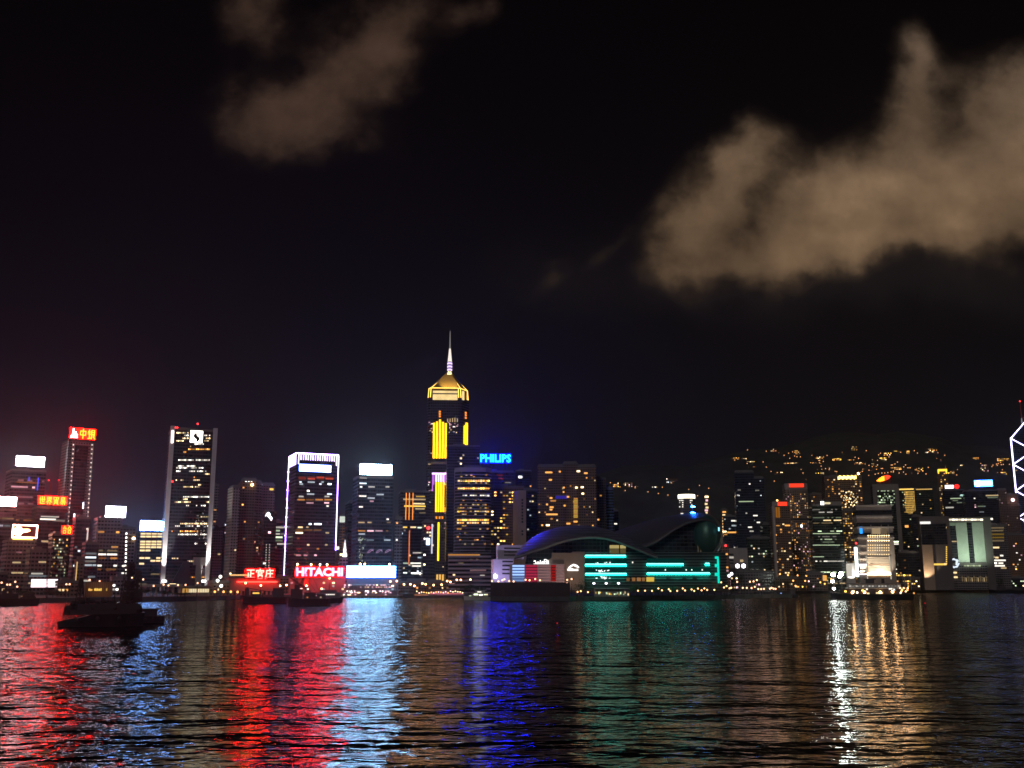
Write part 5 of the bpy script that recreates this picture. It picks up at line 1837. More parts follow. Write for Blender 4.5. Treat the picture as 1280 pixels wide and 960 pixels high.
MB().plate([(hw * .6 + h * .52 * math.cos(q / 12 * 6.2832), h * .5 + h * .52 * math.sin(q / 12 * 6.2832)) for q in range(12)], -.3, .2).build('red_disc', emit('disc_red', (1, .015, .01), 2.5, False), r)
MB().box(-hw - .3, hw + .3, .22, .7, -.5, h + .5).build('casing', STEEL, r)
lg = MB()
for q in range(5):
    lg.tube((-hw + hw * q / 2, .5, -4), (-hw + hw * q / 2, .5, 0), .2)
lg.build('support_frame', STEEL, r)
x, z = T.loc(1202, 619)
MB().plate([(x - 3, z - 1.5), (x + 3, z - 1.5), (x + 1.6, z + 1.2), (x, z + 1.6), (x - 1.8, z + 1.2)], -.5, 0).build('pale_emblem', emit('emblem_pale_green', (.6, .95, .85), .8, False), T.root)
T = Tower('office_tower', 'dark tower under a bright sky-blue sign with a white round end', 'building', 1205, 1246, 613, 1650, 30, 6)
T.body(FC['dark'])
for (a, b, py, c, lv) in ((1232, 1248, 619.5, 'warm', 1), (1234, 1247, 622, 'green', 0), (1222, 1232, 633, 'green', 0), (1224, 1230, 640, 'cool', 0)):
    band(T, a, py, b, c, lv, 1.6)
T.windows('res', .03, ['white', 'green', 'pink'], cap=40, lev=(0, 1, 2))
r, hw, h = T.sign_root('rooftop_sign', 'bright sky-blue rooftop sign with a white disc at its left end', 1218.5, 600.3, 1241, 608)
sign_parts(r, hw, h, LBLUE, emit('case_deep_blue_halo', (.005, .06, .8), 1.2, False), margin=.8)  # deep blue halo put on as a glowing casing
wd = MB()
wd.plate([(-hw + h * .5 + h * .52 * math.cos(q / 14 * 6.2832), h * .5 + h * .52 * math.sin(q / 14 * 6.2832)) for q in range(14)], -.4, -.13)
wd.box(-hw + h, hw * .95, -.3, -.13, h * .28, h * .72)
wd.build('emblem', emit('disc_white', (.7, .9, 1), 4), r)
T = Tower('office_tower', 'block of bright yellow-white floors left of the neon-braced tower', 'building', 1231, 1258, 656, 1560, 28, 6)
T.body(FC['grey'])
for (a, b, py, lv, c) in ((1236, 1255, 660, 0, 'warm'), (1236, 1254, 663.5, 0, 'warm'), (1237, 1255, 668, 0, 'gold'), (1237, 1255, 672, 0, 'gold'), (1237, 1255, 676, 0, 'warm'), (1237, 1249, 684.5, 2, 'warm'), (1238, 1241, 694, 2, 'warm'),
                          (1238, 1243, 696.5, 2, 'warm'), (1244, 1248, 697, 2, 'warm'), (1250, 1254, 694.5, 2, 'white'), (1238, 1257, 700.5, 2, 'white'), (1239, 1246, 704, 3, 'white'), (1248, 1254, 704, 2, 'white'), (1239, 1256, 707.3, 2, 'white'), (1240, 1243, 710, 1, 'warm'), (1251, 1258, 710, 1, 'warm')):
    T.pwin(a, py - 1, b, py + 1, c, lv)
T.pwin(1232, 651, 1237, 654, 'pink', 3); T.pwin(1237, 647.5, 1241, 650, 'white', 2)
T = shafts('apartment_tower', 'dim reddish apartment towers behind a pink-white lamp near the right edge', [(1247, 1258, 612, 0), (1257, 1273, 618, 4)], 1850, FC['brown'], .05, ['pink', 'amber', 'warm'], 4, 26, (0, 1, 1))
x, z = T.loc(1266, 625)
MB().ball((x, -2, z), 3.0).build('lamp', emit('lamp_pink_white', (1, .65, .70), 5, False), T.root)
T = Tower('apartment_tower', 'dark lower tower with amber lights at the foot of the neon-braced tower', 'building', 1256, 1282, 668, 1600, 24, 5)
T.body(FC['brown'])
T.windows('res', .10, ['amber', 'warm', 'pink', 'white'], cap=60, lev=(1, 1, 2, 3))

# neon-braced tower at the right edge
pA = at(1263.5, 548, 1900)
BW = 72.0
BK = empty('skyscraper', (pA.x, 1900, G0), math.radians(-24))
tag(BK, 'angular dark skyscraper braced with white neon diagonals at the right edge', 'building')
zS = pA.z - G0
MB().prism([(0, 0), (BW, 0), (BW, BW), (0, BW)], 0, zS).build('shaft', FC['blue'], BK)
MB().prism([(0, 0), (BW, 0), (BW, BW), (0, BW)], zS + .01, zS + 42, [(BW * .48, BW * .3), (BW * .52, BW * .3), (BW * .52, BW * .5), (BW * .48, BW * .5)]).build('sloped_roof', FC['blue'], BK)
neon = emit('neon_white_violet', (.60, .54, 1.0), 7.0)


def nbar(a, b, w=1.5):
    return MB().bar(a, b, w, -.9, -.05).build('neon_tube', neon, BK)


nbar((0, 0), (0, zS), 2.2)
MB().tube((0, -.4, zS), (BW * .5, BW * .3, zS + 42), 1.0).build('neon_tube', neon, BK)
mod = 33.0 / F * 1900
for k in range(4):
    z1_ = zS - k * mod
    nbar((.5, z1_ - .5), (BW / 2, z1_ - mod / 2)); nbar((BW / 2, z1_ - mod / 2), (BW, z1_))
    nbar((.5, z1_ - mod + .5), (BW / 2, z1_ - mod / 2)); nbar((BW / 2, z1_ - mod / 2), (BW, z1_ - mod))
for (dx, tall) in ((BW * .32, 74), (BW * .6, 70)):
    MB().tube((dx, BW * .3, zS + 20), (dx, BW * .3, zS + tall * .55), 1.5, 1.0).build('mast', emit('mast_pale', (.9, .9, 1), .25, False), BK)
    MB().tube((dx, BW * .3, zS + tall * .55), (dx, BW * .3, zS + tall), .9, .5).build('mast', pbr('mast_red_paint', (.5, .08, .06)), BK)
    MB().ball((dx, BW * .3, zS + tall), 1.3).build('beacon', LBEAC, BK)
rw = random.Random(6)
for i in range(30):
    inst('lit_window', pane('warm', rw.choice((0, 0, 1))), BK, (rw.uniform(3, BW), 0, rw.uniform(20, zS - 5)), (3.5, 1, 1.6))

# gate-shaped government building
T = Tower('gate_building', 'massive gate-shaped building with pale green lit inner walls', 'building', 1186, 1238, 650, 1430, 36, 4)
TW_G = T
FRM = pbr('gate_brown_grey', (.13, .115, .11), .6)
PALEG = pbr('gate_inner_panel', (.44, .50, .42), .6)
xl_, zt_ = T.loc(1185, 648); xr_, _ = T.loc(1236, 650)
zi_ = T.loc(1210, 653)[1]
zl_ = T.loc(1210, 703.5)[1]
xi_ = T.loc(1231, 680)[0]
xo_ = T.loc(1183.5, 690)[0]
g = MB()
g.box(xl_ - 4, xr_ + 2, -3, 34, zi_, zt_ + 1)
g.box(xi_, xr_ + 2, -3, 34, 0, zi_ - .01)
g.box(xo_ - 3, xi_ - .01, -2, 34, zl_ - 3, zl_)
g.build('gate_frame', FRM, T.root)
xa, _ = T.loc(1196.5, 680); xb, _ = T.loc(1210.5, 680); xc, _ = T.loc(1217, 680)
MB().box(xa, xb, 1, 8, zl_ + .01, zi_ - .01).build('inner_wall', PALEG, T.root)
MB().box(xc, xi_ - .02, 1, 8, zl_ + .01, zi_ - .01).build('inner_wall', PALEG, T.root)
MB().box(xb + .01, xc - .01, 3, 9, zl_ + .01, zi_ - .01).build('dark_slot', FC['dark'], T.root)
MB().box(xo_ + 1, xa - .01, 3, 30, zl_ + .01, zi_ - 4).build('dark_glass_wall', FC['dark'], T.root)
MB().box(xo_ + 1, xa + 0, 2, 6, zi_ - 3.9, zi_ - .02).build('inner_beam', PALEG, T.root)
MB().box(xo_, xi_, 2, 30, 0, zl_ - 3.01).build('lower_glass_wall', FC['grey'], T.root)
for i in range(12):
    a = 1182 + i * 3.9
    T.pbox(a, 648.6, a + 3.5, 650.9, emit('soffit_warm_%d' % (i % 3), (1, .88, .66), (1.6, 1.0, 2.2)[i % 3], False), 'roof_light', -3.6, -3.05)
for i in range(6):
    T.pbox(1205 + i * 3.6, 704.5, 1208 + i * 3.6, 708, emit('lower_green_%d' % (i % 2), (.85, 1, .6), (.35, .6)[i % 2], False), 'lower_light', 1.4, 1.95)
T.pbox(1190, 676, 1196, 677.5, pane('warm', 1).materials[0], 'lit_window', 2.7, 3.02)
xx, zz = T.loc(1192.5, 704)
em = MB()
rw = random.Random(2)
for q in range(9):
    a0 = q * .75
    em.bar((xx + 6 * math.cos(a0) * (.5 + .5 * (q % 2)), zz + 6 * math.sin(a0)), (xx + 6 * math.cos(a0 + .9), zz + 5.5 * math.sin(a0 + .9)), 2.0, -2.6, -2.1)
em.build('projection_screen', emit('ornament_blue_white', (.75, .85, 1), 1.2, False), T.root)
for py, a, b, lv in ((716, 1185, 1188, 3), (715.8, 1189, 1196, 2), (721.5, 1190, 1197, 2)):
    band(T, a, py, b, 'warm', lv, 2.2)
for i in range(14):
    T.pwin(1202 + i * 2.5, 720 + (i % 3), 1203 + i * 2.5, 727, 'warm', (0, 0, 1)[i % 3])
for k in range(3):
    spot('floodlight', T.hit((1201, 1213, 1225)[k], 712, 34.0), T.hit((1203, 1213, 1224)[k], 676, -1), 4.5e4, (.78, 1, .76), 100, 1.0, 2.0)
T = Tower('office_tower', 'wide brown-grey block with a tan floodlit wing left of the gate building', 'building', 1149, 1186, 645.5, 1400, 40, 6)
MB().box(-T.w / 2, T.w / 2, 0, 40, 0, T.H).build('wall', pbr('block_brown_grey', (.15, .13, .125)), T.root)
x0, z1 = T.loc(1151, 655); x1, z0 = T.loc(1184.5, 680.5)
MB().box(x0, x1, -.4, -.01, z0, z1).build('glass_front', FC['dark'], T.root)
x2, zt2 = T.loc(1165, 681)
MB().box(x0 - 1, x2, -4, -.02, 0, zt2).build('tan_wing', pbr('tan_stone', (.40, .30, .22)), T.root)
xm, _ = T.loc(1164.5, 700)
T.pbox(1150, 652, 1163, 655, emit('roof_white_strip', (1, .97, .92), 1.1, False), 'roof_light', -1)
for (a, b, py, lv, c) in ((1168, 1183, 659.5, 2, 'warm'), (1167, 1184, 679, 2, 'warm'), (1161, 1183, 705.5, 2, 'gold'), (1180, 1183, 705, 2, 'warm')):
    T.pwin(a, py - 1.1, b, py + 1.1, c, lv)
rw = random.Random(60)
for py in (657, 661, 663.5, 667, 669.5, 672, 676):
    for i in range(12):
        if rw.random() < .32:
            a = 1152 + i * 2.6
            T.pwin(a, py - .6, a + 2, py + .6, 'white', rw.choice((0, 0, 1)))
for k in range(9):
    T.pwin(1182.3, 683 + k * 2.6, 1183.8, 684.6 + k * 2.6, 'gold', 2)
for k in range(6):
    T.pwin(1159.5, 688 + k * 2.5, 1160.3, 689 + k * 2.5, 'amber', 1)
spot('floodlight', T.hit(1158, 727, 16), T.hit(1158, 700), 5e4, (1, .75, .5), 80)
T = Tower('office_tower', 'plain dark grey tower left of the wide brown-grey block', 'building', 1122, 1150, 690, 1450, 28, 6)
T.body(FC['dark'])
T.windows('res', .05, ['warm', 'white', 'amber'], cap=30, lev=(0, 1, 2))
T = Tower('office_tower', 'dim slab between the flame-sign tower and the wide brown-grey block', 'building', 1140, 1152, 645, 1600, 24, 4)
T.body(FC['dark'])
T.windows('res', .06, ['warm', 'green'], cap=20, lev=(0, 1, 2))
T.pwin(1131, 656.5, 1135.5, 659.5, 'amber', 2)

# ================================================================ low waterfront buildings and signs
# red-lit hall carrying the three red-white characters
T = Tower('waterfront_hall', 'long low hall lit red under three glowing characters', 'building', 286, 350, 723, 930, 26, 8)
RW_ = pbr('hall_painted_wall', (.42, .26, .22), .7)
T.body(RW_, plant=False)
mb = MB()
mb.box(-T.w / 2 - 1, T.w / 2 + 1, -2.2, 27, T.H + .01, T.H + 1.0)
mb.build('roof', pbr('hall_roof', (.20, .10, .09)), T.root)
for i in range(12):
    x = -T.w / 2 + 2 + i * (T.w - 4) / 11
    MB().box(x - 1, x + 1, -.2, .02, 0, 3.4).build('door', DARK, T.root)
T.pbox(287, 718, 312, 719.8, emit('eave_amber', (1, .55, .2), 1.0, False), 'eave_light', -1.5, -.8)
r, hw, h = T.sign_root('rooftop_sign', 'three red-white glowing characters above the red-lit low hall', 307, 711.5, 342, 723, 1.2)
glyphs(r, ['zheng', 'guan', 'zhuang'], hw, h, LRW, stroke=1.35)
MB().box(-hw - 1.5, hw + 1.5, .3, .9, -.6, h + 1).build('casing', REDCASE, r)
T.pbox(296, 727, 346, 727.8, LRED, 'red_light_tube', -2.5, -2.2)

T = Tower('waterfront_hall', 'cream hall brightly lit from inside on the quay below the black tower', 'building', 226, 262, 733.5, 840, 18, 6)
T.body(pbr('cream_wall', (.5, .40, .26)), plant=False)
T.pbox(236, 736, 261, 740.5, emit('hall_cream', (1, .80, .46), 1.0, False), 'lit_glazing', -.2)
T.pbox(228, 735.5, 235.5, 741, emit('hall_amber', (1, .50, .10), .6, False), 'lit_glazing', -.2)
mb = MB()
for i in range(18):
    x = -T.w / 2 + T.w * i / 17
    mb.box(x - .15, x + .15, -.5, -.21, 0, T.H)
mb.box(-T.w / 2 - 2, T.w / 2 + 2, -3, 19, T.H + .01, T.H + .7)
mb.build('roof', pbr('hall_roof_pale', (.35, .32, .28)), T.root)
T = Tower('pier_shed', 'orange-lit shed on the quay behind the dark work barge', 'building', 108, 141, 728, 815, 16, 6)
T.body(pbr('shed_ochre', (.22, .13, .06)), plant=False)
mb = MB()
for i in range(14):
    x = -T.w / 2 + T.w * i / 13
    mb.box(x - .2, x + .2, -.4, .02, 0, T.H)
mb.box(-T.w / 2 - 1, T.w / 2 + 1, -1.5, 17, T.H + .01, T.H + .6)
mb.build('roof', pbr('shed_roof', (.10, .07, .05)), T.root)
rw = random.Random(14)
for k in range(8):
    a = 110 + rw.random() * 29
    T.pwin(a, 735 + rw.random() * 2, a + rw.uniform(.8, 2.6), 738.5, rw.choice(('amber', 'gold', 'gold')), 2)
spot('floodlight', T.hit(126, 736, 14), T.hit(127, 731), 2e3, (1, .5, .12), 110)
T = Tower('flyover', 'raised road deck with amber lights left of the cream hall', 'flyover', 172, 228, 731.5, 850, 10, 6)
mb = MB()
mb.box(-T.w / 2, T.w / 2, 0, 10, T.H - 1.6, T.H)
mb.box(-T.w / 2, T.w / 2, -.2, -.01, T.H - 1.6, T.H + 1.0)
for i in range(8):
    x = -T.w / 2 + T.w * (i + .5) / 8
    mb.box(x - .7, x + .7, 3, 7, 0, T.H - 1.61)
mb.build('deck', CONC, T.root)
for i, (a, b, c) in enumerate(((173, 183, 'warm'), (199, 212, 'gold'), (212, 220, 'warm'), (190, 196, 'amber'))):
    T.pwin(a, 729.6 + (i % 2), b, 731.2 + (i % 2), c, (1, 2, 3, 1)[i])
T.root['kind'] = 'thing'

# the red letters and the blue-white screen on the quay sheds
T = Tower('waterfront_hall', 'low reddish hall carrying the big red-haloed white letters', 'building', 362, 432, 722, 1000, 24, 6)
TWL = T
T.body(pbr('hall_reddish', (.34, .18, .18)), plant=False)
T.pbox(380, 723, 386, 733, emit('red_panel', (1, .03, .02), .8, False), 'red_glow_panel', -.3)
T.windows('res', .12, ['pink', 'white', 'warm'], z0=3, cap=20, fh=3)
r, hw, h = T.sign_root('rooftop_sign', 'big white-red glowing letters spelled across an added red halo board on the quay', 369.5, 709.5, 428.3, 720.3, 1.0)
text_mesh('HITACHI', 2 * hw, h, .9, 'lettering', emit('letter_magenta_red', (1.0, 0.011, 0.020), 115), r, (0, -.6, 0), .045)
MB().box(-hw - 1, hw + 1, 0, 1, -1.5, h + 1.5).build('casing', REDCASE, r)  # red board added so the letters light it into a halo
for i, px in enumerate((371, 388, 399, 408)):
    x = (px - 398.9) / 29.4 * hw
    MB().ball((x, -1.5, h + 3.0), .75).tube((x, 0, h + 1.4), (x, -1.4, h + 3.0), .12).build('sign_lamp', LWARM, r)
T = Tower('waterfront_hall', 'dark blue-lit hall under the wide blue-white screen', 'building', 434, 498, 723.5, 1010, 24, 4)
T.body(pbr('hall_blue_grey', (.20, .22, .30)), plant=False)
T.windows('res', .12, ['pink', 'cool', 'warm'], z0=3, cap=20, fh=3)
r, hw, h = T.sign_root('billboard', 'wide bright blue-white screen above the ferry pier', 433.5, 708, 494, 721.5, 1.0)
sign_parts(r, hw, h, emit('screen_ice_blue', (0.24, 0.58, 1.0), 62), emit('case_blue_halo', (0.01, 0.12, 1.0), 3), margin=.9, legs=False)  # casing emits to make the blue halo round this screen
for i, px in enumerate((449.5, 455.5, 486.5)):
    x = (px - 463.75) / 30.25 * hw
    MB().ball((x, -1.0, h + 2.2), .8).tube((x, .4, h), (x, -1, h + 2.2), .12).build('sign_lamp', LWARM, r)

# ferry pier with rows of lights
PP = at(463, 726, 992)
PI = empty('ferry_pier', (PP.x, 992, 0), 0)
tag(PI, 'two-storey ferry pier strung with rows of pale lights below the blue-white screen', 'pier')
pw = 76 / F * 992 / 2
MB().box(-pw, pw, -14, 14, 1.2, 2.6).build('deck', CONC, PI)
MB().box(-pw + 2, pw - 2, -8, 10, 6.6, 7.3).box(-pw + 4, pw - 12, -7, 9, 11.6, 12.4).build('roof', pbr('pier_roof', (.30, .30, .36)), PI)
mb = MB()
for i in range(15):
    x = -pw + 3 + i * (2 * pw - 6) / 14
    mb.box(x - .3, x + .3, -7.6, -7, 2.6, 6.6)
    if 0 < i < 12:
        mb.box(x - .25, x + .25, -6.6, -6, 7.3, 11.6)
    mb.tube((x, -12, -4), (x, -12, 1.2), .5)
mb.build('column', pbr('pier_column', (.28, .26, .30)), PI)
MB().box(-pw + 3, pw - 3, -5, 8, 2.61, 6.4).box(-pw + 6, pw - 14, -4, 7, 7.31, 11.4).build('wall', pbr('pier_wall', (.30, .22, .30)), PI)
rw = random.Random(19)
for row, (z, n, y) in enumerate(((12.0, 13, -7.3), (10.0, 14, -4.2), (6.2, 17, -8.2), (4.8, 14, -5.2), (2.9, 8, -14.1))):
    for i in range(n):
        if rw.random() < .7:
            x = -pw + 5 + (2 * pw - 14) * (i + rw.random() * .6) / n
            inst('deck_light', pane(rw.choice(('pink', 'warm', 'white', 'pink')), rw.choice((2, 2, 3))), PI, (x, y, z), (rw.choice((1, 1.5, 3)), 1, .9))
# pier with pink canopy
PP = at(550, 742, 975)
PK = empty('landing_pier', (PP.x, 975, 0), 0)
tag(PK, 'landing pier with an arched pink-lit railing right of the ferry pier', 'pier')
pw = 62 / F * 975 / 2
MB().box(-pw, pw, -4, 4, 1.0, 2.2).build('deck', pbr('pier_dark_deck', (.10, .07, .07)), PK)
rl = MB()
prev = None
for i in range(25):
    k = i / 24
    x = -pw * .45 + 1.4 * pw * k
    z = 3.0 + 3.6 * math.sin(math.pi * (.12 + .86 * k)) ** .8
    if prev:
        rl.tube(prev, (x, -4.1, z), .28)
    rl.tube((x, -4.1, 2.2), (x, -4.1, z), .12)
    prev = (x, -4.1, z)
rl.build('railing', pbr('railing_white', (.6, .5, .5)), PK)
MB().box(-pw * .4, pw * .9, -4.4, -4.2, 3.6, 4.2).build('pink_light_strip', emit('strip_pink', (1, .22, .28), .9, False), PK)
MB().box(-pw, -pw * .45, -4.4, -4.2, 2.5, 3.2).build('amber_light_strip', emit('strip_amber', (1, .36, .16), .55, False), PK)
rw = random.Random(23)
for i in range(20):
    x = -pw * .9 + 1.8 * pw * i / 19
    inst('deck_light', pane(rw.choice(('pink', 'warm', 'amber')), 3), PK, (x, -4.5, 4.6 + rw.random() * 1.8), (1, 1, .9))
MB().box(-pw * .1, pw * .95, -2, 3.5, 2.21, 3.6).build('wall', pbr('pier_wall', (.30, .22, .30)), PK)

# low fill along the shore: labelled by their neighbours
for (nm, lb, xl, xr, yt, D, mt, dn, pl) in (
        ('low_building', 'low unlit block at the far left behind the dark derrick barge', -40, 10, 716, 860, 'violet', .10, ['warm', 'pink']),
        ('low_building', 'low dim block between the white billboard and the orange-lit shed', 72, 97, 727, 830, 'brown', .12, ['warm', 'amber']),
        ('low_building', 'low dark block between the dotted white light line and the blue sign tower', 140, 176, 722, 900, 'grey', .12, ['warm', 'white']),
        ('low_building', 'low dark block between the white column and the red-lit hall', 262, 288, 727, 880, 'brown', .15, ['amber', 'warm']),
        ('low_building', 'low brick block between the red-lit hall and the violet-outlined tower', 344, 364, 722, 1000, 'brown', .2, ['white', 'warm']),
        ('low_building', 'low dark block between the orange-lined tower and the spired tower', 497, 562, 727, 1080, 'brown', .1, ['amber', 'warm']),
        ('low_building', 'low pink-grey podium between the hall nose and the pale-edged tower', 900, 966, 714, 1150, 'grey', .10, ['pink', 'warm']),
        ('low_building', 'low pinkish block right of the pale-edged tower at the shore', 1008, 1030, 716, 1330, 'grey', .16, ['amber', 'pink']),
        ('low_building', 'low amber-lit block left of the floodlit bank tower behind the trees', 966, 1010, 722, 1300, 'brown', .42, ['amber', 'gold', 'warm']),
        ('low_building', 'low dark block right of the floodlit banded tower', 1112, 1150, 722, 1420, 'brown', .34, ['amber', 'gold', 'warm']),
        ('low_building', 'low dark block at the right edge below the neon-braced tower', 1238, 1310, 722, 1560, 'dark', .28, ['warm', 'amber', 'green'])):
    T = Tower(nm, lb, 'building', xl, xr, yt, D, 22, 5)
    T.body(FC[mt])
    T.windows('res', dn, pl, fh=3.4, bw=2.6, z0=3.4, cap=40, lev=(1, 2, 2, 3))
T = Tower('low_building', 'tall amber-glowing entrance bay beside the dark trees left of the ferry', 'building', 1028, 1034, 719, 1300, 10, 4)
T.body(FC['brown'], plant=False)
T.pbox(1028.5, 719, 1033.5, 726, emit('entrance_amber', (1, .48, .10), .9, False), 'lit_glazing', -.3)
T = Tower('footbridge', 'covered footbridge glowing amber right of the floodlit banded tower', 'footbridge', 1114, 1140, 717.5, 1380, 8, 4)
MB().box(-T.w / 2, T.w / 2, 0, 8, T.H - 3.6, T.H).build('deck', pbr('bridge_brown', (.22, .16, .10)), T.root)
lg = MB()
for i in range(4):
    x = -T.w / 2 + 2 + i * (T.w - 4) / 3
    lg.box(x - .6, x + .6, 2, 6, 0, T.H - 3.61)
lg.build('column', CONC, T.root)
for i in range(7):
    T.pwin(1115 + i * 3.5, 718.3, 1117.6 + i * 3.5, 720, 'gold', (1, 2, 2, 1, 3, 1, 2)[i])

# glazed entrance pavilion of the hall promenade
PV = at(765, 740, 822)
PVr = empty('entrance_pavilion', (PV.x, 822, G0), 0)
tag(PVr, 'glazed pavilion glowing pale yellow below the teal light strips', 'pavilion')
pw = 42 / F * 822 / 2
MB().box(-pw, pw, -3, 9, 6.0, 6.6).build('roof', pbr('pavilion_roof', (.35, .42, .38)), PVr)
mb = MB()
for i in range(12):
    x = -pw + 2 * pw * i / 11
    mb.box(x - .15, x + .15, -.4, -.02, 0, 6)
mb.build('mullion', pbr('pavilion_frame', (.30, .32, .30)), PVr)
MB().box(-pw, pw, 0, 8, 0, 2.8).box(-pw, pw, 0.3, 8, 2.81, 5.99).build('wall', pbr('pavilion_wall', (.34, .40, .34)), PVr)
rw = random.Random(41)
for i in range(22):
    x = -pw + .8 + 2 * (pw - .8) * i / 21
    if rw.random() < .8:
        inst('lit_window', pane(rw.choice(('gold', 'green', 'warm')), rw.choice((1, 2, 2))), PVr, (x, -.02 if i % 2 else -.05, 1.6 + rw.random() * 1.6), (1.0, 1, rw.uniform(1, 2.2)))
for px in (742.5, 757.5, 772.5):
    x = (px - 765) / F * 822
    z = (HORIZON - 729) / F * 822 + CAMH - G0
    MB().tube((x, -4, 0), (x, -4, z), .14).build('lamp_post', DARK, PVr)
    MB().ball((x, -4.2, z), 1.1, 8, 5, .7).build('lamp_head', emit('lamp_lilac', (.9, .85, 1), 4), PVr)

# ================================================================ street lamps along the shore
LAMP_POLE = None


def lamp_proto(name, label, mat, r, h, group):
    root = empty(name, (0, 0, 0))
    tag(root, label, 'street lamp', group)
    MB().tube((0, 0, 0), (0, 0, h), .16, .10).box(-.3, .3, -.3, .3, 0, .6).build('pole', DARK, root)
    MB().ball((0, 0, h + r * .6), r, 8, 5).build('lamp_head', mat, root)
    return root


def lamps(name, label, group, mat, r, spots_, jitter=0):
    rw_ = random.Random(len(spots_))
    proto = None
    for (px, py, D) in spots_:
        p = at(px, py, D)
        h = p.z - G0
        key = name
        if proto is None:
            proto = lamp_proto(name, label, mat, r, 1.0, group)
            o_ = proto
        else:
            o_ = copy_tree(proto)
        o_.location = (p.x, D, G0)
        hh = max(1.5, h)
        for ch in o_.children:
            if ch.name.startswith('pole'):
                ch.scale = (1, 1, hh)
            else:
                ch.location = (0, 0, hh - 1.0)


AMB = emit('lamp_amber', (1.0, .42, .10), 3)
PKL = emit('lamp_peach', (1.0, .52, .28), 3)
lamps('street_lamp', 'round peach lamp on a post above the long brown hoarding', 'lamps above the brown hoarding', PKL, .75,
      [(615, 727, 835), (623, 727.5, 835), (628, 726, 838), (636.5, 727, 835), (642, 727.5, 836), (657, 725.5, 835), (662, 726, 836), (669, 724.5, 840), (675, 726, 835), (709, 725.5, 840), (714.5, 724.5, 845), (630.5, 724.7, 842)])
rw = random.Random(55)
pr = []
for (px, py) in ((785.5, 740), (797.5, 739), (806.3, 739), (815, 739.2), (823, 736.2), (827.5, 738.5), (836, 737.2), (838, 739.4), (846.5, 739.2), (853.5, 736.2), (856.3, 738.7), (864.5, 737.5), (867.8, 739.2), (872.5, 736.3), (877, 738.5), (880.5, 736.2), (884, 738), (893, 738),
                 (901.5, 728.5), (905, 735), (908.2, 733.2), (912, 736), (722, 740.5), (726, 739.6), (735, 740.8), (753, 741), (764, 740.4), (773, 740.5), (781, 740.8)):
    pr.append((px, py, 835 + rw.random() * 8))
lamps('promenade_lamp', 'small warm lamp on the promenade in front of the convention hall', 'warm lamps along the hall promenade', emit('lamp_promenade', (1.0, .50, .20), 3.5), .68, pr)
pr = []
for (px, py) in ((928.5, 735.5), (933.5, 735.5), (939.5, 735.7), (943.5, 734.3), (948, 737), (951.5, 737), (955, 736.8), (962.5, 736.5), (964.5, 735.5), (967, 736.5), (969.5, 736.8), (937.5, 727.8), (942, 727.4), (946, 725.8), (921.5, 728), (914, 735.4)):
    pr.append((px, py, 965 + rw.random() * 6))
lamps('street_lamp', 'bright peach lamp in the short row right of the convention hall', 'lamps right of the convention hall', PKL, .85, pr)
pr = []
for (px, py) in ((991.5, 726.5), (994.5, 733), (1006.5, 726.8), (1008, 720.5), (1025.5, 728.5), (1031, 730.5), (997, 719.8), (985, 719.5), (1039, 724.5), (1041, 736), (975, 718.2)):
    pr.append((px, py, 1262 + rw.random() * 20))
lamps('street_lamp', 'amber street lamp among the dark trees left of the ferry', 'amber lamps left of the ferry', AMB, 1.1, pr)
pr = []
for (px, py) in ((1133, 725), (1142.5, 725.5), (1145.5, 725), (1141, 729), (1156, 727.5), (1161.5, 724), (1166, 728), (1173, 724.5), (1180, 728), (1208, 727.5), (1215, 727), (1220, 728), (1228, 726.5), (1234, 727.5), (1237, 722.5), (1244, 727.5), (1254, 725), (1268, 724.5), (1271, 725.5), (1266, 727),
                 (1260, 712), (1273, 664.5)):
    if py > 700:
        pr.append((px, py, 1500 if px < 1180 else 1590))
lamps('street_lamp', 'amber street lamp on the shore road at the right side', 'amber lamps on the right shore road', AMB, 1.3, pr)
pr = []
for (px, py) in ((2, 729), (9, 731.5), (12.5, 731.5), (19, 728), (21.5, 734), (83, 731), (87, 731), (112, 725.5), (124.5, 727.2), (117, 735.5), (122, 737.5), (138, 736), (165, 723), (179, 725), (204.5, 731.5), (210.5, 732.5), (222.5, 732), (232, 731.8), (247, 729.5), (192, 733)):
    d_ = 795 if px < 110 else 822
    pr.append((px, py, d_ + rw.random() * 8))
lamps('street_lamp', 'warm street lamp on the left shore road behind the barges', 'warm lamps on the left shore road', PKL, .72, pr)
lamps('quay_lamp', 'low orange lamp on the quay between the cream hall and the red hall', 'orange quay lamps left of the red hall', AMB, .95, [(268.5, 740.5, 862), (279.5, 740.5, 864), (288.5, 740.5, 866), (297, 740.8, 868)])
lamps('quay_lamp', 'white flare lamp on the quay right of the black tower', 'white flare lamps beside the black tower', emit('lamp_flare_white', (1, .93, .80), 6), 1.3, [(275.5, 722, 872), (272, 727, 872), (276.5, 733.5, 872)])
lamps('street_lamp', 'warm lamp on the quay by the ferry piers', 'warm lamps by the ferry piers', emit('lamp_pier_orange', (1, .42, .16), 14), .85,
      [(358, 732, 975), (373, 733, 975), (383, 732.8, 975), (402, 736.5, 975), (412, 723.5, 1000), (488, 727.5, 1010), (496, 727, 1010), (505, 731, 1020), (513, 731, 1020), (518, 733, 1020), (528, 730, 1020), (532, 731, 1020), (542, 732, 1020), (552, 731.5, 1020), (559, 727, 1030), (563, 728, 1030), (571, 725.5, 1030), (576, 725.5, 1030), (588, 725.2, 1030),
       (326, 732.5, 915), (307, 729.6, 915), (350, 733, 940)])
lamps('floodlight_mast', 'very bright white lamp above the quay left of the flat pale block', 'white lamps by the flat pale block', emit('lamp_stadium', (.95, .9, 1), 8), 2.0, [(922, 709, 1000), (929.5, 709, 1000), (900, 707.5, 1000)])
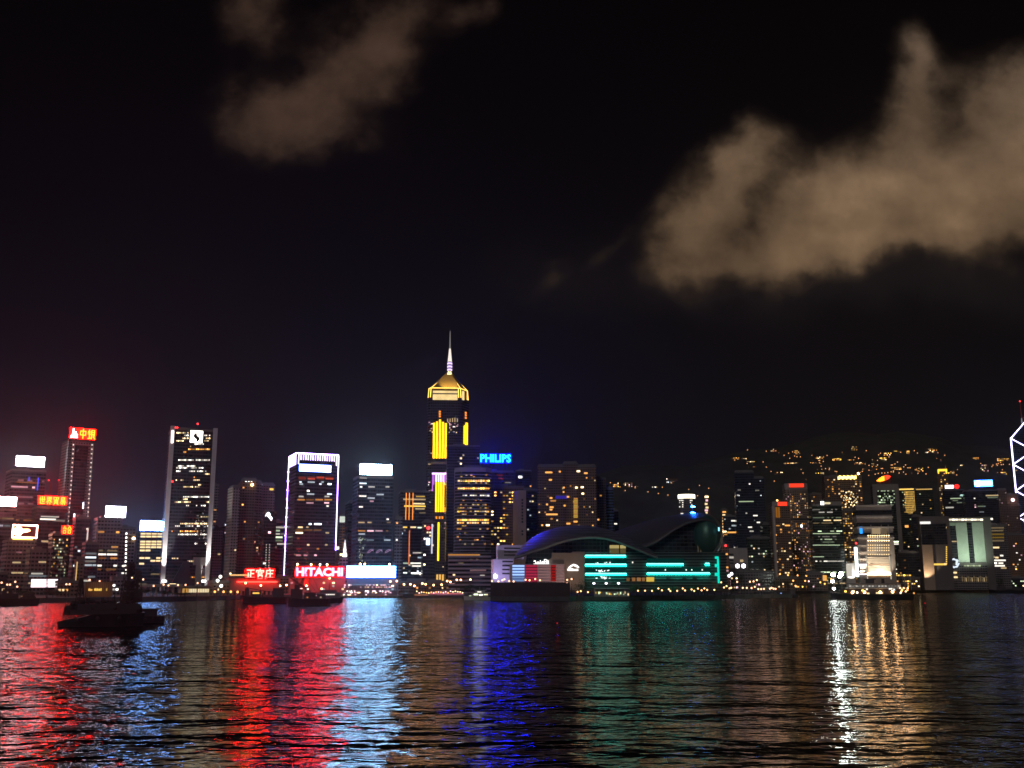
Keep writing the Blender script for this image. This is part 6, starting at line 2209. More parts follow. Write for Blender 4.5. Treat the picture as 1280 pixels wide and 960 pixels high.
lamps('floodlight_mast', 'dim white lamp low in front of the flat white block', 'dim white lamps by the flat pale block', emit('lamp_stadium_dim', (.8, .75, .9), 3), 1.6, [(911.5, 721, 990), (914.5, 718.5, 990)])

# ================================================================ floodlights of the black tower
for (px, a) in ((205.5, 0), (254.5, 1)):
    p0 = TW_S.hit(px, 726, 9)
    p1 = TW_S.hit((207.0, 266.0)[a], 610, 3)
    spot('floodlight', p0, p1, 0.5e6, (1, .94, .92), 40, .8, 1.0)
    q = empty('floodlight_mast', (p0.x, p0.y, G0), TW_S.rz)
    tag(q, ('white floodlight at the foot of the left white column', 'white floodlight at the foot of the right white column')[a], 'floodlight')
    MB().tube((0, .8, 0), (0, .8, p0.z - G0 - .6), .2).build('pole', DARK, q)
    MB().box(-2.2, 2.2, 1.0, 1.8, p0.z - G0 - 1.2, p0.z - G0 + .6).build('lamp_head', emit('floodlight_face', (1, .97, .95), 12), q)
# violet wash on the stepped block
spot('violet_floodlight', VB.hit(618, 728, 22), VB.hit(632, 702), 2.6e4, (.60, .5, 1.0), 95)

# ================================================================ lights on the dark hill
HB = []


def hillside(name, label, px, py, w, h, dens, pal, group=None, lev=(2, 3), D=None):
    p = on_hill(px, py) if D is None else at(px, py, D)
    if p is None:
        return
    D_ = p.y
    wm_, hm_ = w / F * D_, h / F * D_
    t_ = empty(name, (p.x, p.y, p.z - 4), math.atan2(-p.x, p.y))
    tag(t_, label, 'building', group)
    MB().box(-wm_ / 2, wm_ / 2, 0, 14, 0, hm_ + 4).build('wall', FC['brown'], t_)
    MB().prism([(-wm_ / 2 - .5, -.5), (wm_ / 2 + .5, -.5), (wm_ / 2 + .5, 14.5), (-wm_ / 2 - .5, 14.5)], hm_ + 4.01, hm_ + 7, [(-wm_ / 3, 4), (wm_ / 3, 4), (wm_ / 3, 10), (-wm_ / 3, 10)]).build('roof', pbr('hill_roof', (.08, .05, .04)), t_)
    rw_ = random.Random(int(px * 13 + py * 7))
    nx, nz = max(1, round(w / 1.5)), max(1, round(h / 1.8))
    for i in range(nx):
        for j in range(nz):
            if rw_.random() < dens:
                inst('lit_window', pane(rw_.choice(pal), rw_.choice(lev)), t_, (-wm_ / 2 + (i + .5) * wm_ / nx, 0, 5 + (j + .5) * hm_ / nz), (min(2.4, wm_ / nx * .7), 1, 2.2))


AM = ['amber', 'amber', 'gold', 'amber', 'amber', 'warm']
for (lb, px, py, w, h, dn, pal) in (
        ('orange-lit house cluster highest at the left end of the hill lights', 919, 575, 10, 3, .8, AM), ('pale lit house right of the orange cluster on the upper left slope', 931, 576, 5, 3, .6, ['warm', 'gold']),
        ('long low house with one bright band on the upper left slope', 938, 578.5, 11, 2, .9, ['warm', 'gold']), ('dim amber house just below the bright band on the left slope', 944, 585, 6, 2, .6, ['amber']),
        ('small house cluster with a red lamp left of the long dotted terrace', 967, 565, 7, 4, .5, ['amber', 'warm', 'red']), ('tall amber house cluster above the long dotted terrace', 996, 570, 9, 7, .5, AM),
        ('long terrace of evenly dotted windows on the hill above the red-topped tower', 992, 580, 24, 1.5, 1.0, ['warm', 'amber']), ('small house below the long dotted terrace', 974, 592, 12, 2, .6, ['green', 'warm', 'amber']),
        ('low amber row of houses right of the long dotted terrace', 1019, 581, 15, 3, .5, AM), ('amber house above the low row on the hill', 1024, 574, 12, 3, .5, AM),
        ('house with a bright cream band left of the gold rooftop sign', 1024, 594, 12, 3, .6, ['warm', 'gold']), ('bright orange mansion on the crest above the gold rooftop sign', 1046, 576, 11, 3, .95, ['gold', 'gold', 'amber']),
        ('slim lit tower standing on the hill crest', 1068, 564, 7, 6, .45, ['gold', 'amber', 'warm']), ('amber house right below the hill-crest tower', 1064, 578.5, 8, 4, .6, AM), ('scattered red-amber houses right of the crest tower', 1074, 581, 12, 3, .45, ['amber', 'red', 'warm']),
        ('cluster of dim amber flats above the flame-shaped sign', 1094, 588, 8, 9, .4, AM), ('pale amber house on the slope left of the upper bright houses', 1092, 576, 4, 2, .7, ['warm']), ('bright cream house right above the flame-shaped sign', 1104, 576, 8, 4, .7, ['warm', 'gold']),
        ('amber house high on the right of the bright cream house', 1110, 570, 9, 4, .6, AM), ('yellow house with a bright porch at the ridge', 1121, 566.5, 7, 3, .7, ['gold', 'warm']), ('amber row of houses right of the flame-shaped sign', 1120, 588, 13, 4, .7, AM),
        ('lone bright orange house on the right ridge', 1135, 567.5, 4, 4, .9, ['gold', 'amber']), ('wide amber house group on the right ridge', 1163, 566, 16, 5, .5, AM), ('small white-amber house left of the wide ridge group', 1157, 567, 6, 2, .8, ['warm', 'white']),
        ('amber houses low on the slope above the gold lattice tower', 1127, 589.5, 8, 4, .6, AM), ('dim amber houses in the middle of the right slope', 1149, 590, 10, 5, .45, AM), ('amber flats behind the gold-arched tower', 1189, 594, 8, 5, .6, AM),
        ('bright orange house right of the wide ridge group', 1220, 575, 7, 3, .9, ['gold', 'amber']), ('dim tower of flats above the sky-blue sign', 1231, 590, 9, 9, .4, ['amber', 'pink', 'warm']), ('orange house pair near the neon-braced tower', 1251, 577, 8, 4, .8, ['gold', 'amber']),
        ('orange house beside the neon tower crown', 1259, 576, 7, 3, .9, AM), ('amber house below the orange house pair near the right edge', 1255, 594, 7, 4, .7, ['gold', 'amber']), ('lone amber house halfway down the right slope', 1202, 583, 3, 2, .9, ['amber', 'warm']),
        ('amber house cluster at the left end of the distant hillside lights', 770, 609.5, 7, 6, .6, AM), ('row of pale amber houses on the distant left hillside', 785, 609.5, 11, 6, .45, ['amber', 'warm', 'pink']), ('pinkish house at the end of the distant left row', 795, 610, 6, 2, .8, ['amber', 'pink']),
        ('white-amber house in the middle of the distant hillside', 819, 610.5, 8, 2.5, .6, ['warm', 'white']), ('ring-like cluster of white lights on the distant hilltop', 840, 604, 14, 6, .3, ['white', 'cool', 'white', 'amber'])):
    hillside('hillside_house', lb, px, py, w, h, dn, pal, lev=(1, 2, 2, 3))

rj = random.Random(9)
pr = []
HL = [(763, 605), (810, 616.5), (823, 618.5), (835, 620.5), (874.5, 608.5), (934.5, 564), (954, 579), (958, 585.5), (964, 591), (977, 568.5), (999, 601), (1007.5, 601.5), (1013, 597.5), (1053, 567.5), (1083, 565), (1015, 571), (1034, 571), (1086, 596), (1090, 595.5), (1094, 594.5), (1098, 593.5),
      (1102.5, 593), (1106, 593), (1110, 592.5), (1114, 591.5), (1117, 590.5), (1124, 593), (1128, 590), (1132.5, 594.5), (1139.5, 595), (1143, 591), (1160.5, 586), (1182, 586), (1197, 589), (1226, 581), (1240, 585), (1247, 592.5), (1253, 589), (1262, 582), (1143, 565), (1147, 568),
      (1171, 564.5), (1126, 567), (1078, 591), (968, 603), (949.5, 590), (861, 613.5), (868, 621), (872, 621.5), (886, 612), (1080.5, 588), (1176, 577)]
for (cx, cy, n) in ((925, 576, 4), (967, 567, 4), (996, 571, 7), (1022, 578, 7), (1066, 573, 8), (1078, 582, 7), (1105, 572, 6), (1120, 582, 8), (1135, 590, 6), (1163, 568, 7), (1150, 592, 6), (1190, 598, 4), (1250, 582, 7), (1095, 590, 6), (785, 610, 6), (838, 606, 4), (1040, 590, 5), (1010, 588, 4)):
    for i in range(n):
        HL.append((cx + rj.gauss(0, 7), cy + rj.gauss(0, 3.2)))
proto = None
for (px, py) in HL:
    p = on_hill(px, py)
    if p is None:
        continue
    if proto is None:
        proto = empty('hill_road_lamp', (0, 0, 0))
        tag(proto, 'tiny warm road lamp on the dark hillside', 'street lamp', 'road lamps on the hill')
        MB().tube((0, 0, -2), (0, 0, 7), .25).build('pole', DARK, proto)
        MB().ball((0, 0, 8), 1.3, 8, 5).build('lamp_head', emit('lamp_hill', (1, .42, .14), 1.7, False), proto)
        o_ = proto
    else:
        o_ = copy_tree(proto)
    o_.location = (p.x, p.y, p.z - 4)

# ================================================================ trees on the quay
LEAF = pbr('tree_leaves', (.045, .060, .028), .8, var=.6, scale=.6, spec=.15)
BARK = pbr('tree_bark', (.06, .045, .035), .9)


def tree(label, px, py_top, py_base, D, wpx, seed):
    R = random.Random(seed)
    p = at(px, py_base, D)
    z0 = G0 if D > 700 else p.z
    top = at(px, py_top, D).z - z0
    rad = wpx / F * D / 2
    root = empty('tree', (p.x, D, z0))
    tag(root, label, 'tree')
    tk = MB()
    tk.tube((0, 0, 0), (.2, .1, top * .45), .35, .22)
    limbs = []
    for i in range(6):
        a = i * 1.05 + R.random()
        e = (math.cos(a) * rad * R.uniform(.35, .75), math.sin(a) * rad * R.uniform(.35, .75), top * R.uniform(.55, .85))
        tk.tube((.15, .1, top * R.uniform(.3, .45)), e, .16, .05, 5)
        limbs.append(e)
    tk.build('trunk', BARK, root)
    cr_ = MB()
    for i in range(int(380 + rad * 45)):
        c = R.choice(limbs)
        s_ = rad * .36
        x, y, z = c[0] + R.gauss(0, s_), c[1] + R.gauss(0, s_), c[2] + R.gauss(0, top * .11)
        z = min(max(z, top * .28), top * 1.02)
        u_ = Vector((R.gauss(0, 1), R.gauss(0, 1), R.gauss(0, 1))).normalized()
        w_ = u_.orthogonal().normalized()
        k = R.uniform(.25, .6)
        n_ = len(cr_.v)
        P = Vector((x, y, z))
        cr_.v += [tuple(P - u_ * k), tuple(P + w_ * k * .5), tuple(P + u_ * k), tuple(P - w_ * k * .5)]
        cr_.f.append((n_, n_ + 1, n_ + 2, n_ + 3))
    cr_.build('crown', LEAF, root)


for i, (lb, px, yt, D, w_) in enumerate((
        ('broad dark tree at the right end of the brown hoarding', 730, 725, 838, 24), ('dark tree between the spired tower and the brown hoarding', 585, 731, 1000, 22), ('smaller dark tree left of the hoarding beside the yacht', 600, 733.5, 1005, 14),
        ('dark tree on the promenade left of the yellow foyer window', 793, 729.5, 848, 16), ('low dark tree below the long right teal strip', 842, 732.5, 850, 18), ('low dark tree near the right end of the teal strips', 868, 732.5, 850, 18),
        ('low dark tree right of the yellow foyer window', 822, 733, 850, 16), ('dark round tree right of the convention hall behind the lamp row', 949, 724, 985, 18), ('tall narrow dark tree in front of the flat pale block', 927, 716, 985, 7),
        ('dark tree at the foot of the pale-edged tower', 967, 722, 1000, 14), ('tall dark tree between the tan tower and the amber bay', 1003, 714, 1268, 14), ('wide dark tree at the foot of the brown tower', 985, 724, 1265, 24),
        ('dark tree left of the ferry floodlights', 1019, 729, 1270, 18), ('dark tree right of the amber entrance bay', 1040, 727, 1300, 12), ('dark tree on the shore left of the gate building', 1147, 729, 1465, 14),
        ('dark tree at the right shore below the yellow floors', 1250, 722, 1500, 16), ('dark tree on the far left quay behind the derrick barge', 30, 737, 788, 22), ('dark bushy tree on the left quay between the barges', 66, 737.5, 795, 26),
        ('dark tree on the quay right of the work barge', 178, 736, 812, 22), ('dark tree on the quay under the raised road', 205, 738, 815, 18), ('dark bush on the quay below the cream hall lights', 226, 741, 825, 18))):
    tree(lb, px, yt, 745, D, w_, 100 + i)

# ================================================================ boats
HULLB = pbr('hull_black', (.018, .016, .018), .5)
CABIN = pbr('cabin_dark_paint', (.05, .04, .045), .6)
CABW = pbr('cabin_white_paint', (.5, .5, .48), .5)
RUST = pbr('rusty_steel', (.05, .032, .028), .8, var=.5, scale=.6)


def boat_root(name, label, cat, px, py_water, heading=0.0):
    p = on_water(px, py_water)
    r_ = empty(name, (p.x, p.y, 0), math.atan2(-p.x, p.y) + math.radians(heading))
    tag(r_, label, cat)
    return r_, p.y / F * 1.0   # metres per photo pixel


def hull(r_, L, B, h, bow=.18, stern=.06, mat=None, sheer=.35):
    """a hull of length L along x, bow at -x, with flare and sheer"""
    st = [(-.5, 0, 1 + sheer), (-.5 + bow * .35, .45, 1 + sheer * .7), (-.5 + bow, .85, 1 + sheer * .35), (-.1, 1, 1), (.3, 1, 1), (.5 - stern, .92, 1.05), (.5, .78, 1.1)]
    mb = MB()
    n = len(st)
    for (x, w_, z_) in st:
        hb_ = B / 2 * max(w_, .03)
        mb.v += [(x * L * .97, -hb_ * .7, -.8), (x * L, -hb_, h * z_), (x * L, hb_, h * z_), (x * L * .97, hb_ * .7, -.8)]
    for i in range(n - 1):
        a, b = i * 4, i * 4 + 4
        for k in range(3):
            mb.f.append((a + k, a + k + 1, b + k + 1, b + k))
    mb.f.append((0, 3, 2, 1)); mb.f.append((n * 4 - 4, n * 4 - 3, n * 4 - 2, n * 4 - 1))
    o_ = mb.build('hull', mat or HULLB, r_)
    rub = MB()
    for (a, b) in zip(st, st[1:]):
        for sgn in (-1, 1):
            rub.tube((a[0] * L, sgn * B / 2 * max(a[1], .03), h * a[2]), (b[0] * L, sgn * B / 2 * max(b[1], .03), h * b[2]), .14, n=5)
    rub.build('gunwale', RUST, r_)
    return o_


def lattice(mb, p, q, w0, w1, n, r=.09):
    p, q = Vector(p), Vector(q)
    d = (q - p).normalized()
    a = d.orthogonal().normalized(); b = d.cross(a)
    rings = []
    for i in range(n + 1):
        k = i / n
        c = p.lerp(q, k); w_ = w0 + (w1 - w0) * k
        rings.append([c + (a * sx + b * sy) * w_ / 2 for sx, sy in ((-1, -1), (1, -1), (1, 1), (-1, 1))])
    for A_, B_ in zip(rings, rings[1:]):
        for k in range(4):
            mb.tube(A_[k], B_[k], r, n=4)
            mb.tube(A_[k], B_[(k + 1) % 4], r * .7, n=4)
            mb.tube(B_[k], B_[(k + 1) % 4], r * .7, n=4)


# dark work barge in front, left
B1, m1 = boat_root('work_barge', 'large dark work barge with a lattice tower in the left foreground', 'barge', 126, 783)
L1 = 98 * m1
hull(B1, L1, 11, 15 * m1, .30, .06, sheer=-.62)
MB().box(-L1 * .36, L1 * .40, -4, 4, 14 * m1, 20 * m1).box(-L1 * .28, L1 * .44, -3.6, 3.6, 20 * m1 + .01, 27 * m1).build('deckhouse', CABIN, B1)
hp = MB()
rj = random.Random(71)
for i in range(46):                                   # heaped gear and scrap under tarpaulins
    x = rj.uniform(-L1 * .40, L1 * .45)
    k_ = 1 - abs(x / (L1 * .5)) ** 2
    hgt = (24 + 12 * k_ * rj.random()) * m1
    w_, d_ = rj.uniform(.5, 1.6), rj.uniform(.6, 2.2)
    y = rj.uniform(-3.4, 1)
    if i % 3 == 0:
        hp.ball((x, y, hgt - .8), w_ * .95, 9, 6, .8)
    else:
        hp.prism([(x - w_, y), (x + w_, y), (x + w_, y + d_), (x - w_, y + d_)], 14 * m1, hgt, [(x - w_ * .6, y + .2), (x + w_ * rj.uniform(.2, .9), y + .2), (x + w_ * .6, y + d_ * .8), (x - w_ * .7, y + d_)])
for i in range(9):
    x = rj.uniform(-L1 * .38, L1 * .42)
    hp.tube((x, 0, 24 * m1), (x + rj.uniform(-2, 2), 0, rj.uniform(33, 42) * m1), .12, .06, 5)
hp.build('cargo_heap', pbr('cargo_tarpaulin', (.03, .026, .022), .9, var=.5, scale=.5), B1)
tw = MB()
xt = 30 * m1
lattice(tw, (xt, 0, 30 * m1), (xt - 2 * m1, 0, 77 * m1), 15 * m1, 6 * m1, 7, .22)
tw.box(xt - 5 * m1, xt + 2 * m1, -1, 1, 60 * m1, 76 * m1)
tw.box(xt - 7 * m1, xt + 5 * m1, -1.2, 1.2, 46 * m1, 54 * m1).box(xt - 8 * m1, xt + 13 * m1, -1.5, 1.5, 28 * m1, 41 * m1).box(xt - 4 * m1, xt - 1 * m1, -.6, .6, 40 * m1, 62 * m1).box(xt + 7 * m1, xt + 10 * m1, -.6, .6, 40 * m1, 60 * m1)
lattice(tw, (xt + 8 * m1, 0, 30 * m1), (xt + 9 * m1, 0, 66 * m1), 9 * m1, 4 * m1, 5, .2)
tw.box(xt + 5 * m1, xt + 11 * m1, -1, 1, 58 * m1, 67 * m1)
tw.build('lattice_tower', RUST, B1)
tw = MB()
lattice(tw, (-26 * m1, 0, 30 * m1), (-26 * m1, 0, 56 * m1), 7 * m1, 3 * m1, 4, .18)
tw.box(-28 * m1, -24 * m1, -.6, .6, 46 * m1, 58 * m1)
tw.build('signal_mast', RUST, B1)
tw = MB()
for i in range(7):
    x = (-40 + i * 12) * m1
    tw.tube((x, -4.4, 15 * m1), (x, -4.4, 20 * m1), .08); tw.tube((x, -4.4, 20 * m1), (x + 12 * m1, -4.4, 20 * m1), .06)
    if i % 2:
        tw.ball((x, -5.7, 10 * m1), .7, 8, 5)
tw.build('railing', RUST, B1)
B2, m2 = boat_root('launch', 'small dark launch moored at the right end of the work barge', 'boat', 180, 779, 10)
L2 = 46 * m2
hull(B2, L2, 4.6, 8 * m2, .2, .1, sheer=-.2)
MB().box(-L2 * .1, L2 * .30, -1.6, 1.6, 8 * m2, 16 * m2).box(-L2 * .14, L2 * .34, -1.8, 1.8, 16 * m2 + .01, 17.5 * m2).build('cabin', CABIN, B2)
x_ = MB()
x_.tube((L2 * .05, 0, 17 * m2), (L2 * .05, 0, 24 * m2), .08)
for i in range(5):
    x_.ball((L2 * (-.38 + i * .19), -2.4, 5 * m2), .5, 8, 5)
x_.build('mast', RUST, B2)
# derrick barge at the far left
B3, m3 = boat_root('derrick_barge', 'dark derrick barge with a thin slanting boom at the far left', 'barge', 15, 757)
L3 = 60 * m3
hull(B3, L3, 12, 8 * m3, .12, .08)
MB().box(-L3 * .3, L3 * .1, -4, 4, 8 * m3, 15 * m3).box(-L3 * .2, -L3 * .02, -3, 3, 15 * m3 + .01, 20 * m3).build('deckhouse', CABIN, B3)
MB().prism([(L3 * .12, -4), (L3 * .45, -4), (L3 * .45, 4), (L3 * .12, 4)], 8 * m3, 15 * m3, [(L3 * .2, -2), (L3 * .36, -2), (L3 * .36, 2), (L3 * .2, 2)]).build('cargo_mound', pbr('cargo_tarpaulin', (.04, .035, .03), .9), B3)
bm = MB()
lattice(bm, (38 * m3, 0, 8 * m3), (33.5 * m3, 0, 72 * m3), .9, .6, 16, .12)
bm.tube((33.5 * m3, 0, 72 * m3), (-10 * m3, 0, 22 * m3), .05)
bm.build('boom', RUST, B3)
for (a, b) in ((-6, 18), (10, 13)):
    inst('lit_window', pane('warm', 1), B3, (a * m3, -4.0, b * m3 - 1), (.6, 1, .5))
# cargo lighter in front of the red-lit hall
B4, m4 = boat_root('cargo_lighter', 'dark cargo lighter with a square deckhouse in front of the red-lit hall', 'barge', 331, 754)
L4 = 54 * m4
hull(B4, L4, 11, 7 * m4, .14, .06)
MB().box(9 * m4, 22 * m4, -3.5, 3.5, 7 * m4, 18 * m4).box(-24 * m4, -19 * m4, -3, 3, 8 * m4, 17 * m4).box(-23 * m4, -20 * m4, -2, 2, 17 * m4, 19 * m4).build('deckhouse', CABIN, B4)
mb = MB()
mb.tube((-20 * m4, 0, 18 * m4), (9 * m4, 0, 13 * m4), .22)
mb.tube((-6 * m4, -1, 7 * m4), (-6 * m4, -1, 12 * m4), .35); mb.tube((-3 * m4, -1, 7 * m4), (-3 * m4, -1, 12 * m4), .35)
mb.build('derrick', RUST, B4)
inst('lit_window', pane('gold', 2), B4, (-11 * m4, 2.0, 12 * m4), (8 * m4, 1, 1.6 * m4))
MB().box(-16 * m4, -6 * m4, 2.05, 4, 7 * m4, 14 * m4).build('cabin', CABIN, B4)
# crane lighter in front of the big red letters
B5, m5 = boat_root('crane_lighter', 'dark crane lighter with tangled derricks below the big red-haloed letters', 'barge', 386, 757)
L5 = 52 * m5
hull(B5, L5, 12, 8 * m5, .14, .06)
MB().box(-22 * m5, -8 * m5, -4, 4, 8 * m5, 20 * m5).box(-6 * m5, 8 * m5, -4, 4, 8 * m5, 16 * m5).box(6 * m5, 20 * m5, -3, 3, 8 * m5, 14 * m5).box(-18 * m5, -12 * m5, -2, 2, 20 * m5, 25 * m5).build('deckhouse', CABIN, B5)
mb = MB()
lattice(mb, (-15 * m5, 0, 20 * m5), (-19 * m5, 0, 52 * m5), 3 * m5, 1.4 * m5, 8, .14)
lattice(mb, (-13 * m5, 0, 20 * m5), (-2 * m5, 0, 44 * m5), 2.5 * m5, 1.2 * m5, 8, .14)
lattice(mb, (2 * m5, 0, 16 * m5), (-24 * m5, 0, 34 * m5), 2 * m5, 1 * m5, 7, .12)
mb.tube((-19 * m5, 0, 52 * m5), (10 * m5, 0, 14 * m5), .08)
mb.tube((-2 * m5, 0, 44 * m5), (14 * m5, 0, 14 * m5), .08)
mb.build('derrick', RUST, B5)
for (a, b, c) in ((8, 12, 'pink'), (14, 10, 'warm'), (-2, 10, 'amber')):
    inst('lit_window', pane(c, 1), B5, (a * m5, -4.0 if a < 8 else -3.0, b * m5), (1.0, 1, .8))
B6, m6 = boat_root('ferry', 'small grey ferry with a row of white cabin lights right of the crane lighter', 'ferry', 410, 753)
L6 = 36 * m6
hull(B6, L6, 8, 5 * m6, .2, .1)
MB().box(-14 * m6, 15 * m6, -3, 3, 5 * m6, 12 * m6).box(-10 * m6, 10 * m6, -2.5, 2.5, 12 * m6 + .01, 15 * m6).build('cabin', pbr('cabin_grey', (.16, .14, .16)), B6)
for i in range(7):
    inst('cabin_window', pane('white', 2), B6, ((-7 + i * 2.3) * m6, -3, 9.5 * m6), (1.0, 1, .8))
# white motor yacht
B7, m7 = boat_root('motor_yacht', 'white-green lit motor yacht moored left of the brown hoarding', 'yacht', 597, 750.3)
L7 = 34 * m7
hull(B7, L7, 7, 4 * m7, .3, .08, pbr('yacht_white', (.6, .62, .58), .35))
MB().box(-7 * m7, 13 * m7, -2.4, 2.4, 4 * m7, 8.5 * m7).box(-3 * m7, 9 * m7, -2, 2, 8.5 * m7 + .01, 11.5 * m7).box(-4 * m7, 11 * m7, -2.6, 2.6, 11.51 * m7 + .02, 12.2 * m7).build('cabin', CABW, B7)
for (a, b, w_, c, lv) in ((-2, 7, 5, 'green', 3), (4, 6.5, 4, 'white', 3), (9, 6.8, 3, 'green', 2), (2, 10, 5, 'white', 2), (-9, 5.4, 3, 'green', 1), (11.5, 6.8, 1.6, 'warm', 2)):
    inst('cabin_window', pane(c, lv), B7, (a * m7, -2.4 if b < 9 else -2.0, b * m7), (w_ * m7, 1, 1.3 * m7))
MB().tube((2 * m7, 0, 12 * m7), (3 * m7, 0, 17 * m7), .15, .06).build('mast', CABW, B7)
# lit double-deck ferry with strong floodlights
B8, m8 = boat_root('ferry', 'double-deck ferry with blazing white floodlights at its left end', 'ferry', 1090, 749.5)
L8 = 96 * m8
hull(B8, L8, 13, 6.5 * m8, .12, .1)
MB().box(-40 * m8, 44 * m8, -5.5, 5.5, 6.5 * m8, 8 * m8).box(-36 * m8, 40 * m8, -5.2, 5.2, 8.01 * m8, 13 * m8).build('main_deck', CABIN, B8)
MB().box(-30 * m8, 42 * m8, -5.6, 5.6, 13.01 * m8, 14 * m8).box(-26 * m8, 34 * m8, -4.6, 4.6, 14.01 * m8, 18.5 * m8).build('upper_deck', CABW, B8)
MB().box(-30 * m8, 40 * m8, -5.6, 5.6, 18.51 * m8, 19.6 * m8).build('roof', pbr('ferry_roof', (.22, .22, .24)), B8)
MB().box(-6 * m8, 4 * m8, -2, 2, 19.61 * m8, 24 * m8).box(-8 * m8, 6 * m8, -2.4, 2.4, 24.01 * m8, 25 * m8).build('wheelhouse', CABIN, B8)
MB().tube((14 * m8, 0, 19 * m8), (14 * m8, 0, 25 * m8), 1.4, 1.2, 10).build('funnel', CABIN, B8)
rw = random.Random(88)
for i, (a, b, w_, c, lv) in enumerate(((-30, 9.8, 2.4, 'gold', 3), (-21, 10, 3.2, 'warm', 3), (-16.5, 8.5, 2.2, 'white', 3), (-10, 11, 2.6, 'gold', 3), (-5, 12.5, 2, 'white', 2), (-4, 7.5, 3, 'warm', 2), (9, 8, 8, 'warm', 2), (22, 13, 4, 'white', 2), (26, 12, 2, 'cool', 2), (33, 8.2, 1.6, 'warm', 3), (35, 11.8, 2, 'amber', 3), (41, 11.8, 1.8, 'amber', 3), (48, 8, 1.6, 'amber', 2))):
    inst('cabin_window', pane(c, lv), B8, (a * m8, -5.7, b * m8), (w_ * m8, 1, 1.8 * m8))
for i in range(16):
    inst('cabin_window', pane('white', rw.choice((0, 1, 1))), B8, ((-24 + i * 3.7) * m8, -4.6, 16.2 * m8), (2.2 * m8, 1, 1.6 * m8))
for (a, b) in ((37, 14), (41.5, 14), (33, 14), (39, 10), (34, 10)):
    MB().ball((a * m8, -5.8, b * m8), .75, 8, 5).build('deck_lamp', emit('lamp_deck_amber', (1, .60, .30), 3), B8)
mt = MB()
mt.tube((-43 * m8, -2, 7 * m8), (-43 * m8, -2, 31 * m8), .25); mt.tube((-34 * m8, -2, 8 * m8), (-34 * m8, -2, 33 * m8), .25); mt.tube((-43 * m8, -2, 22 * m8), (-34 * m8, -2, 22 * m8), .15)
mt.build('floodlight_mast', RUST, B8)
FLW = emit('ferry_floodlight', (.92, 1.0, .88), 110)
for (a, b, r_) in ((-43.5, 30, 1.5), (-34, 31, 1.7), (-36, 28, 1.2), (-44.5, 22, 1.3), (-43.5, 13, .9)):
    MB().ball((a * m8, -2.6, b * m8), r_, 10, 6).build('floodlight', FLW, B8)
for a_, b_ in ((-22, 8.5), (-8, 9), (10, 9), (24, 9.5)):
    MB().ball((a_ * m8, -6.4, b_ * m8), 1.0, 10, 6).build('floodlight', emit('ferry_warm_fill', (1, .52, .20), 22), B8)  # extra warm lamps added to widen the golden reflection on the water
# small dark boats at the right and the buoys
B9, m9 = boat_root('fishing_boat', 'small dark fishing boat with a faint blue lamp left of the ferry', 'boat', 985, 746.5)
hull(B9, 24 * m9, 6, 3.5 * m9, .2, .1)
MB().box(2 * m9, 9 * m9, -2, 2, 3.5 * m9, 9 * m9).build('cabin', CABIN, B9)
MB().tube((-3 * m9, 0, 3 * m9), (-3 * m9, 0, 12 * m9), .12).build('mast', RUST, B9)
MB().ball((-8 * m9, -2.5, 4.5 * m9), .7).build('lamp', emit('lamp_faint_blue', (.3, .45, 1), 1.2, False), B9)
B10, m10 = boat_root('cargo_lighter', 'dark low lighter with a short mast at the right edge', 'barge', 1262, 741.5)
hull(B10, 46 * m10, 12, 3.4 * m10, .15, .06)
MB().box(-14 * m10, -4 * m10, -4, 4, 3.4 * m10, 8 * m10).box(4 * m10, 16 * m10, -4, 4, 3.4 * m10, 6.5 * m10).build('deckhouse', CABIN, B10)
mb = MB(); lattice(mb, (-8 * m10, 0, 8 * m10), (-7 * m10, 0, 17 * m10), 3 * m10, 1.4 * m10, 4, .25)
mb.build('mast', RUST, B10)
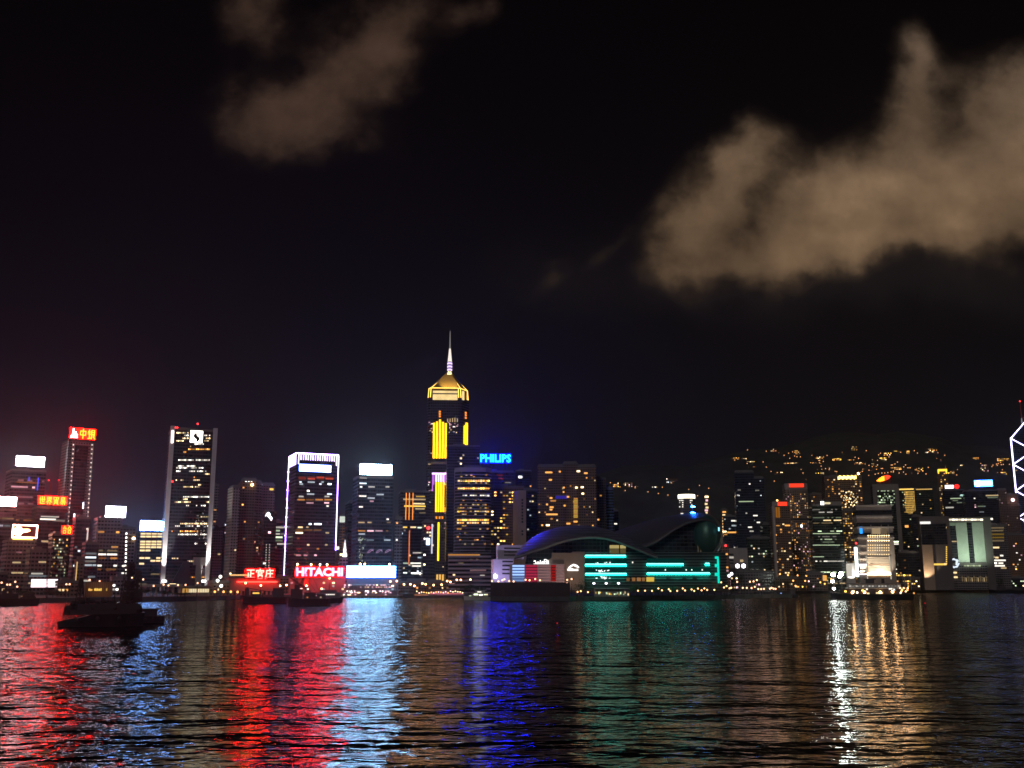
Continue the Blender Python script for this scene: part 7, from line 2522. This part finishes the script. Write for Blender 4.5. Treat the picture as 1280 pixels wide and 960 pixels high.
for (lb, px, py) in (('small red-lit buoy floating off the brown hoarding', 696.5, 782), ('small red-lit buoy floating right of the ferry', 1156.5, 757)):
    p = on_water(px, py)
    b_ = empty('buoy', (p.x, p.y, 0)); tag(b_, lb, 'buoy')
    s_ = p.y / F
    MB().tube((0, 0, -.5), (0, 0, 1.2 * s_), 1.6 * s_, 1.3 * s_, 10).build('float', RUST, b_)
    MB().tube((0, 0, 1.2 * s_), (0, 0, 2.4 * s_), .5 * s_, .3 * s_, 6).build('frame', RUST, b_)
    MB().ball((0, 0, 2.9 * s_), .75 * s_).build('lamp', emit('buoy_red', (1, .02, .03), .9, False), b_)

# ================================================================ thin haze added to give the signs a glow
hz = MB().box(-14600, 14600, -60, 16600, -5.5, 520).data('haze', None)
hzm = bpy.data.materials.new('sign_glow_haze')
hzm.use_nodes = True
k = NT(hzm.node_tree)
pv = k.n('ShaderNodeVolumePrincipled')
pv.inputs['Color'].default_value = (.9, .92, 1, 1)
pv.inputs['Density'].default_value = 0.00003
pv.inputs['Anisotropy'].default_value = 0.88
o = k.n('ShaderNodeOutputMaterial')
k.link(pv.outputs[0], o.inputs['Volume'])
hz.materials.append(hzm)
ho = bpy.data.objects.new('haze', hz)
COL.objects.link(ho)
ho['kind'] = 'stuff'
ho['label'] = 'thin added haze giving the signs a glow'

# ================================================================ smaller pieces hang on the part that carries them
SUB = {'hip_light': 'pyramid_roof', 'apex_lantern': 'pyramid_roof', 'crown_post': 'crown_gallery', 'crown_ring': 'crown_gallery', 'crown_light_panel': 'crown_gallery',
       'mast_light_ring': 'mast_base', 'cabin_window': ('cabin', 'main_deck'), 'roof_light': ('roof', 'gate_frame'), 'sign_lamp': 'casing', 'emblem': ('screen', 'casing')}
for ob in list(S.objects):
    base = ob.name.split('.')[0]
    if ob.type == 'MESH' and ob.parent and ob.parent.type == 'EMPTY' and base in SUB:
        want = SUB[base] if isinstance(SUB[base], tuple) else (SUB[base],)
        sib = [c for c in ob.parent.children if c.name.split('.')[0] in want and c is not ob]
        if sib:
            ob.parent = sib[0]
